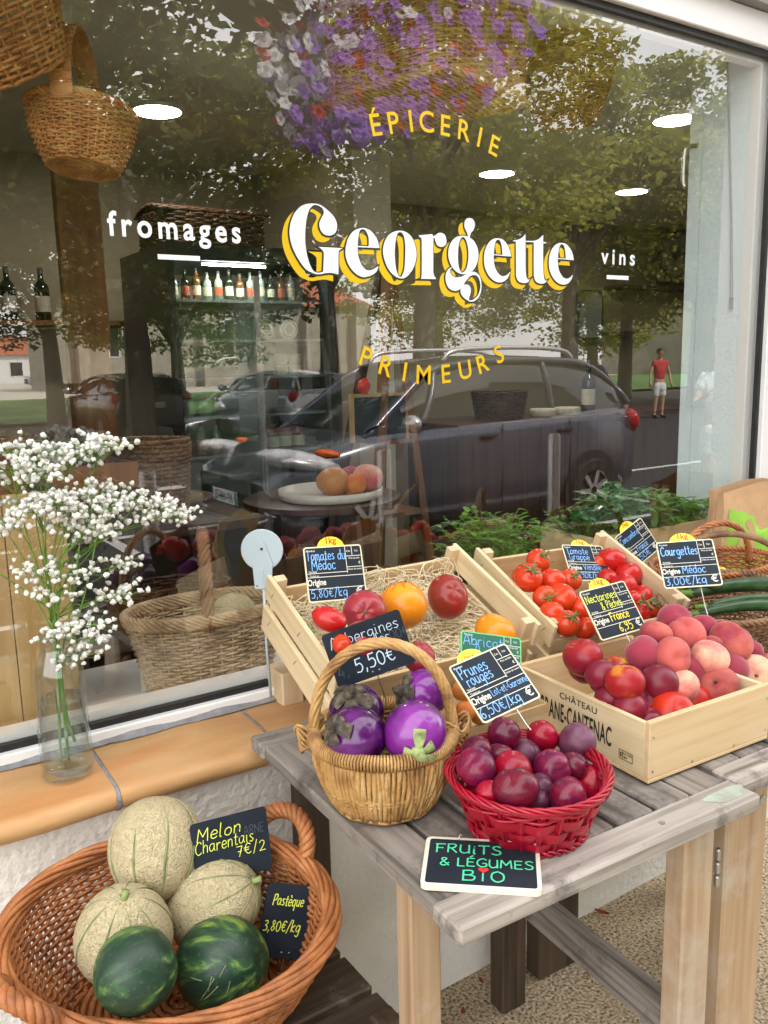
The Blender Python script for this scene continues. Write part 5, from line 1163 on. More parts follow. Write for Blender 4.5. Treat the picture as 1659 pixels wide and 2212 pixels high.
for body, size, y0, z0, b, wt in (('CHÂTEAU', .0165, -.002, .080, .006, .095), ('BRANE-CANTENAC', .050, .006, .034, .016, .182), ('6 Blles', .0155, .112, .050, .01, .034)):
    V, F = text_mesh(body, size, b, 1.05); V = V*np.array([wt/(V[:, 0].max()-V[:, 0].min()), 1, 1]); onleft(V, F, y0, z0)
for (ya, yb, za, zb) in ((-.104, -.134, .0385, .0375), (-.104, -.134, .0215, .0225), (-.1035, -.1045, .0385, .0215), (-.1335, -.1345, .0385, .0215), (-.1115, -.1125, .0385, .0215)):
    mb.add([(-wW/2-.0006, ya, za), (-wW/2-.0006, yb, za), (-wW/2-.0006, yb, zb), (-wW/2-.0006, ya, zb)], [(0, 1, 2, 3)])
V, F = text_mesh('BLE NET', .0062, .01); onleft(V, F, -.1225, .0315); V, F = text_mesh('MT', .0062, .01); onleft(V, F, -.1185, .0245); V, F = text_mesh('E', .011, .02); onleft(V, F, -.108, .026)
flat(mb, 'burnt_print', M['print_black'], wc)
# filling under the fruit so that no empty floor shows
# ---------------------------------------------------------------- price tags
def tag_board(name, label, c, ang, w_, h_, style, lines, kilo=None, pin=None, border='tagborder', face='slate', origin=None, group='price tags on pins'):
    Mx = frame_M(c, *[rad(a) for a in ang]); r = empty(name, label, 'price tag', M=Mx, group=group); z = .0012
    mb = MB(); mb.prism(rrect(w_, h_, .006), -z, z); flat(mb, 'board', M[border if style == 'printed' else face], r)
    if style == 'printed':
        mb = MB(); mb.prism(rrect(w_*.955, h_*.95, .004), z, z+.0004); flat(mb, 'writing_panel', M[face], r)
        mb = MB(); zz = z+.0007; bw = .0006
        def ln(x0, y0, x1, y1): 
            if abs(y0-y1) < 1e-6: mb.add([(x0, y0-bw, zz), (x1, y0-bw, zz), (x1, y0+bw, zz), (x0, y0+bw, zz)], [(0, 1, 2, 3)])
            else: mb.add([(x0-bw, y0, zz), (x0+bw, y0, zz), (x0+bw, y1, zz), (x0-bw, y1, zz)], [(0, 1, 2, 3)])
        X, Y = w_*.475, h_*.475
        ln(X*.44, -Y*.02, X*.44, Y); ln(X*.68, Y*.66, X*.68, Y); ln(X*.44, Y*.62, X, Y*.62); ln(X*.44, Y*.2, X, Y*.2); ln(-X, Y*.03, X*.44, Y*.03); ln(-X, -Y*.12, X, -Y*.12); ln(-X, -Y*.56, X, -Y*.56)
        for s_, x_, y_, z_ in (('Cat.', X*.56, Y*.78, .0052), ('Cal.', X*.84, Y*.78, .0052), ('Prix au kilo', X*.74, Y*.50, .0050), ('€', X*.92, Y*.3, .007), ('Unité de vente', X*.72, Y*.08, .0048), ('Produit', -X*.8, Y*.86, .0058), ('Variété', -X*.8, Y*.06, .0056), ('Traité au', -X*.76, -Y*.1, .0052)):
            put_text(mb, s_, z_, x_, y_, zz, bold=.006)
        put_text(mb, '€', h_*.2, X*.8, -Y*.88, zz, bold=.012)
        V, F = text_mesh('Origine', h_*.155, .022); mb.add(V*np.array([.72, 1, 1])+np.array([-X*.70, -Y*.42, zz]), F)
        flat(mb, 'printed_lines', M['white_print'], r)
    by = {}
    for (s_, x_, y_, hh_, ink, kw) in lines:
        m_ = by.setdefault(ink, MB()); kw = dict(kw); fit_ = kw.pop('fit', None)
        if fit_ is not None: nat = hand(MB(), s_, 0, 0, hh_*h_/4); kw['squeeze'] = (fit_-x_)*w_/2/nat
        kw.setdefault('wid', .27)
        hand(m_, s_, x_*w_/2, y_*h_/2, hh_*h_/4, z=z+.0009+.0001*len(by), **kw)
    for ink, m_ in by.items(): flat(m_, 'handwriting', M[ink], r)
    if kilo:
        a = np.linspace(0, PI, 20); R_ = w_*.235; x0 = -w_*.02 if style == 'printed' else 0
        poly = [(x0+R_*math.cos(t), h_/2-.0035+R_*.82*math.sin(t)) for t in a]
        mb = MB(); mb.prism(poly, -.0024, -.0014); tb = flat(mb, 'kilo_tab', M['tabyellow'], r)
        mb = MB(); V, F = text_mesh(kilo, R_*.62, .03); mb.add(V+np.array([x0, h_/2+R_*.2, -.0012]), F); flat(mb, 'tab_text', M['orange_ink'], tb)
    if pin:
        mb = MB(); mb.tube([(pin[0]*w_, -h_/2+.012, -.0020), (pin[0]*w_, -h_/2-pin[1]*.5, -.0024), (pin[0]*w_+pin[2], -h_/2-pin[1], -.004)], .0011, 6)
        for s in (-1, 1): mb.lathe([(.0, z+.0004), (.0014, z+.0006), (.0008, z+.0011)], 8, (pin[0]*w_+s*.006, -h_/2+.009, 0), capt=True)
        flat(mb, 'pin', M['steel'], r)
    return r
B, Wt, Yl, Gd = 'chalk_blue', 'chalk_white', 'chalk_yellow', 'chalk_gold'
tag_board('price_tag', 'tomato price tag with blue handwriting at the back of the straw crate', (.8138, -.24, 1.0886), (-12, 23.4, -2.3), .12, .11, 'printed',
   [('Tomates du', -.93, .50, .105, B, dict(fit=.42)), ('Médoc', -.78, .15, .11, B, dict(fit=.06)), ('5,80€/kg', -.9, -.84, .095, B, dict(fit=.36))], '1kg', (0.1, .06, 0))
tag_board('price_tag', 'plum price tag in blue handwriting leaning over the red basket', (.8807, -.64, .9717), (-13.2, 47.4, 13.6), .12, .11, 'printed',
   [('Prunes', -.86, .46, .115, B, dict(fit=.1)), ('rouges', -.78, .16, .11, B, dict(fit=.1)), ('Lot-et-Garonne', -.30, -.38, .07, B, dict(fit=.97)), ('6,50€/kg', -.95, -.86, .105, B, dict(fit=.45))], None, (0.07, .055, .004))
tag_board('price_tag', 'nectarine price tag in yellow handwriting behind the wine crate', (1.3217, -.5, .9807), (-10, 37.3, 5.1), .12, .11, 'printed',
   [('Nectarines', -.9, .46, .095, Yl, dict(fit=.42)), ('& Pêches', -.40, .10, .09, Yl, dict(fit=.5)), ('France', -.26, -.40, .10, Gd, dict(fit=.55, wid=.34)), ('6,95', -.1, -.86, .105, Gd, dict(fit=.5, wid=.32))], '1kg', (0.05, .06, .004))
tag_board('price_tag', 'courgette price tag in blue handwriting on the brown basket', (1.5095, -.54, 1.0585), (-41.9, 39.6, 5.3), .12, .11, 'printed',
   [('Courgettes', -.9, .38, .115, B, dict(fit=.4, wid=.3)), ('Médoc', -.28, -.42, .1, B, dict(fit=.55)), ('3,00€/kg', -.92, -.88, .105, B, dict(fit=.5))], '1kg', (0.12, .085, .004))
tag_board('price_tag', 'tomato price tag half sunk among the vine tomatoes', (1.527, -.235, 1.0), (-11.6, 44.6, -9), .112, .103, 'printed',
   [('Tomate', -.88, .46, .11, B, dict(fit=.2)), ('Grappe', -.8, .14, .105, B, dict(fit=.2)), ('Vendée', -.26, -.42, .1, B, dict(fit=.6)), ('3,90€/kg', -.7, -.86, .1, B, dict(fit=.5))], '1kg', (-.1, .04, 0))
tag_board('price_tag', 'slanting price tag seen between the slats behind the courgette tag', (1.80, -.16, 1.0), (-13, 20, 27), .105, .10, 'printed',
   [('Concombre', -.9, .4, .1, B, dict(fit=.4)), ('France', -.26, -.42, .1, B, dict(fit=.5)), ('1,50€', -.7, -.86, .1, B, dict(fit=.4))], '1kg', (0, .05, 0))
tag_board('price_tag', 'black slate for round aubergines behind the basket handle', (.736, -.482, 1.016), (-25.8, 4, 16.2), .140, .098, 'slate',
   [('Aubergines', -.86, .42, .12, Wt, dict(wid=.22, fit=.9)), ('rondes', -.30, .04, .125, Wt, dict(wid=.22, fit=.6)), ('5,50€', -.45, -.66, .165, Wt, dict(wid=.26, fit=.6)), ('2,00€', .35, .05, .11, 'ghost', {}), ('4,', -.9, -.66, .14, 'ghost', dict(wid=.25))], None, (0, .05, 0), group='black slates with chalk prices')
tag_board('price_tag', 'black slate for melons standing behind the topmost melon', (.4738, -.5+.03, .735), (-8.2, 11.8, .5), .125, .102, 'slate',
   [('Melon', -.88, .42, .12, Yl, dict(wid=.24, slant=.2, fit=.3)), ('Charentais', -.95, .04, .115, Yl, dict(wid=.22, slant=.1, fit=.6)), ('7€/2', .1, -.34, .105, Yl, dict(wid=.24, fit=.9)), ('la pièce', -.9, -.68, .1, Yl, dict(wid=.22, fit=.1)), ('CHARNE', .15, .25, .085, 'ghost', dict(fit=.9))], None, (0, .06, 0), group='black slates with chalk prices')
tag_board('price_tag', 'black slate for watermelons at the right rim of the melon basket', (.536, -.53, .612), (-13.7, 14, -17), .082, .114, 'slate',
   [('Pastèque', -.72, .42, .088, Yl, dict(wid=.3, slant=.1, fit=.55)), ('3,80€/kg', -.92, -.28, .092, Yl, dict(wid=.3, slant=.1, fit=.6))], None, (.08, .06, 0), group='black slates with chalk prices')
tag_board('price_tag', 'green bordered apricot tag with a yellow piece tab behind the plum tag', (.972, -.525, .962), (-8, 28, -16), .125, .085, 'printed', [('Abricot', -.92, .42, .13, B, dict(fit=.4)), ('A', -.55, .08, .13, B, {})], None, (0, .06, 0), border='tag_green_edge', face='tag_green')
pc = bpy.data.objects[[o.name for o in bpy.data.objects if o.get('label', '').startswith('plum price tag')][0]]
mb = MB(); a = np.linspace(0, PI, 20); poly = [(-.014+.026*math.cos(t), .0515+.020*math.sin(t)) for t in a]; mb.prism(poly, -.0024, -.0014); tb = flat(mb, 'piece_tab', M['tabyellow'], pc)
mb = MB()
for s_, y_, z_ in (('La', .0645, .0055), ('Pièce', .0552, .0095)): V, F = text_mesh(s_, z_, .016); mb.add(V+np.array([-.014, y_, -.0012]), F)
flat(mb, 'tab_text', M['orange_ink'], tb)
# organic sign lying on the table
p = at_z(1040, 1868, TZ+.006); u = at_z(1180.7, 1925, TZ)-at_z(917.3, 1909, TZ); ay = math.atan2(u[1], u[0])
bs = empty('table_sign', 'cream framed blackboard with green hand lettering lying flat at the table corner', 'sign', (p[0], p[1], TZ+.0065), (rad(2.0), 0, ay))
mb = MB(); mb.prism(rrect(.163, .113, .009), -.005, .003); flat(mb, 'frame', M['bio_frame'], bs)
mb = MB(); mb.prism(rrect(.151, .101, .004), .003, .0034); flat(mb, 'board', M['slate'], bs)
mb = MB(); hand(mb, 'FRUiTS', -.066, .018, .0030, .42, z=.004, squeeze=1.32); hand(mb, '&', -.058, -.0115, .0026, .42, z=.0041, squeeze=1.3); hand(mb, 'LÉGUMES', -.034, -.0115, .0027, .42, z=.004, squeeze=1.27); hand(mb, 'B', -.026, -.042, .0033, .38, z=.004, squeeze=1.5); hand(mb, 'I', .001, -.042, .0026, .42, z=.004); hand(mb, 'O', .013, -.042, .0033, .38, z=.004, squeeze=1.3)
flat(mb, 'handwriting', M['chalk_green'], bs)
mb = MB(); P = [(16*math.sin(t)**3, 13*math.cos(t)-5*math.cos(2*t)-2*math.cos(3*t)-math.cos(4*t)) for t in np.arange(26)*2*PI/26]; mb.add([(.003+x*.00046, -.0185+y*.00042, .0042) for x, y in P], [tuple(range(26))]); flat(mb, 'heart', M['red_ink'], bs)
mb = MB(); mb.tube([(-.035, .05, .004), (-.032, .056, .009), (-.028, .062, .002)], .0008, 5); mb.build('string', M['twine'], bs)
# white disc on a stem stuck in front of the glass
ds = empty('disc_clip', 'white plastic disc on a tapering clip beside the straw crate', 'clip', tuple(at_y(570, 1270, -.07)), (0, 0, AZ))
mb = MB(); mb.lathe([(.0, -.002), (.0425, -.002), (.044, -.001), (.044, .001), (.0425, .002), (0, .002)], 40, (0, .0, .082), rot=rotx(PI/2)); flat(mb, 'disc', M['white_plastic'], ds)
mb = MB(); mb.prism([(-.018, 0), (.018, 0), (.021, .055), (.011, .085), (.004, .10), (-.004, .10), (-.011, .085), (-.021, .055)], .0026, .0056, M=np.array([[1, 0, 0, 0], [0, 0, -1, 0], [0, 1, 0, 0], [0, 0, 0, 1]])); mb.box((0, -.006, .02), (.004, .003, .04)); flat(mb, 'clip', M['white_plastic'], ds)
mb = MB(); mb.lathe([(0, 0), (.003, 0), (.003, .001), (0, .001)], 10, (0, -.0058, .085), rot=rotx(PI/2))
for s in (-1, 1): mb.lathe([(0, 0), (.0017, 0), (.0017, .001), (0, .001)], 8, (s*.013, -.0058, .006), rot=rotx(PI/2))
flat(mb, 'rivet', M['print_black'], ds)
mb = MB(); mb.tube([(0, -.003, .012), (0, -.003, -.12), (.004, 0, -.245)], .003, 7); mb.build('stem', M['white_plastic'], ds)

# ---------------------------------------------------------------- paper bag
bg_ = empty('paper_bag', 'brown kraft paper bag with a green printed square behind the baskets at the right', 'bag', (2.36, -.125, .772), (0, 0, -.16))
mb = MB(); W2, D2, Hb = .31, .07, .33
loop = [(-.5, -.5), (-.25, -.5), (0, -.5), (.25, -.5), (.5, -.5), (.5, -.1), (.46, 0), (.5, .1), (.5, .5), (.25, .5), (0, .5), (-.25, .5), (-.5, .5), (-.5, .1), (-.455, 0), (-.5, -.1)]
g = []
for t in np.linspace(0, 1, 12):
    z = Hb*t; k = 1-.06*t; g.append([(x*W2*k+.004*math.sin(t*7+y*5), y*D2*(1-.12*t)+.004*math.sin(t*9+x*6), z+(0.012*math.sin(x*5+1)*t**4)) for x, y in loop])
mb.grid(np.array(g), closed_u=True); bag = mb.build('body', M['kraft'], bg_, auto=30)
fy = lambda x, t: -.5*D2*(1-.12*t)-.0012+.004*math.sin(t*9+(x/W2)*6)
def onbag(poly, mat, dy, nm):
    mb = MB(); mb.add([(x, fy(x, z/Hb)-dy, z) for x, z in poly], [tuple(range(len(poly)))]); return mb
def strip(mb, pts, w_, dy):
    P = np.array(pts, float); T = np.gradient(P, axis=0); T /= np.linalg.norm(T, axis=1)[:, None]; Nn = np.stack([-T[:, 1], T[:, 0]], 1)*w_/2; n = len(P)
    Q = np.concatenate([P+Nn, P-Nn]); mb.add([(x, fy(x, z/Hb)-dy, z) for x, z in Q], [(i, i+1, n+i+1, n+i) for i in range(n-1)])
mb = MB(); g = [[(x, fy(x, z/Hb)-.0002, z-.018*math.sin((x+.1)/.2*PI)*(z > .2)) for x in np.linspace(-.128, .125, 10)] for z in np.linspace(.07, .262, 12)]; mb.grid(np.array(g)); gp = mb.build('green_print', M['bag_green'], bag)
mb = MB(); strip(mb, [(-.098, .09), (-.066, .18), (-.046, .225)], .021, .0009); strip(mb, [(-.046, .225), (-.027, .18), (.0, .09)], .026, .0010); strip(mb, [(-.082, .13), (-.012, .13)], .016, .0008); strip(mb, [(.035, .09), (.035, .225)], .023, .0009); strip(mb, catmull([(.035, .22), (.085, .212), (.09, .175), (.04, .162), (.1, .152), (.1, .102), (.035, .095)], 4), .015, .0011)
flat(mb, 'emblem', M['kraft'], bag)
mb = MB(); V, F = text_mesh('AGRICULTURE', .021, .01, 1.1); mb.add(np.array([(x, fy(x, .055/Hb)-.0009, .05+y) for x, y, _ in V]), F); flat(mb, 'print', pm('olive_print', [(.30, .33, .14), (.36, .38, .18)], 20, .8), bag)

# ---------------------------------------------------------------- vase and baby's breath on the sill
vx, vy, vz = .306, -.118, .7665
vs = empty('glass_vase', 'clear glass bottle vase half full of water on the tiled sill', 'vase', (vx, vy, vz))
Rv = .0455
outp = [(0, 0), (Rv*.8, 0), (Rv*.97, .004), (Rv, .012), (Rv, .095), (Rv*.955, .10), (Rv*1.0, .106), (Rv*.955, .112), (Rv*.99, .118), (Rv*.97, .125), (Rv*.97, .185), (Rv*.92, .205), (Rv*.78, .225), (Rv*.64, .238), (Rv*.62, .262), (Rv*.68, .268)]
inp = [(Rv*.62, .268), (Rv*.57, .262), (Rv*.58, .24), (Rv*.72, .224), (Rv*.86, .203), (Rv*.91, .184), (Rv*.89, .03), (Rv*.93, .02), (Rv*.8, .012), (0, .010)]
mb = MB(); mb.lathe(outp+inp, 40, capb=False, capt=False); mb.build('glass', M['vase'], vs)
mb = MB(); mb.lathe([(0, .0105), (Rv*.79, .0125), (Rv*.925, .0205), (Rv*.885, .0305), (Rv*.885, .148), (Rv*.86, .1465), (0, .1465)], 40, capb=False, capt=False); mb.build('water', M['water'], vs)
bq = empty('bouquet', "spray of white baby's breath standing in the glass vase", 'bouquet', (vx, vy, vz+.02))
stems, bl = MB(), MB(); rr = random.Random(11); np_ = np.array
def blossom(c, r):
    ph = rr.uniform(0, 6); k1 = rr.randint(3, 5)
    bl.ball(c, (r, r, r*.85), 8, 6, lambda d: 1+.24*math.sin(k1*math.atan2(d[1], d[0])+ph)+.14*math.sin(5*d[2]+ph)+rr.uniform(-.2, .2), rot=rotx(rr.uniform(-1, 1)) @ roty(rr.uniform(-1, 1)))
def spray(base, tip, n, spread, r=.0049):
    """a stem that forks and forks again, a blossom on every end"""
    base, tip = np_(base, float), np_(tip, float); d = tip-base; L_ = np.linalg.norm(d); d = d/L_
    stems.tube(catmull([base, base+d*L_*.5+np_([rr.uniform(-.01, .01), rr.uniform(-.01, .01), .012]), tip-d*spread*.9], 4), np.linspace(.0014, .0009, 9), 5)
    q0 = tip-d*spread*.9
    for k in range(max(3, n//7)):
        v = np_([rr.gauss(0, 1), rr.gauss(0, 1)*.8, rr.gauss(.35, .6)]); v /= np.linalg.norm(v)+1e-9; q = tip+v*spread*rr.uniform(.35, 1)*np_([1.25, 1, .62])
        stems.tube(catmull([q0, (q0+q)/2+np_([0, 0, .004]), q-v*.012], 3), .0007, 4, caps=False)
        for j in range(9):
            w_ = np_([rr.gauss(0, 1), rr.gauss(0, 1), rr.gauss(.2, .7)]); e = q+w_*.0145*np_([1.2, 1.2, .8])
            stems.tube([q-v*.012, (q-v*.012+e)/2+np_([0, 0, .001]), e], .00045, 3, caps=False); blossom(e, r*rr.uniform(.7, 1.15))
O = np_([0, 0, 0]); vtop = np_([vx, vy, vz+.27])
# main tufts measured in the picture (x, y, sideways spread, blossoms), at the depth of the vase or a little in front
TF = [(225, 968, .045, 70, .01), (150, 985, .04, 50, .02), (60, 985, .045, 70, .0), (20, 1020, .045, 60, -.02), (90, 1035, .04, 50, -.02), (255, 1065, .032, 36, .02), (345, 1108, .045, 56, .02), (385, 1112, .018, 16, .02), (300, 1085, .03, 36, .0), (150, 1090, .05, 76, -.03), (90, 1100, .05, 76, -.04), (200, 1110, .045, 66, -.02), (30, 1110, .04, 40, -.03), (150, 1150, .045, 60, -.04), (215, 1150, .04, 45, -.02), (100, 1230, .04, 30, -.04), (170, 1245, .045, 34, -.03), (240, 1225, .035, 26, .0), (270, 1290, .03, 20, .0), (110, 1290, .04, 26, -.03), (215, 1300, .035, 24, -.02), (180, 1355, .04, 40, -.04), (130, 1375, .03, 24, -.04), (200, 1390, .03, 30, -.03), (165, 1420, .025, 14, -.02), (10, 1140, .02, 10, -.02)]
for x, y, sp, n, dy in TF:
    tip = at_y(x, y, vy+dy); k = 0 if y < 1200 else 1
    b0 = vtop+np_([rr.uniform(-.008, .008), rr.uniform(-.006, .006), .02+.10*rr.random()*(y < 1180)])
    if y > 1330: b0 = vtop+np_([0, 0, -.01])
    spray(b0, tip, n, sp)
for (xa, ya, xb, yb) in ((118, 1405, 130, 1200), (135, 1405, 175, 1150), (128, 1405, 90, 1180), (150, 1405, 215, 1130), (125, 1400, 75, 1290), (125, 1330, 0, 1240)):
    stems.tube(catmull([at_y(xa, ya, vy), at_y((xa+xb)/2+4, (ya+yb)/2, vy-.01), at_y(xb, yb, vy-.02)], 5), np.linspace(.0019, .0012, 11), 6)
mw = [Matrix.Translation((-vx, -vy, -vz-.02))]
for x0, x1 in ((-.012, -.002), (.016, .0), (.002, .004)): stems.tube(catmull([(vx+x0, vy-.004, vz+(.028 if x0 < .01 else .06)), (vx+x0*.5+x1*.5, vy, vz+.1), (vx+x1, vy, vz+.2), (vx+x1, vy, vz+.3)], 5), .0027, 7)
s_ = stems.build('stems', M['stem_green'], bq); s_.location = (-vx, -vy, -vz-.02)
b_ = bl.build('blossoms', M['gyp'], bq); b_.location = (-vx, -vy, -vz-.02); b_['kind'] = 'stuff'

# ---------------------------------------------------------------- inside the shop
for x, y, lab in [(1.32, 2.0, 'round ceiling light nearest the hanging round basket'), (3.39, 1.02, 'round ceiling light nearest the pale inner wall'), (3.41, 2.27, 'round ceiling light below the curved yellow word'), (4.57, 2.28, 'round ceiling light far right in front of the tree reflection'), (3.43, 3.52, 'round ceiling light right of the pale pillar'), (4.63, 3.57, 'farthest round ceiling light, above the second part of the shop name')]:
    r = empty('ceiling_light', lab, 'ceiling light', (x, y, 2.55), group='round lights in the shop ceiling')
    mb = MB(); mb.lathe([(0, -.016), (.085, -.016), (.098, -.012)], 36, capb=False, capt=False); flat(mb, 'diffuser', M['downlight'], r)
    mb = MB(); mb.lathe([(.098, -.012), (.108, -.014), (.113, 0)], 36, capb=False, capt=False); mb.build('ring', M['white_ceramic'], r)
def hang(name, label, c, prw, rows, stakes, mat, rot=0, tilt=None, handle=None, sq=2.0, rw=.0035, top=2.55):
    r = empty(name, label, 'basket', c, group='wicker baskets hung from the shop ceiling')
    mb = MB(); pt = wicker(mb, prw, rows, stakes, rw, rw*1.1, rw, 3, rot, n=5, seed=int(c[0]*100), tilt=tilt, sq=sq); mb.build('body', M[mat], r)
    mb = MB()
    a, b, z = prw(0)
    if sq == 2.0: coil_base(mb, a, b, z+.002, rw*1.2, rot, tilt=tilt)
    else:
        R = rotz(rot); n = int(2*b/(rw*2.4))
        for i in range(n):
            y = -b+2*b*(i+.5)/n; mb.tube(np.array([(x, y, z+.003*math.cos(x*60+PI*(i % 2))) for x in np.linspace(-a, a, 40)]) @ R.T, rw, 5)
        for x in np.linspace(-a, a, 12): mb.tube(np.array([(x, -b, z+.002), (x, b, z+.002)]) @ R.T, rw, 5)
    mb.build('base', M[mat], r)
    mb = MB(); rim_rope(mb, pt, 1.01, rw*1.5, rw*1.2, 3, 20, 120, .001)
    if sq != 2.0:
        rim_rope(mb, pt, .02, rw*1.4, rw*1.2, 3, 20, 120, .001)
    mb.build('rim', M[mat], r)
    return r, pt
T1_ = rotx(-.12) @ roty(.1)
r, pt = hang('hanging_basket', 'round wicker basket with a wide strap handle hung on white twine at the left', (.575, .45, 1.95), lambda t: (.080+.044*math.sin(t*PI/2), .068+.037*math.sin(t*PI/2), .13*t), 22, 36, 'w_hang', .3, T1_, rw=.0034)
mb = MB(); g = []
for f in np.linspace(.0, PI, 24):
    q = np.array([.105*math.cos(f), 0.0, .13+.17*math.sin(f)**.9]); g.append([rotz(1.0) @ (q+np.array([0, u, 0])) for u in (-.024, -.012, 0, .012, .024)])
mb.grid(np.array(g)); mb.grid(np.array(g)*[1, 1, 1]+[0, 0, -.004])
for k in range(24): mb.tube(np.array([p_+(0, 0, .002) for p_ in g[k]]), .0036, 5)
mb.build('handle', M['w_hang'], r)
mb = MB(); mb.tube(catmull([(-.06, -.06, .13), (-.045, -.05, .24), (-.01, -.02, .29), (0, 0, .30), (0, 0, .6)], 5), .002, 5); mb.build('twine', M['twine'], r)
r, pt = hang('hanging_basket', 'dark brown open weave basket hung tilted in the top left corner', (.455, .42, 2.13), lambda t: (.11+.05*t, .09+.04*t, .15*t), 14, 30, 'w_hang', .4, rotx(.35) @ roty(-.5), rw=.0036)
mb = MB(); rope(mb, np.array([(.14*math.cos(f), 0, .14+.13*math.sin(f)) for f in np.linspace(0, PI, 30)]) @ (rotx(.35) @ roty(-.5)).T, .007, .005, 4, 3); mb.build('handle', M['w_brown'], r)
mb = MB(); mb.tube([(0, 0, .26), (.02, 0, .39)], .002, 5); mb.build('twine', M['twine'], r)
r, pt = hang('hanging_basket', 'large square trunk of pale wicker hung behind the flowers above the yellow word', (1.60, .49, 2.24), lambda t: (.222+.01*t, .222+.01*t, .29*t), 40, 56, 'w_trunk', .32, None, sq=7.0, rw=.0040)
r, pt = hang('hanging_basket', 'deep round yellowish basket hung right of the square trunk', (2.30, .62, 2.30), lambda t: (.10+.07*math.sin(t*PI/2), .10+.07*math.sin(t*PI/2), .25*t), 34, 40, 'w_hang', .1, None, rw=.0033)
# tall wooden post with shelf and bottles at the left
mb = MB(); mb.box((0, 0, 1.2), (.15, .05, 2.4), bev=.004); tag(flat(mb, 'wooden_post', M['orange_post'], loc=(.83, 1.5, 0)), 'broad orange brown wooden shelf upright at the left of the shop', 'post')
mb = MB(); mb.box((0, 0, 0), (1.3, .24, .025), bev=.003); tag(flat(mb, 'wall_shelf', M['orange_post'], loc=(.75, 2.88, 1.715)), 'wooden bottle shelf on the wall behind the orange brown upright', 'shelf')
M['wine_glass'] = pm('dark_bottle_glass', [(.008, .012, .008), (.016, .02, .012)], 4, .08, spec=.8)
M['label_cream'] = pm('bottle_label', [(.5, .44, .32), (.62, .56, .44)], 40, .7)
M['label_red'] = pm('red_bottle_label', [(.42, .06, .03), (.5, .12, .06)], 30, .7)
M['amber'] = pm('amber_bottle', [(.10, .035, .008), (.16, .06, .014)], 5, .1, spec=.8)
M['clearish'] = pm('pale_bottle', [(.26, .33, .28), (.36, .42, .36)], 5, .1, spec=.8)
M['foil'] = pm('bottle_cap', [(.05, .05, .05), (.1, .1, .1)], 10, .4)
def bottle(p, h, r, mat, lab, label_mat='label_cream', group=None, gold=False):
    e = empty('bottle', lab, 'bottle', p, group=group)
    mb = MB(); mb.lathe([(0, 0), (r, 0), (r, h*.6), (r*.85, h*.68), (r*.38, h*.76), (r*.33, h*.95)], 16, capt=False); mb.build('glass', M[mat], e)
    mb = MB(); mb.lathe([(r*1.012, h*.16), (r*1.012, h*.46)], 16, capb=False, capt=False); mb.build('paper_label', M[label_mat], e)
    mb = MB(); mb.lathe([(r*.36, h*.88), (r*.38, h), (0, h)], 12, capb=False, capt=False); mb.build('cap', M['foil'], e)
    return e
bottle((.975, 2.82, 1.729), .25, .036, 'wine_glass', 'dark wine bottle on the wall shelf left of the orange upright'); bottle((.82, 2.82, 1.729), .25, .036, 'wine_glass', 'dim wine bottle on the shelf at the left edge of the picture')
# refrigerated cabinet
fx0, fx1, fy, fz = 1.32, 2.14, 2.0, 2.02
fr = empty('drinks_fridge', 'tall black glass-fronted drinks fridge with a lit strip', 'fridge', (fx0, fy, 0))
mb = MB(); slab(mb, 0, .03, 0, .66, 0, fz); slab(mb, .79, .82, 0, .66, 0, fz); slab(mb, .03, .79, 0, .66, fz-.07, fz); slab(mb, .03, .79, .02, .64, 0, .35); slab(mb, .03, .79, .62, .66, .35, fz-.1); flat(mb, 'cabinet', M['black_paint'], fr)
for z in (.72, 1.073, 1.250, 1.428, 1.598, 1.775):
    mb = MB(); slab(mb, .035, .785, .05, .60, z, z+.012); flat(mb, 'shelf', pm('fridge_shelf', [(.22, .25, .24)], 4, .3), fr)
mb = MB(); slab(mb, .17, .47, .012, .03, fz-.088, fz-.080); flat(mb, 'led_strip', M['led'], fr)
mb = MB(); slab(mb, .035, .785, .575, .585, .36, fz-.13); flat(mb, 'inner_back', pm('fridge_lining', [(.28, .38, .33), (.34, .44, .39)], 2, .5), fr)
mb = MB(); slab(mb, .035, .4, -.006, -.001, .36, fz-.13); slab(mb, .42, .785, -.006, -.001, .36, fz-.13); gd = flat(mb, 'glass_door', glass_thin('fridge_door_glass', (.93, .98, .95), .8, .06), fr)
mb = MB(); slab(mb, .395, .425, -.012, -.001, .36, fz-.13); slab(mb, .4, .405, -.035, -.02, .9, 1.5); flat(mb, 'handle', M['steel'], gd)
ords = 'first second third fourth fifth sixth seventh eighth ninth tenth eleventh twelfth'.split()
for k in range(12):
    bottle((fx0+.07+.0535*k, fy+.13, 1.788), .125+.008*(k % 3), .019, ['clearish', 'clearish', 'amber', 'wine_glass'][(k*7) % 4], f'{ords[k]} small bottle from the left on the top fridge shelf', ['label_cream', 'label_cream', 'label_red'][(k*5) % 3], 'small bottles on the top fridge shelf')
M['lemonade'] = pm('lemonade_carton', [(.25, .45, .5), (.3, .5, .55)], 6, .5)
for k in range(3): bottle((fx0+.08+.075*k, fy+.12, 1.086), .15, .024, 'clearish', f'{ords[k]} clear striped bottle on the lowest lit fridge shelf', 'label_cream', 'clear bottles low in the fridge')
for k in range(4):
    e = empty('cheese_pot', ['left upper', 'right upper', 'left lower', 'right lower'][k]+' white printed tub of the four stacked in the fridge', 'tub', (fx0+.585+.074*(k % 2), fy+.12, 1.441+.051*(1-k//2)), group='white tubs in the fridge')
    mb = MB(); mb.lathe([(0, 0), (.028, 0), (.034, .049), (.0, .050)], 18, capt=False); mb.build('tub', M['white_ceramic'], e)
    mb = MB(); mb.lathe([(.0312, .012), (.0335, .04)], 18, capb=False, capt=False); mb.build('label', M['label_cream'], e)
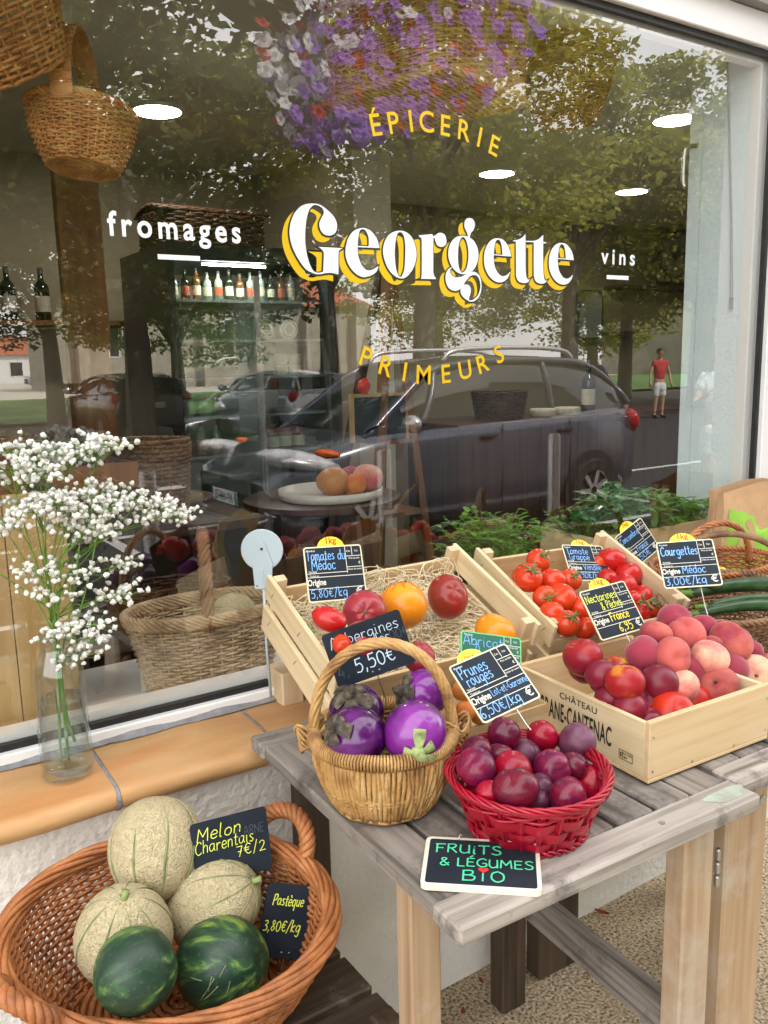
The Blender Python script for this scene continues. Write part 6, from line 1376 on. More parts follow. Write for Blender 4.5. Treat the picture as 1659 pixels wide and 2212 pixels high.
for k, (x, lab) in enumerate([(.49, 'round cheese tin standing on edge in the fridge, left one'), (.61, 'round cheese tin standing on edge in the fridge, right one')]):
    e = empty('cheese_tin', lab, 'tin', (fx0+x, fy+.1, 1.6105), group='cheese tins in the fridge'); mb = MB(); mb.lathe([(0, 0), (.044, 0), (.047, .004), (.047, .026), (.044, .03), (0, .03)], 28, (0, 0, .047), rot=rotx(PI/2)); mb.build('tin', M['white_ceramic'], e)
    mb = MB(); mb.lathe([(.034, .031), (.038, .033), (.042, .031)], 28, (0, 0, .047), rot=rotx(PI/2), capb=False, capt=False); mb.lathe([(.0, .031), (.022, .031)], 6, (0, 0, .047), rot=rotx(PI/2), capb=False, capt=False); mb.build('lid_print', pm('olive_lid_print', [(.2, .18, .08), (.3, .28, .12)], 20, .6), e)
for k in range(2):
    e = empty('jar', ['green lidded jar on the second fridge shelf', 'red lidded jar on the second fridge shelf'][k], 'jar', (fx0+.1+.09*k, fy+.13, 1.263), group='jars on the second fridge shelf'); mb = MB(); mb.lathe([(0, 0), (.034, 0), (.034, .07), (.028, .08)], 16); mb.build('glass', M['clearish'], e); mb = MB(); mb.lathe([(.032, .08), (.032, .095), (0, .095)], 16); mb.build('lid', M['label_red'] if k else M['foil'], e)
hm = empty('wicker_hamper', 'dark red wicker hamper lying on top of the black fridge', 'hamper', (fx0+.28, fy+.28, fz+.002))
mb = MB(); wicker(mb, lambda t: (.26, .17, .15*t), 14, 44, .006, .005, .005, 3, 0, sq=6.0, seed=3); mb.build('body', M['w_dark'], hm)
mb = MB(); g = np.array([[(x, y, .155+.03*(1-(y/.17)**2)) for x in np.linspace(-.265, .265, 20)] for y in np.linspace(-.175, .175, 12)]); mb.grid(g)
for y in np.linspace(-.17, .17, 16): mb.tube([(x, y, .158+.03*(1-(y/.17)**2)+.003*math.cos(x*70+y*90)) for x in np.linspace(-.265, .265, 50)], .006, 5)
mb.build('lid', M['w_dark'], hm)
# round wooden side table with a fruit tray
rt = empty('round_table', 'dark round wooden table holding the tray of pumpkins behind the straw crate', 'table', (1.62, 1.25, .05))
mb = MB(); mb.lathe([(0, .90), (.30, .90), (.31, .905), (.31, .925), (.30, .93), (0, .93)], 40); mb.build('table_top', M['plank_brown'], rt, auto=40)
for k in range(4):
    a = k*PI/2+.5; mb = MB(); mb.bar((.2*math.cos(a), .2*math.sin(a), .9), (.27*math.cos(a), .27*math.sin(a), -.05), .04, .04); flat(mb, 'leg', M['plank_brown'], rt)
tr = empty('fruit_tray', 'round white tray with a low rim on the dark round table', 'tray', (1.62, 1.18, .982)); mb = MB(); mb.lathe([(0, 0), (.19, 0), (.2, .006), (.203, .035), (.196, .035), (.19, .01), (0, .008)], 40, capt=False); mb.build('rim', M['white_ceramic'], tr)
M['pumpkin'] = pm('pumpkin_skin', [(.46, .16, .02), (.58, .24, .04)], 8, .4)
ME['pumpkin'] = fmesh('pumpkin', M['pumpkin'], .95, .1, 0, 9, .03, .01, dimb=-.25)
for k, (dx, dy, r, me, lab) in enumerate([(-.02, -.06, .062, 'pumpkin', 'pear shaped orange gourd on the white tray, left of the peaches'), (.06, .04, .055, 'peach', 'red peach at the back of the white tray'), (.14, -.05, .06, 'peach_pale', 'orange pink peach at the right of the white tray'), (.055, -.09, .045, 'apricot', 'small orange fruit at the front of the white tray'), (.02, .05, .05, 'pumpkin', 'orange gourd behind the pear shaped one on the tray'), (.12, .05, .05, 'peach', 'dark peach behind the others on the white tray')]):
    o = place(ME[me], 'tray_fruit', (1.62+dx, 1.18+dy, .993+r*.95), r, lab, 'fruit', 'fruit on the white tray', Euler((0.2*k, .1, k)))
# ladder display stand
ld = empty('ladder_stand', 'brown wooden ladder stand leaning open in the middle of the shop', 'stand', (2.33, 1.62, 0))
for a, b in (((-.12, 0, 1.98), (.10, -.1, 0)), ((-.12, 0, 1.98), (-.34, -.1, 0)), ((-.12, .03, 1.98), (-.34, .5, 0)), ((-.12, .03, 1.98), (.1, .5, 0))):
    mb = MB(); mb.bar(a, b, .045, .03); flat(mb, 'rail', M['plank_brown'] if a[1] else M['orange_post'], ld)
for z in (.42, .78, 1.12, 1.62):
    f = 1-z/1.98; mb = MB(); slab(mb, -.12-.23*f, -.12+.23*f, -.09*f, .45*f, z, z+.02); flat(mb, 'step', M['orange_post'], ld)
e = empty('framed_blackboard', 'small blackboard in a pale wood frame standing on the ladder stand', 'blackboard', (2.12, 1.58, 1.14)); mb = MB(); slab(mb, -.14, .14, 0, .015, 0, .2); flat(mb, 'board', M['slate'], e); mb = MB(); slab(mb, -.155, -.14, -.004, .017, 0, .2); slab(mb, .14, .155, -.004, .017, 0, .2); slab(mb, -.155, .155, -.004, .017, .2, .215); flat(mb, 'frame', M['board'], e)
mb = MB(); mb.ball((0, 0, .03), (.03, .025, .035), 10, 8, lambda d: 1+.1*math.sin(7*d[0])); tag(mb.build('red_bunch', M['red_ink'], loc=(2.02, 1.55, 1.36)), 'red bunch hanging beside the ladder stand blackboard', 'decoration')
e = empty('cookie_box', 'small printed biscuit box on the middle step of the ladder stand', 'box', (2.12, 1.56, .80)); mb = MB(); slab(mb, -.07, .07, 0, .05, 0, .09); flat(mb, 'carton', M['label_cream'], e); mb = MB(); slab(mb, -.05, .05, -.0015, 0, .02, .07); flat(mb, 'print', M['orange_post'], e)
for k in range(3):
    e = empty('jam_jar', ['left', 'middle', 'right'][k]+' red jam jar with pale label of the three on a fridge shelf', 'jar', (fx0+.52+.07*k, fy+.12, 1.086), group='red jam jars in the fridge'); mb = MB(); mb.lathe([(0, 0), (.032, 0), (.032, .1), (.026, .11)], 16); mb.build('glass', pm('red_jam', [(.16, .02, .02), (.22, .03, .03)], 5, .15), e); mb = MB(); mb.lathe([(.0325, .01), (.0325, .06)], 16, capb=False, capt=False); mb.build('label', M['label_cream'], e); mb = MB(); mb.lathe([(.03, .11), (.03, .125), (0, .125)], 16); mb.build('lid', M['foil'], e)
# counter of brown planks with things on it
ct = empty('shop_counter', 'long counter clad in upright dark brown planks at the right of the shop', 'counter', (3.85, 1.95, 0))
mb = MB()
for k in range(20): x = -1.0+.1*k; slab(mb, x+.002, x+.098, -.02+.002*(k % 3), 0, 0, 1.12)
flat(mb, 'plank_front', M['plank_brown'], ct); mb = MB(); slab(mb, -1.03, 1.03, -.05, .5, 1.12, 1.15, bev=.004); flat(mb, 'counter_top', M['plank_brown'], ct); mb = MB(); slab(mb, -1.0, 1.0, .0005, .46, 0, 1.12); flat(mb, 'carcass', M['darkwood_z'], ct)
bottle((3.96, 2.05, 1.152), .32, .042, 'wine_glass', 'dark wine bottle standing alone on the plank counter')
cb = empty('bread_basket', 'dark round wicker basket on the plank counter', 'basket', (3.3, 2.12, 1.152)); mb = MB(); wicker(mb, lambda t: (.13+.03*t, .13+.03*t, .16*t), 12, 26, .006, .006, .005, 3); mb.build('body', M['w_dark'], cb)
for k, (x, lab) in enumerate([(3.58, 'round white cheese on a board on the counter, left one'), (3.78, 'round white cheese on a board on the counter, right one')]):
    mb = MB(); mb.lathe([(0, 0), (.075, 0), (.08, .01), (.08, .035), (.075, .045), (0, .045)], 24); tag(mb.build('cheese', M['label_cream'], loc=(x, 2.05, 1.152)), lab, 'cheese')
# far wall
fw = [(5.7, 6.02, 2.1, 2.46, 'portrait format picture in a dark frame on the far wall')]
e = empty('framed_picture', 'picture of a dark plant in a thin dark frame above the far shelf', 'picture', (6.2, 3.2, 2.10)); mb = MB(); slab(mb, -.17, .17, .005, .02, 0, .40); flat(mb, 'print', pm('botanical_print', [(.03, .04, .02), (.2, .19, .13), (.34, .3, .22)], 7, .6, pos=[.38, .5, .62]), e); mb = MB(); slab(mb, -.2, -.17, 0, .025, -.03, .43); slab(mb, .17, .2, 0, .025, -.03, .43); slab(mb, -.17, .17, 0, .025, -.03, 0); slab(mb, -.17, .17, 0, .025, .4, .43); flat(mb, 'frame', M['darkwood_z'], e)
for z, lab in ((2.03, 'dark wall shelf under the framed plant picture'), (1.66, 'lower dark wall shelf at the right of the shop')):
    mb = MB(); slab(mb, -.6, .6, 0, .22, 0, .03); tag(flat(mb, 'dark_shelf', M['darkwood_x'], loc=(6.1, 3.18, z)), lab, 'shelf')
e = empty('wall_mirror', 'small rounded mirror in a black frame on the far wall', 'mirror', (5.3, 3.3, 1.62)); mb = MB(); mb.prism(rrect(.30, .40, .06), 0, .02, M=np.array([[1, 0, 0, 0], [0, 0, 1, 0], [0, 1, 0, .2], [0, 0, 0, 1]])); flat(mb, 'frame', M['black_paint'], e); mb = MB(); mb.prism(rrect(.25, .35, .05), -.002, .0, M=np.array([[1, 0, 0, 0], [0, 0, 1, -.001], [0, 1, 0, .2], [0, 0, 0, 1]])); flat(mb, 'mirror_glass', pm('mirror', [(.6, .6, .6)], 3, .05, metal=1), e)
mb = MB(); slab(mb, 2.9, 8.9, 3.3+.05, 3.45, 0, 2.55); flat(mb, 'rear_partition', pm('olive_wall', [(.20, .17, .10), (.24, .2, .12)], 1.5, .85), shop)
# low display behind the glass
bd = empty('display_box', 'upright light wood box at the left behind the glass', 'box', (.13, .24, .77)); mb = MB()
for k in range(4): x = -.2+.115*k; mb.box((x+.055, -.14, .245), (.113, .018, .49), bev=.001)
flat(mb, 'plank_front', M['board'], bd); mb = MB(); slab(mb, .243, .26, -.13, .14, 0, .49); flat(mb, 'side', M['darkwood_z'], bd)
ib = empty('handled_basket', 'greyed oval wicker basket with a tall crossing handle behind the glass', 'basket', (.70, .165, .77))
pr = lambda t: (.145+.04*t, .088+.016*t, .004+.17*t)
mb = MB(); pti = wicker(mb, pr, 24, 40, .0032, .0038, .0032, 3, -.08, n=5, seed=21, jitter=.4); mb.build('body', M['w_grey'], ib)
mb = MB(); coil_base(mb, .146, .089, .006, .005, -.08); mb.build('base', M['w_grey'], ib)
mb = MB()
for k in range(3): rim_rope(mb, pti, .95+.04*k, .006, .0042, 4, 15+k, 150, .002)
mb.build('rim', M['w_grey'], ib)
mb = MB(); P = [np.array([.0+.035*math.cos(f), .098*math.cos(f), .15+.20*math.sin(f)**.8]) for f in np.linspace(.001, PI-.001, 40)]; rope(mb, np.array(P), .009, .006, 5, 5, 6)
mb.build('handle', M['w_brown'], ib)
o = melon('melon', 'pale green melon lying in the greyed basket behind the glass', 505, 1335, 50, 50, .17, Euler((1.2, .3, .2)), 5)
dk = empty('handled_basket', 'dark basket with a thin hooped handle on the floor behind the greyed basket', 'basket', (.78, .62, .79)); mb = MB(); wicker(mb, lambda t: (.13+.03*t, .1+.02*t, .1*t), 10, 26, .005, .005, .004, 3); mb.build('body', M['w_dark'], dk); mb = MB(); mb.tube([(.14*math.cos(f), 0, .09+.2*math.sin(f)) for f in np.linspace(0, PI, 24)], .009, 7); mb.build('handle', M['w_dark'], dk)
mb = MB(); slab(mb, -.3, .3, -.16, .16, 0, .02); slab(mb, -.3, -.28, -.16, .16, -.77, 0); slab(mb, .28, .3, -.16, .16, -.77, 0); tag(flat(mb, 'low_bench', M['darkwood_x'], loc=(.78, .64, .77)), 'low dark bench behind the window ledge carrying the hooped basket', 'bench')
cbk = empty('woven_tub', 'tall round tub of pale woven cord behind the bouquet', 'tub', (.92, 1.15, .98)); mb = MB(); wicker(mb, lambda t: (.10+.02*t, .10+.02*t, .28*t), 20, 30, .007, .006, .005, 3); mb.build('body', M['w_brown'], cbk)
mb = MB(); slab(mb, -.4, .25, -.17, .2, 0, .03); slab(mb, -.36, -.32, -.15, .18, -.95, 0); slab(mb, .18, .22, -.15, .18, -.95, 0); tag(flat(mb, 'side_table', M['plank_brown'], loc=(.85, 1.15, .95)), 'dark side table under the woven tub', 'table')
M['dried'] = pm('dried_flower', [(.10, .09, .08), (.22, .19, .17)], 30, .9)
mb = MB(); 
for k in range(260):
    d = RNG.normal(size=3); d /= np.linalg.norm(d); q = d*np.array([.11, .09, .07])*RNG.random()**.3; mb.ball(q, (.012,)*3, 6, 4)
tag(mb.build('dried_flowers', M['dried'], loc=(.56, .8, 1.27)), 'grey bunch of dried flowers behind the bouquet', 'flowers')
mb = MB(); slab(mb, -.3, .3, -.15, .15, 0, .02); slab(mb, -.3, .3, .13, .15, .02, .14); slab(mb, -.3, .3, -.15, -.135, .02, .07); tag(flat(mb, 'wooden_tray', M['orange_post'], loc=(.42, .82, 1.17)), 'wooden tray under the dried flowers', 'tray')
mb = MB(); slab(mb, -.28, .28, -.14, .14, 0, .02); slab(mb, -.28, -.25, -.14, .14, -1.15, 0); slab(mb, .25, .28, -.14, .14, -1.15, 0); tag(flat(mb, 'plant_stand', M['darkwood_z'], loc=(.42, .82, 1.148)), 'narrow dark stand under the wooden tray', 'stand')
# bowl with greens on the far table
bw = empty('wide_bowl', 'wide terracotta bowl of straw coloured herbs in front of the fridge', 'bowl', (1.02, 1.35, .955)); mb = MB(); mb.lathe([(0, 0), (.09, 0), (.17, .06), (.18, .07), (.17, .07), (.09, .015), (0, .012)], 32, capt=False); mb.build('body', pm('dark_terracotta', [(.09, .035, .02), (.13, .055, .03)], 6, .6), bw)
mb = MB(); mb.ball((0, 0, .06), (.15, .15, .03), 16, 8, lambda d: 1+.12*math.sin(9*d[0]+5*d[1])); mb.build('filling', pm('dry_herbs', [(.12, .10, .03), (.22, .18, .06)], 20, .9), bw)
mb = MB(); slab(mb, -.3, .3, -.22, .22, 0, .03); slab(mb, -.28, -.24, -.2, .2, -.9, 0); slab(mb, .24, .28, -.2, .2, -.9, 0); tag(flat(mb, 'side_table', M['plank_brown'], loc=(1.0, 1.32, .925)), 'brown side table under the wide terracotta bowl', 'table')
# herbs on the ledge
def sprig(mb, st, base, h, n, lw, spread, rr, droop=.3):
    a = rr.uniform(0, 2*PI); lean = rr.uniform(.2, 1)*spread; tip = np.array(base)+[lean*math.cos(a), lean*math.sin(a), h]; mid = (np.array(base)+tip)/2+[0, 0, h*.18]; P = catmull([base, mid, tip], 5); st.tube(P, .0012, 4, caps=False)
    for k in range(n):
        t = rr.uniform(.35, 1.05); q = P[min(10, int(t*10))]; b = rr.uniform(0, 2*PI); d = np.array([math.cos(b), math.sin(b), rr.uniform(-droop, .7)]); d /= np.linalg.norm(d); L_ = lw*rr.uniform(.6, 1.25); w_ = np.cross(d, [0, 0, 1]); w_ /= np.linalg.norm(w_)+1e-9; up = np.cross(w_, d)
        rows_ = []
        for s in (0, .3, .6, .85, 1): rows_.append([q+d*L_*s+w_*u*L_*.33*math.sin(PI*min(1, .12+s*.86))-up*L_*(.25*s*s-.06*abs(u)) for u in (-1, 0, 1)])
        mb.grid(np.array(rows_))
rr = random.Random(5)
e = empty('parsley_bunch', 'bushy bunch of parsley behind the glass beside the tomato tag', 'herb', (1.575, .17, .79)); mb, stb = MB(), MB()
for k in range(200): sprig(mb, stb, (rr.uniform(-.05, .05), rr.uniform(-.04, .04), 0), rr.uniform(.12, .27), 9, .028, .16, rr)
mb.build('leaves', M['herb1'], e); stb.build('stems', M['stem_green'], e)
mb = MB(); mb.lathe([(0, 0), (.05, 0), (.06, .1), (.055, .1), (.046, .006), (0, .006)], 20, capt=False); tag(mb.build('herb_pot', M['white_ceramic'], loc=(1.575, .17, .7685)), 'pale pot under the parsley behind the glass', 'pot')
hb = empty('herb_box', 'pale wooden box of mixed herbs behind the glass near the inner wall', 'box', (2.16, .19, .7685), (0, 0, -.05)); 
mb = MB(); slab(mb, -.26, .26, -.12, -.11, 0, .19); slab(mb, -.26, .26, .11, .12, 0, .19); flat(mb, 'long_board', M['pine_x'], hb); mb = MB(); slab(mb, -.26, -.25, -.11, .11, 0, .19); slab(mb, .25, .26, -.11, .11, 0, .19); flat(mb, 'end_board', M['poplar'], hb); mb = MB(); slab(mb, -.25, .25, -.11, .11, .11, .14); flat(mb, 'soil', M['dark_gravel'], hb)
for nm, lab, x0, x1, mat, n, h0, h1, lw in (('basil_plant', 'dark green basil in the middle of the herb box', -.15, .1, 'herb2', 90, .08, .17, .038), ('celery_bunch', 'pale toothed celery leaves at the right end of the herb box', .1, .27, 'herb1', 50, .04, .14, .05), ('mint_plant', 'small leaved mint at the left end of the herb box', -.25, -.15, 'herb2', 50, .05, .12, .024)):
    e = empty(nm, lab, 'herb', (2.16, .19, .91)); mb, stb = MB(), MB()
    for k in range(n): sprig(mb, stb, (rr.uniform(x0, x1), rr.uniform(-.09, .07), 0), rr.uniform(h0, h1), 9, lw, .09, rr, .6)
    mb.build('leaves', M[mat], e); stb.build('stems', M['stem_green'], e)

# ---------------------------------------------------------------- the street (seen as a mirror image in the pane)
M['bark'] = pm('plane_tree_bark', [(.05, .04, .03), (.13, .11, .085), (.2, .175, .13)], 6, .9, .5, 14, stretch=(1, 1, .3), pos=[.3, .5, .7])
M['leaf'] = pm('plane_leaf', [(.10, .12, .018), (.21, .22, .035), (.34, .31, .065)], .9, .6, rand=.12, pos=[.3, .5, .7])
M['leaf2'] = pm('dark_leaf', [(.05, .085, .016), (.10, .135, .026), (.16, .18, .04)], .9, .6, rand=.12, pos=[.3, .5, .7])
translucent(M['leaf'], .5); translucent(M['leaf2'], .45)
def crown_mesh(seed, R, H, nc, per, size, mat):
    rg = np.random.default_rng(seed); mb = MB(); V = []; 
    cents = []
    for k in range(nc):
        d = rg.normal(size=3); d /= np.linalg.norm(d); q = d*rg.random()**.35*np.array([R, R, H]); cents.append(q)
    for q in cents:
        cr = rg.uniform(.5, 1.0)*R*.27
        for j in range(per):
            d = rg.normal(size=3); d /= np.linalg.norm(d); p = q+d*cr*rg.random()**.5*np.array([1.25, 1.25, .6]); u = rg.normal(size=3); u[2] *= .5; u /= np.linalg.norm(u); w_ = np.cross(u, rg.normal(size=3)); w_ /= np.linalg.norm(w_); s = size*rg.uniform(.6, 1.3)
            V.append([p-u*s, p-w_*s*.55+u*.15*s, p+u*s, p+w_*s*.55+u*.1*s])
    V = np.array(V).reshape(-1, 3); mb.add(V, [(4*i, 4*i+1, 4*i+2, 4*i+3) for i in range(len(V)//4)])
    return mb.data('crown', mat, smooth=False), cents
CRW = [crown_mesh(s, 3.4, 2.7, 85, 230, .078, M[m]) for s, m in ((1, 'leaf'), (2, 'leaf'), (3, 'leaf2'))]
def tree(label, x, y, h, sc, kind, tr=.22, lean=0.0, trunk_h=None):
    e = empty('plane_tree', label, 'tree', (x, y, -.12)); me, cents = CRW[kind]; zc = h-2.7*sc*.8; rr = random.Random(int(x*100))
    o = bpy.data.objects.new('crown', me); C.objects.link(o); o.parent = e; o.location = (lean, 0, zc); o.scale = (sc, sc, sc*.95); o.rotation_euler = (0, 0, rr.uniform(0, 6))
    mb = MB(); th = trunk_h or zc-1.6*sc
    mb.tube(catmull([(0, 0, 0), (.03+lean*.2, 0, th*.5), (lean*.5, 0, th), (lean*.8, .1, zc)], 6), np.linspace(tr*1.15, tr*.5, 19), 12)
    for k in range(7):
        a = rr.uniform(0, 2*PI); L_ = rr.uniform(1.2, 2.4)*sc; z0 = th*rr.uniform(.8, 1.1)
        P = catmull([(lean*.5, 0, z0), (lean*.5+L_*.4*math.cos(a), L_*.4*math.sin(a), z0+.55*L_), (lean*.7+L_*math.cos(a), L_*math.sin(a), z0+L_*.95)], 5); mb.tube(P, np.linspace(tr*.5, tr*.12, len(P)), 8)
    mb.build('trunk', M['bark'], e); return e
for a in [('plane tree with a pale leaning fork in the middle of the reflected street', 8.8, -10.5, 8.6, 1.15, 0, .2, .4), ('thick plane tree at the right of the reflected street', 22.5, -14.9, 9.4, 1.3, 0, .36), ('leafy tree closing the right end of the reflected street', 24.5, -12.0, 9.6, 1.4, 1, .25),
          ('dark trunked tree at the far left of the reflection', .9, -9.4, 9.5, 1.35, 2, .3), ('broad dark tree at the very left behind the small trees', -1.5, -17, 11, 1.6, 2, .3), ('tall dark tree far behind the small forked tree', 3.5, -27, 12.5, 1.8, 2, .3), ('dark tree behind the black hatchback', 5.4, -15.4, 8.0, 1.2, 2, .28), ('small forked tree in front of the red roofed house', 4.9, -20.5, 6.2, .9, 2, .22), ('dark tree above the silver car', 11.0, -17.5, 8.6, 1.3, 2, .25),
          ('broad tree behind the parked people carrier', 17.5, -15.5, 9.0, 1.2, 1, .25), ('far tree at the end of the reflected street', 25, -20, 9.0, 1.3, 0, .25), ('big tree standing at the left end of the reflected parking row', 1.6, -12.6, 10.6, 1.2, 1, .24, 0), ('far dark tree left of the pale stone church', 13, -34, 8.4, 1.5, 2, .3), ('far tree right of the pale stone church', 27, -34, 9, 1.5, 1, .3), ('olive tree behind the man in the red shirt', 24, -13.5, 7.5, 1.1, 0, .2), ('tall tree far behind the parked people carrier', 34, -30, 9.5, 1.6, 0, .3)]: tree(*a)
def shrub(label, x, y, r, h):
    mb = MB(); rg = np.random.default_rng(int(x*10)); V = []
    for k in range(1500):
        d = rg.normal(size=3); d /= np.linalg.norm(d); p = d*np.array([r, r*.7, h])*(.75+.3*rg.random()); u = rg.normal(size=3); u /= np.linalg.norm(u); w_ = np.cross(u, rg.normal(size=3)); w_ /= np.linalg.norm(w_); s = .12*rg.uniform(.6, 1.3); V.append([p-u*s, p-w_*s*.6, p+u*s, p+w_*s*.6])
    V = np.array(V).reshape(-1, 3); mb.add(V, [(4*i, 4*i+1, 4*i+2, 4*i+3) for i in range(len(V)//4)]); e = empty('garden_shrub', label, 'shrub', (x, y, -.03)); o = mb.build('foliage', M['leaf2'], e, smooth=False); o.location = (0, 0, h*.7); mb = MB(); mb.tube([(0, 0, 0), (0, 0, h)], [.06, .03], 7); mb.build('stem', M['bark'], e)
for a in [('round clipped shrub on the reflected lawn before the red roofed house', 16.5, -60, 1.6, 1.2), ('second low shrub right of the clipped one on the lawn', 21, -62, 2.2, 1.1), ('long low shrub at the foot of the right hand trees', 20, -19, 2.4, .7)]: shrub(*a)

def car(name, label, loc, rz, paint, cat='car', L_=4.25, H=1.64, plate='AV-644-EJ', rails=False, group=None):
    e = empty(name, label, cat, loc, (0, 0, rz)); W = .89
    st_ = [(0, .40, .66, .60), (-.05, .30, .74, .72), (-.2, .24, .83, .80), (-.5, .22, .93, .86), (-.95, .22, 1.02, .885), (-1.6, .22, 1.05, W), (-2.4, .22, 1.07, W), (-3.3, .22, 1.10, .885), (-L_+.35, .24, 1.12, .86), (-L_+.08, .28, 1.08, .80), (-L_, .36, .98, .72)]
    g = []
    for x, zb, zt, w_ in st_:
        half = [(w_*.86, zb), (w_*.97, zb+.1), (w_, zb+.28), (w_*1.0, zt-.22), (w_*.975, zt-.09), (w_*.90, zt-.02), (w_*.6, zt+.012), (0, zt+.02)]
        g.append([(x, y, z) for y, z in half]+[(x, -y, z) for y, z in half[-2::-1]])
    mb = MB(); mb.grid(np.array(g)); n = len(g[0]); mb.add(g[0], [tuple(range(n))]); mb.add(g[-1], [tuple(range(n))[::-1]]); mb.build('body', paint, e, auto=40)
    gs_ = [(-.92, 1.03, 1.035, .74, .78), (-1.30, 1.30, 1.04, .66, .80), (-1.72, H-.07, 1.05, .61, .81), (-2.3, H-.01, 1.06, .62, .81), (-3.0, H-.01, 1.08, .62, .81), (-3.6, H-.06, 1.10, .60, .79), (-L_+.22, 1.36, 1.11, .60, .75), (-L_+.06, 1.13, 1.10, .62, .70)]
    g = []
    for x, zr, zb, wr, wb in gs_:
        half = [(wb, zb-.04), (wb*.985, zb+.02), ((wb+wr)/2+.02, (zb+zr)/2), (wr+.02, zr-.05), (wr*.9, zr-.01), (0, zr+.012)]
        g.append([(x, y, z) for y, z in half]+[(x, -y, z) for y, z in half[-2::-1]])
    g = np.array(g); mb = MB(); mb.grid(g); mb.build('windows', M['car_glass'], e, auto=40)
    n = g.shape[1]; mb = MB(); mb.grid(g[2:7, 3:n-3]*[1, 1.004, 1]+[0, 0, .006]); mb.build('roof', paint, e)
    for idx in ((3,), (n-4,)):
        mb = MB()
        for k, sl in ((idx[0], slice(0, 8)),): mb.tube(catmull(g[sl, k]+[0, 0, .004], 4), .035, 8)
        for i, (dx) in ((4, 0), (6, -.1), (2, .25)): mb.tube(catmull([g[i, idx[0]], g[i, idx[0]+(-1 if idx[0] == 3 else 1)]+[dx*.4, 0, 0], g[i, idx[0]+(-2 if idx[0] == 3 else 2)]+[dx, 0, 0]], 4), .03, 7)
        mb.build('pillar', paint, e)
    for s in (1, -1):
        for x in (-.84, -L_+.78):
            w_ = empty('wheel', None, None); w_.parent = e; w_.location = (x, s*.838, .31); R = rotx(PI/2)
            mb = MB(); mb.lathe([(.205, -.09), (.30, -.095), (.315, -.06), (.315, .06), (.30, .095), (.205, .09)], 32, rot=R, capb=False, capt=False); mb.build('tyre', M['tyre'], w_, auto=40)
            mb = MB(); mb.lathe([(.2, -.07), (.21, -.08), (.21, .08), (.2, .07)], 32, rot=R, capb=False, capt=False); mb.lathe([(0, .085*s), (.05, .085*s), (.055, .07*s)], 16, rot=rotx(PI/2) if s < 0 else rotx(-PI/2) if False else R, capb=False, capt=False)
            for k in range(7): a = k*2*PI/7; mb.bar((.04*math.cos(a), s*.07, .04*math.sin(a)), (.2*math.cos(a), s*.075, .2*math.sin(a)), .045, .02, up=(0, 1, 0))
            mb.build('rim', M['alloy'], w_, smooth=False)
            mb = MB(); mb.lathe([(0, 0), (.33, 0), (.37, .004)], 30, (x, s*.889, .34), rot=rotx(PI/2), capb=False, capt=False); mb.build('wheel_arch', M['tyre'], e)
        mb = MB(); mb.ball((-.34, s*.70, .84), (.36, .13, .085), 20, 10, rot=rotz(-s*.36) @ roty(-.22)); hl = mb.build('headlight', M['lamp_clear'], e)
        mb = MB(); mb.ball((-.28, s*.765, .835), (.15, .07, .05), 16, 8, rot=rotz(-s*.36) @ roty(-.2)); mb.build('reflector', M['alloy'], hl)
        mb = MB(); mb.ball((-.54, s*.795, .895), (.11, .06, .034), 12, 8, rot=rotz(-s*.3) @ roty(-.2)); mb.build('indicator', M['orange_ink'], hl)
        mb = MB(); mb.ball((-L_+.1, s*.72, .95), (.08, .15, .13), 14, 8); mb.build('tail_light', M['tail'], e)
        mb = MB(); mb.ball((-1.22, s*1.0, 1.1), (.07, .11, .075), 14, 8); mb.bar((-1.2, s*.85, 1.06), (-1.22, s*.95, 1.08), .04, .03); mb.build('mirror', M['alloy'], e)
        mb = MB(); mb.tube([(-.01, s*.36, .36), (.0, s*.62, .37), (-.1, s*.74, .42), (-.03, s*.66, .45)], .016, 6); mb.build('fog_trim', M['alloy'], e)
        if rails: mb = MB(); mb.tube(catmull([(-1.85, s*.60, H-.04), (-2.0, s*.60, H+.05), (-2.7, s*.6, H+.07), (-3.3, s*.6, H+.04), (-3.45, s*.6, H-.04)], 4), .022, 7); mb.build('roof_rail', M['alloy'], e)
        mb = MB()
        for x in (-1.35, -2.3, -3.15): mb.tube([(x, s*.888, .3), (x-.01, s*.896, .6), (x-.02, s*.87, 1.03)], .006, 5)
        for x in (-2.05, -3.0): mb.bar((x, s*.9, .93), (x-.17, s*.9, .935), .025, .03)
        mb.build('door_trim', M['tyre'], e)
    mb = MB(); mb.box((.012, 0, .63), (.02, 1.0, .12), bev=.01); mb.box((.0, 0, .40), (.03, .9, .12), bev=.01); mb.build('grille', M['tyre'], e, smooth=False)
    for x, s in ((.03, 1), (-L_-.012, -1)):
        pl = MB(); pl.box((x, 0, .52 if s > 0 else .80), (.012, .52, .112), bev=.002); p_ = flat(pl, 'number_plate', M['plate'], e); V, F = text_mesh(plate, .105, .012, 1.0)
        mb = MB(); mb.add(np.c_[np.full(len(V), x+s*.0075), V[:, 0]*s*.86, V[:, 1]+(.485 if s > 0 else .765)], F); flat(mb, 'plate_text', M['print_black'], p_); mb = MB(); mb.box((x, .24, .52 if s > 0 else .80), (.0135, .035, .108)); mb.box((x, -.24, .52 if s > 0 else .80), (.0135, .035, .108)); flat(mb, 'plate_band', M['plate_blue'], p_)
    return e
M['car_glass'] = pm('car_glass', [(.012, .016, .018), (.02, .025, .026)], 2, .04, spec=.9)
M['tyre'] = pm('tyre_rubber', [(.01, .01, .01), (.022, .022, .022)], 20, .75)
M['alloy'] = pm('alloy', [(.55, .55, .56), (.65, .65, .66)], 8, .3, metal=.7)
M['lamp_clear'] = pm('headlamp_cover', [(.16, .16, .17), (.5, .5, .52), (.66, .67, .68)], 7, .06, spec=.9, coat=.5)
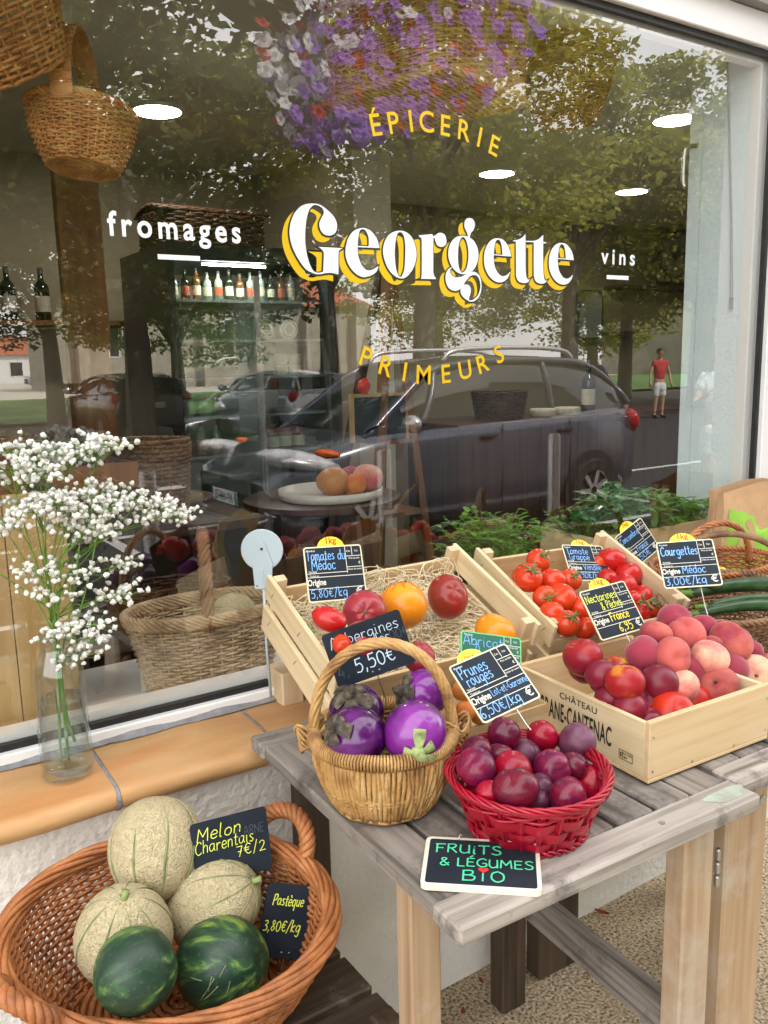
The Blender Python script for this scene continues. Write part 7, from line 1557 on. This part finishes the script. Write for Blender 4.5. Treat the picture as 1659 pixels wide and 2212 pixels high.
M['tail'] = pm('tail_lamp', [(.32, .008, .01), (.45, .015, .02)], 8, .12)
M['plate'] = pm('number_plate_white', [(.7, .7, .68), (.76, .76, .74)], 8, .4); M['plate_blue'] = pm('plate_blue', [(.02, .06, .3)], 3, .4)
paint = lambda n, c: pm(n, [c, tuple(x*1.15 for x in c)], 2, .22, coat=.8, metal=.3)
car('people_carrier', 'dark grey people carrier parked before the shop in the reflection', (2.82, -5.05, -.12), PI, paint('anthracite_paint', (.06, .065, .085)), rails=True)
car('hatchback', 'silver hatchback seen from behind in the reflection', (8.6, -17.6, -.12), -PI/2, paint('silver_paint', (.5, .52, .55)), plate='GK-215-RZ', H=1.46)
car('hatchback', 'black hatchback seen from behind in the reflection', (5.9, -20.3, -.12), -PI/2, paint('black_paint', (.012, .013, .016)), plate='EZ-360-DZ', H=1.46)
car('hatchback', 'dark blue hatchback with open looking tail at the right of the reflection', (17.2, -18.6, -.12), -PI/2, paint('navy_paint', (.02, .03, .07)), plate='FB-902-LM', H=1.46)
car('hatchback', 'grey car far off before the red roofed house', (14.2, -72, -.03), PI, paint('grey_paint', (.3, .31, .33)), plate='DT-418-KS', H=1.46)
for x, lab in ((1.29, 'steel bollard left of the people carrier in the reflection'), (2.66, 'steel bollard before the bonnet of the people carrier'), (4.0, 'steel bollard before the doors of the people carrier')):
    mb = MB(); mb.lathe([(0, -.01), (.042, 0), (.042, .985), (.036, 1.0), (0, 1.004)], 20, capb=False); tag(mb.build('bollard', pm('bollard_steel', [(.42, .42, .43), (.52, .52, .53)], 12, .38, metal=.8), loc=(x, -2.38, 0), auto=40), lab, 'bollard', 'steel bollards along the pavement')
lp_ = empty('street_lamp', 'slim street lamp beyond the parked people carrier', 'street lamp', (29, -17, -.1)); mb = MB(); mb.tube([(0, 0, 0), (0, 0, 4.6)], [.07, .045], 10); mb.build('pole', M['steel'], lp_); mb = MB(); mb.lathe([(0, 4.6), (.12, 4.62), (.28, 4.85), (.2, 4.95), (0, 5.0)], 14); mb.build('lantern', M['white_ceramic'], lp_)
# houses
M['stone'] = pm('pale_limestone', [(.26, .235, .18), (.38, .35, .28)], 1.5, .9, .2, 20); M['rooftile'] = pm('red_roof_tiles', [(.30, .075, .035), (.42, .13, .06)], 5, .8)
M['housewall'] = pm('white_house_wall', [(.62, .62, .6), (.7, .7, .68)], 2, .9); M['darkopening'] = pm('dark_opening', [(.02, .02, .022), (.04, .04, .045)], 3, .3)
def house(name, label, x, y, W, D, H, Rh, wall, roofm, wins, cat='house'):
    e = empty(name, label, cat, (x, y, -.05)); mb = MB(); mb.box((0, 0, H/2), (W, D, H)); flat(mb, 'wall', wall, e)
    mb = MB(); o_ = .4; v = [(-W/2-o_, -D/2-o_, H), (W/2+o_, -D/2-o_, H), (W/2+o_, D/2+o_, H), (-W/2-o_, D/2+o_, H), (-W/2+Rh, 0, H+Rh), (W/2-Rh, 0, H+Rh)]; mb.add(v, [(0, 1, 5, 4), (1, 2, 5), (2, 3, 4, 5), (3, 0, 4), (0, 3, 2, 1)]); flat(mb, 'roof', roofm, e)
    for wx, wz, ww, wh in wins:
        mb = MB(); mb.box((wx, D/2+.01, wz), (ww+.16, .06, wh+.16)); f = flat(mb, 'window', M['housewall'], e); mb = MB(); mb.box((wx, D/2+.04, wz), (ww, .02, wh)); flat(mb, 'glazing', M['darkopening'], f)
house('village_house', 'low white house with a red tiled roof across the lawn', 22, -100, 13, 8, 3.0, 2.0, M['housewall'], M['rooftile'], [(-4, 1.5, 1.2, 1.4), (-1, 1.2, 1.1, 2.2), (2, 1.5, 1.2, 1.4), (5, 1.5, 1.2, 1.4)])
house('stone_church', 'pale stone church wall with tall arched buttresses behind the parked cars', 25, -60, 24, 8, 5.6, 2.5, M['stone'], M['rooftile'], [(-8.2, 3.4, .6, 2.4), (0, 3.4, .6, 2.4), (8.2, 3.4, .6, 2.4)], 'church')
ch = [o for o in bpy.data.objects if o.name.startswith('stone_church')][0]
for x in (-10.4, -6.1, -2, 2, 6.1, 10.4): mb = MB(); mb.box((x, 4.5, 2.5), (.7, .9, 5.0)); flat(mb, 'buttress', M['stone'], ch)
house('village_house', 'cream house behind the right hand trees', 62, -44, 14, 9, 5.5, 2.4, M['stone'], M['rooftile'], [(-4, 1.6, 1.2, 1.5), (0, 1.6, 1.2, 1.5), (4, 1.6, 1.2, 1.5), (-4, 4.2, 1.2, 1.4), (0, 4.2, 1.2, 1.4), (4, 4.2, 1.2, 1.4)])
house('village_house', 'white house half hidden by trees at the right end of the street', 58, -20, 14, 9, 3.4, 2.0, M['housewall'], M['rooftile'], [(-4, 1.6, 1.2, 1.5), (0, 1.6, 1.2, 1.5), (4, 1.6, 1.2, 1.5)])
# park bench on the lawn edge
pb = empty('park_bench', 'dark wooden park bench at the edge of the reflected lawn', 'bench', (9.2, -36, -.02)); mb = MB(); slab(mb, -.8, .8, -.2, .2, .42, .46); flat(mb, 'seat', M['darkwood_x'], pb); mb = MB(); slab(mb, -.8, .8, -.24, -.21, .55, .85); flat(mb, 'backrest', M['darkwood_x'], pb)
for x in (-.7, .7): mb = MB(); slab(mb, x-.03, x+.03, -.22, .18, 0, .42); flat(mb, 'leg', M['steel'], pb)

# ---------------------------------------------------------------- people
M['skin'] = pm('skin', [(.42, .23, .15), (.5, .29, .2)], 8, .55, sss=.1); M['hair'] = pm('dark_hair', [(.012, .008, .006), (.03, .02, .014)], 40, .6)
M['shirt_red'] = pm('red_shirt', [(.40, .012, .02), (.52, .03, .04)], 9, .85); M['shorts_white'] = pm('white_cotton', [(.6, .6, .6), (.72, .72, .72)], 6, .9); M['shirt_white'] = pm('white_shirt', [(.62, .66, .7), (.72, .75, .78)], 6, .9); M['shoe'] = pm('shoe', [(.05, .04, .03), (.1, .08, .07)], 12, .7); M['eye'] = pm('eye', [(.02, .015, .01)], 4, .2)
def skin_obj(name, pts, edges, mat, parent, sub=2):
    me = bpy.data.meshes.new(name); me.from_pydata([p[:3] for p in pts], edges, []); o = bpy.data.objects.new(name, me); C.objects.link(o); me.materials.append(mat)
    m = o.modifiers.new('s', 'SKIN'); m.use_smooth_shade = True
    for i, v in enumerate(me.skin_vertices[0].data): r = pts[i][3]; v.radius = (r, r if len(pts[i]) < 5 else pts[i][4]); v.use_root = (i == 0)
    s = o.modifiers.new('d', 'SUBSURF'); s.levels = sub; s.render_levels = sub
    dg = bpy.context.evaluated_depsgraph_get(); m2 = bpy.data.meshes.new_from_object(o.evaluated_get(dg)); o.modifiers.clear(); o.data = m2; m2.name = name
    for p in m2.polygons: p.use_smooth = True
    o.parent = parent; return o
def person(label, loc, rz, shirt, shorts, armR, armL, h=1.75):
    e = empty('person', label, 'person', loc, (0, 0, rz)); k = h/1.75
    P = [(0, 0, .93, .13, .10), (0, 0, 1.12, .125, .09), (0, 0, 1.33, .155, .10), (0, -.01, 1.46, .07, .06), (0, .01, 1.53, .05), (0, .015, 1.585, .062, .07), (0, .012, 1.665, .078, .092), (0, 0, 1.72, .055, .07)]
    E = [(0, 1), (1, 2), (2, 3), (3, 4), (4, 5), (5, 6), (6, 7)]
    for s, arm in ((1, armR), (-1, armL)):
        b = len(P); P += [(s*.155, 0, 1.41, .055)]+[(s*a[0], a[1], a[2], r) for a, r in zip(arm, (.046, .038, .03, .027))]; E += [(2, b), (b, b+1), (b+1, b+2), (b+2, b+3), (b+3, b+4)]
        w_ = np.array(P[b+3][:3]); t = np.array(P[b+4][:3]); d = (t-w_)/np.linalg.norm(t-w_)
        f0 = b+4
        side = np.array([0, 1.0, 0]); nrm = np.cross(d, side)
        for f, (off, ln_) in enumerate(((-.028, .07), (-.010, .082), (.009, .078), (.027, .062))):
            c = len(P); q1 = t+d*.035+side*off; q2 = q1+d*ln_*.5+nrm*.008*s; q3 = q2+d*ln_*.45+nrm*.022*s; P += [(*q1, .010), (*q2, .0088), (*q3, .0075)]; E += [(f0, c), (c, c+1), (c+1, c+2)]
        c = len(P); q1 = t+side*.03-d*.01; q2 = q1+side*.022+d*.03; q3 = q2+side*.008+d*.028; P += [(*q1, .012), (*q2, .0105), (*q3, .009)]; E += [(f0, c), (c, c+1), (c+1, c+2)]
        b = len(P); P += [(s*.085, 0, .86, .092), (s*.10, .01, .50, .06), (s*.105, -.01, .30, .052), (s*.105, -.02, .09, .036), (s*.115, .07, .035, .036), (s*.12, .15, .028, .028)]; E += [(0, b)]+[(b+i, b+i+1) for i in range(5)]
    body = skin_obj('body', [tuple(np.array(p[:3])*k)+tuple(x*k for x in p[3:]) for p in P], E, M['skin'], e)
    sh = [(0, 0, .92, .155, .118), (0, 0, 1.14, .15, .112), (0, 0, 1.34, .18, .122), (0, -.005, 1.455, .085, .075)]; se = [(0, 1), (1, 2), (2, 3)]
    for s, arm in ((1, armR), (-1, armL)):
        b = len(sh); q = np.array(arm[0]); m_ = np.array([.16, 0, 1.40]); mid = m_+(q-m_)*.75; sh += [(s*.16, 0, 1.40, .075), (s*mid[0], mid[1], mid[2], .07)]; se += [(2, b), (b, b+1)]
    skin_obj('shirt', [tuple(np.array(p[:3])*k)+tuple(x*k for x in p[3:]) for p in sh], se, shirt, e)
    so = [(0, 0, .95, .15, .115), (0, 0, .86, .155, .12)]; oe = [(0, 1)]
    for s in (1, -1): b = len(so); so += [(s*.09, 0, .76, .108), (s*.105, .008, .52, .092)]; oe += [(1, b), (b, b+1)]
    skin_obj('shorts', [tuple(np.array(p[:3])*k)+tuple(x*k for x in p[3:]) for p in so], oe, shorts, e)
    mb = MB(); mb.ball((0, -.008*k, 1.685*k), (.083*k, .098*k, .085*k), 20, 14, lambda d: 1.0+.03*math.sin(9*d[0]+5*d[2]) if (d[2] > .15 or d[1] < -.35) else .80); mb.build('hair', M['hair'], e)
    mb = MB()
    for s in (1, -1): mb.ball((s*.03*k, .094*k, 1.655*k), (.011*k, .008*k, .007*k), 10, 6)
    mb.build('eyes', M['eye'], e); mb = MB(); mb.ball((0, .105*k, 1.625*k), (.013*k, .02*k, .02*k), 10, 8)
    for s in (1, -1): mb.ball((s*.08*k, .0, 1.64*k), (.012*k, .022*k, .032*k), 10, 8)
    mb.build('nose_and_ears', M['skin'], e); mb = MB(); mb.ball((0, .092*k, 1.585*k), (.024*k, .009*k, .006*k), 10, 6); mb.build('mouth', M['tail'], e)
    for s in (1, -1): mb = MB(); mb.ball((s*.117*k, .06*k, .045*k), (.048*k, .135*k, .045*k), 14, 10, lambda d: 1 if d[2] > -.6 else .85); mb.build('shoe', M['shoe'], e)
    return e
hang_ = ((.24, 0, 1.24), (.27, .01, 1.12), (.29, .06, .92), (.295, .08, .85))
phone = ((.22, .05, 1.2), (.24, .12, 1.12), (.17, .30, 1.20), (.14, .35, 1.24))
person('man in a red t-shirt and white shorts standing by the trees in the reflection', (18.0, -12.8, -.12), 0.35, M['shirt_red'], M['shorts_white'], hang_, hang_)
person('person in a white t-shirt with one arm hanging, behind the people carrier', (7.95, -3.95, -.12), .9, M['shirt_white'], M['shorts_white'], hang_, phone, 1.7)

# ---------------------------------------------------------------- flower basket hung outside, over the pavement
FY = 2.0; KF = (FY+1.66)/2.81
vc = at_y(560, 0, FY); fb = empty('flower_basket', 'mossy hanging basket of trailing petunias outside, mirrored in the glass', 'hanging basket', (vc[0], -vc[1], vc[2]+.06))
M['moss'] = pm('moss_liner', [(.03, .04, .012), (.09, .10, .03), (.14, .13, .05)], 30, .95, .8, 60); mb = MB(); mb.lathe([(0, -.16), (.11, -.15), (.2, -.08), (.24, 0), (.24, .04), (0, .05)], 30); mb.build('liner', M['moss'], fb)
fm = {n: pm(n, c, 20, .6) for n, c in (('white_petunia', [(.86, .86, .87), (.93, .93, .94)]), ('purple_petunia', [(.36, .16, .64), (.54, .3, .84)]), ('red_petunia', [(.5, .02, .015), (.62, .05, .03)]))}
for k_ in fm.values(): translucent(k_, .6, 1.1)
rr = random.Random(3); fol = MB(); fl = {n: MB() for n in fm}
def petal(mb, p, d, r):
    d = np.array(d, float); d /= np.linalg.norm(d); u = np.cross(d, [0, 0, 1.0]); u /= np.linalg.norm(u)+1e-9; w_ = np.cross(d, u); n = 15; V = [p-d*r*.6]
    for k in range(n): a = 2*PI*k/n; rr_ = r*(.86+.16*abs(math.cos(2.5*a))); V.append(p+(u*math.cos(a)+w_*math.sin(a))*rr_*.42+d*r*.12)
    for k in range(n): a = 2*PI*k/n; rr_ = r*(.66+.36*abs(math.cos(2.5*a))**.6); V.append(p+(u*math.cos(a)+w_*math.sin(a))*rr_+d*r*(.05+.16*math.sin(5*a+1)))
    mb.add(V, [(0, 1+k, 1+(k+1) % n) for k in range(n)]+[(1+k, 1+n+k, 1+n+(k+1) % n, 1+(k+1) % n) for k in range(n)])
REG = [(495,-160),(560,60),(572,180),(600,280),(650,330),(720,345),(790,310),(900,285),(1080,200),(1180,100),(1200,-160)]
def inside(x, y, poly):
    c = False
    for (x0, y0), (x1, y1) in zip(poly, poly[1:]+poly[:1]):
        if (y0 > y) != (y1 > y) and x < (x1-x0)*(y-y0)/(y1-y0)+x0: c = not c
    return c
for k in range(1300):
    px_, py_ = rr.uniform(480, 1200), rr.uniform(-160, 350)
    if not inside(px_, py_, REG) or (px_ > 790 and rr.random() < .55): continue
    v = at_y(px_, py_, FY+rr.uniform(-.2, .2)); p = np.array([v[0]-vc[0], -(v[1]-vc[1]), v[2]-vc[2]-.06])
    u = (px_-640)/200+(py_-150)/420+rr.gauss(0, .45); n = 'red_petunia' if rr.random() < .07 else ('purple_petunia' if u > .25 else 'white_petunia')
    petal(fl[n], p, (rr.uniform(-.6, .6), 1.0, rr.uniform(-.1, .9)), rr.uniform(.024, .034)*KF)
    if rr.random() < .55:
        for j in range(3):
            q = p+np.array([rr.uniform(-.05, .05), rr.uniform(-.06, -.01), rr.uniform(-.05, .05)]); s = .026; a = np.array([rr.gauss(0, 1), rr.gauss(0, 1), rr.gauss(0, 1)]); a /= np.linalg.norm(a); b = np.cross(a, [rr.gauss(0, 1), 1, 0]); b /= np.linalg.norm(b); fol.add([q-a*s*1.4, q-b*s*.6, q+a*s*1.4, q+b*s*.6], [(0, 1, 2, 3)])
for n in fm: o = fl[n].build(n, fm[n], fb, smooth=False); o['kind'] = 'stuff'
o = fol.build('foliage', M['leaf2'], fb, smooth=False)
mb = MB()
for k in range(3): a = k*2*PI/3; mb.tube([(.18*math.cos(a), .18*math.sin(a), .03), (0, 0, .5)], .002, 5)
mb.tube([(0, 0, .5), (0, 0, .62), (0, vc[1]+WY, .64)], .008, 6); mb.build('bracket', M['steel'], fb)
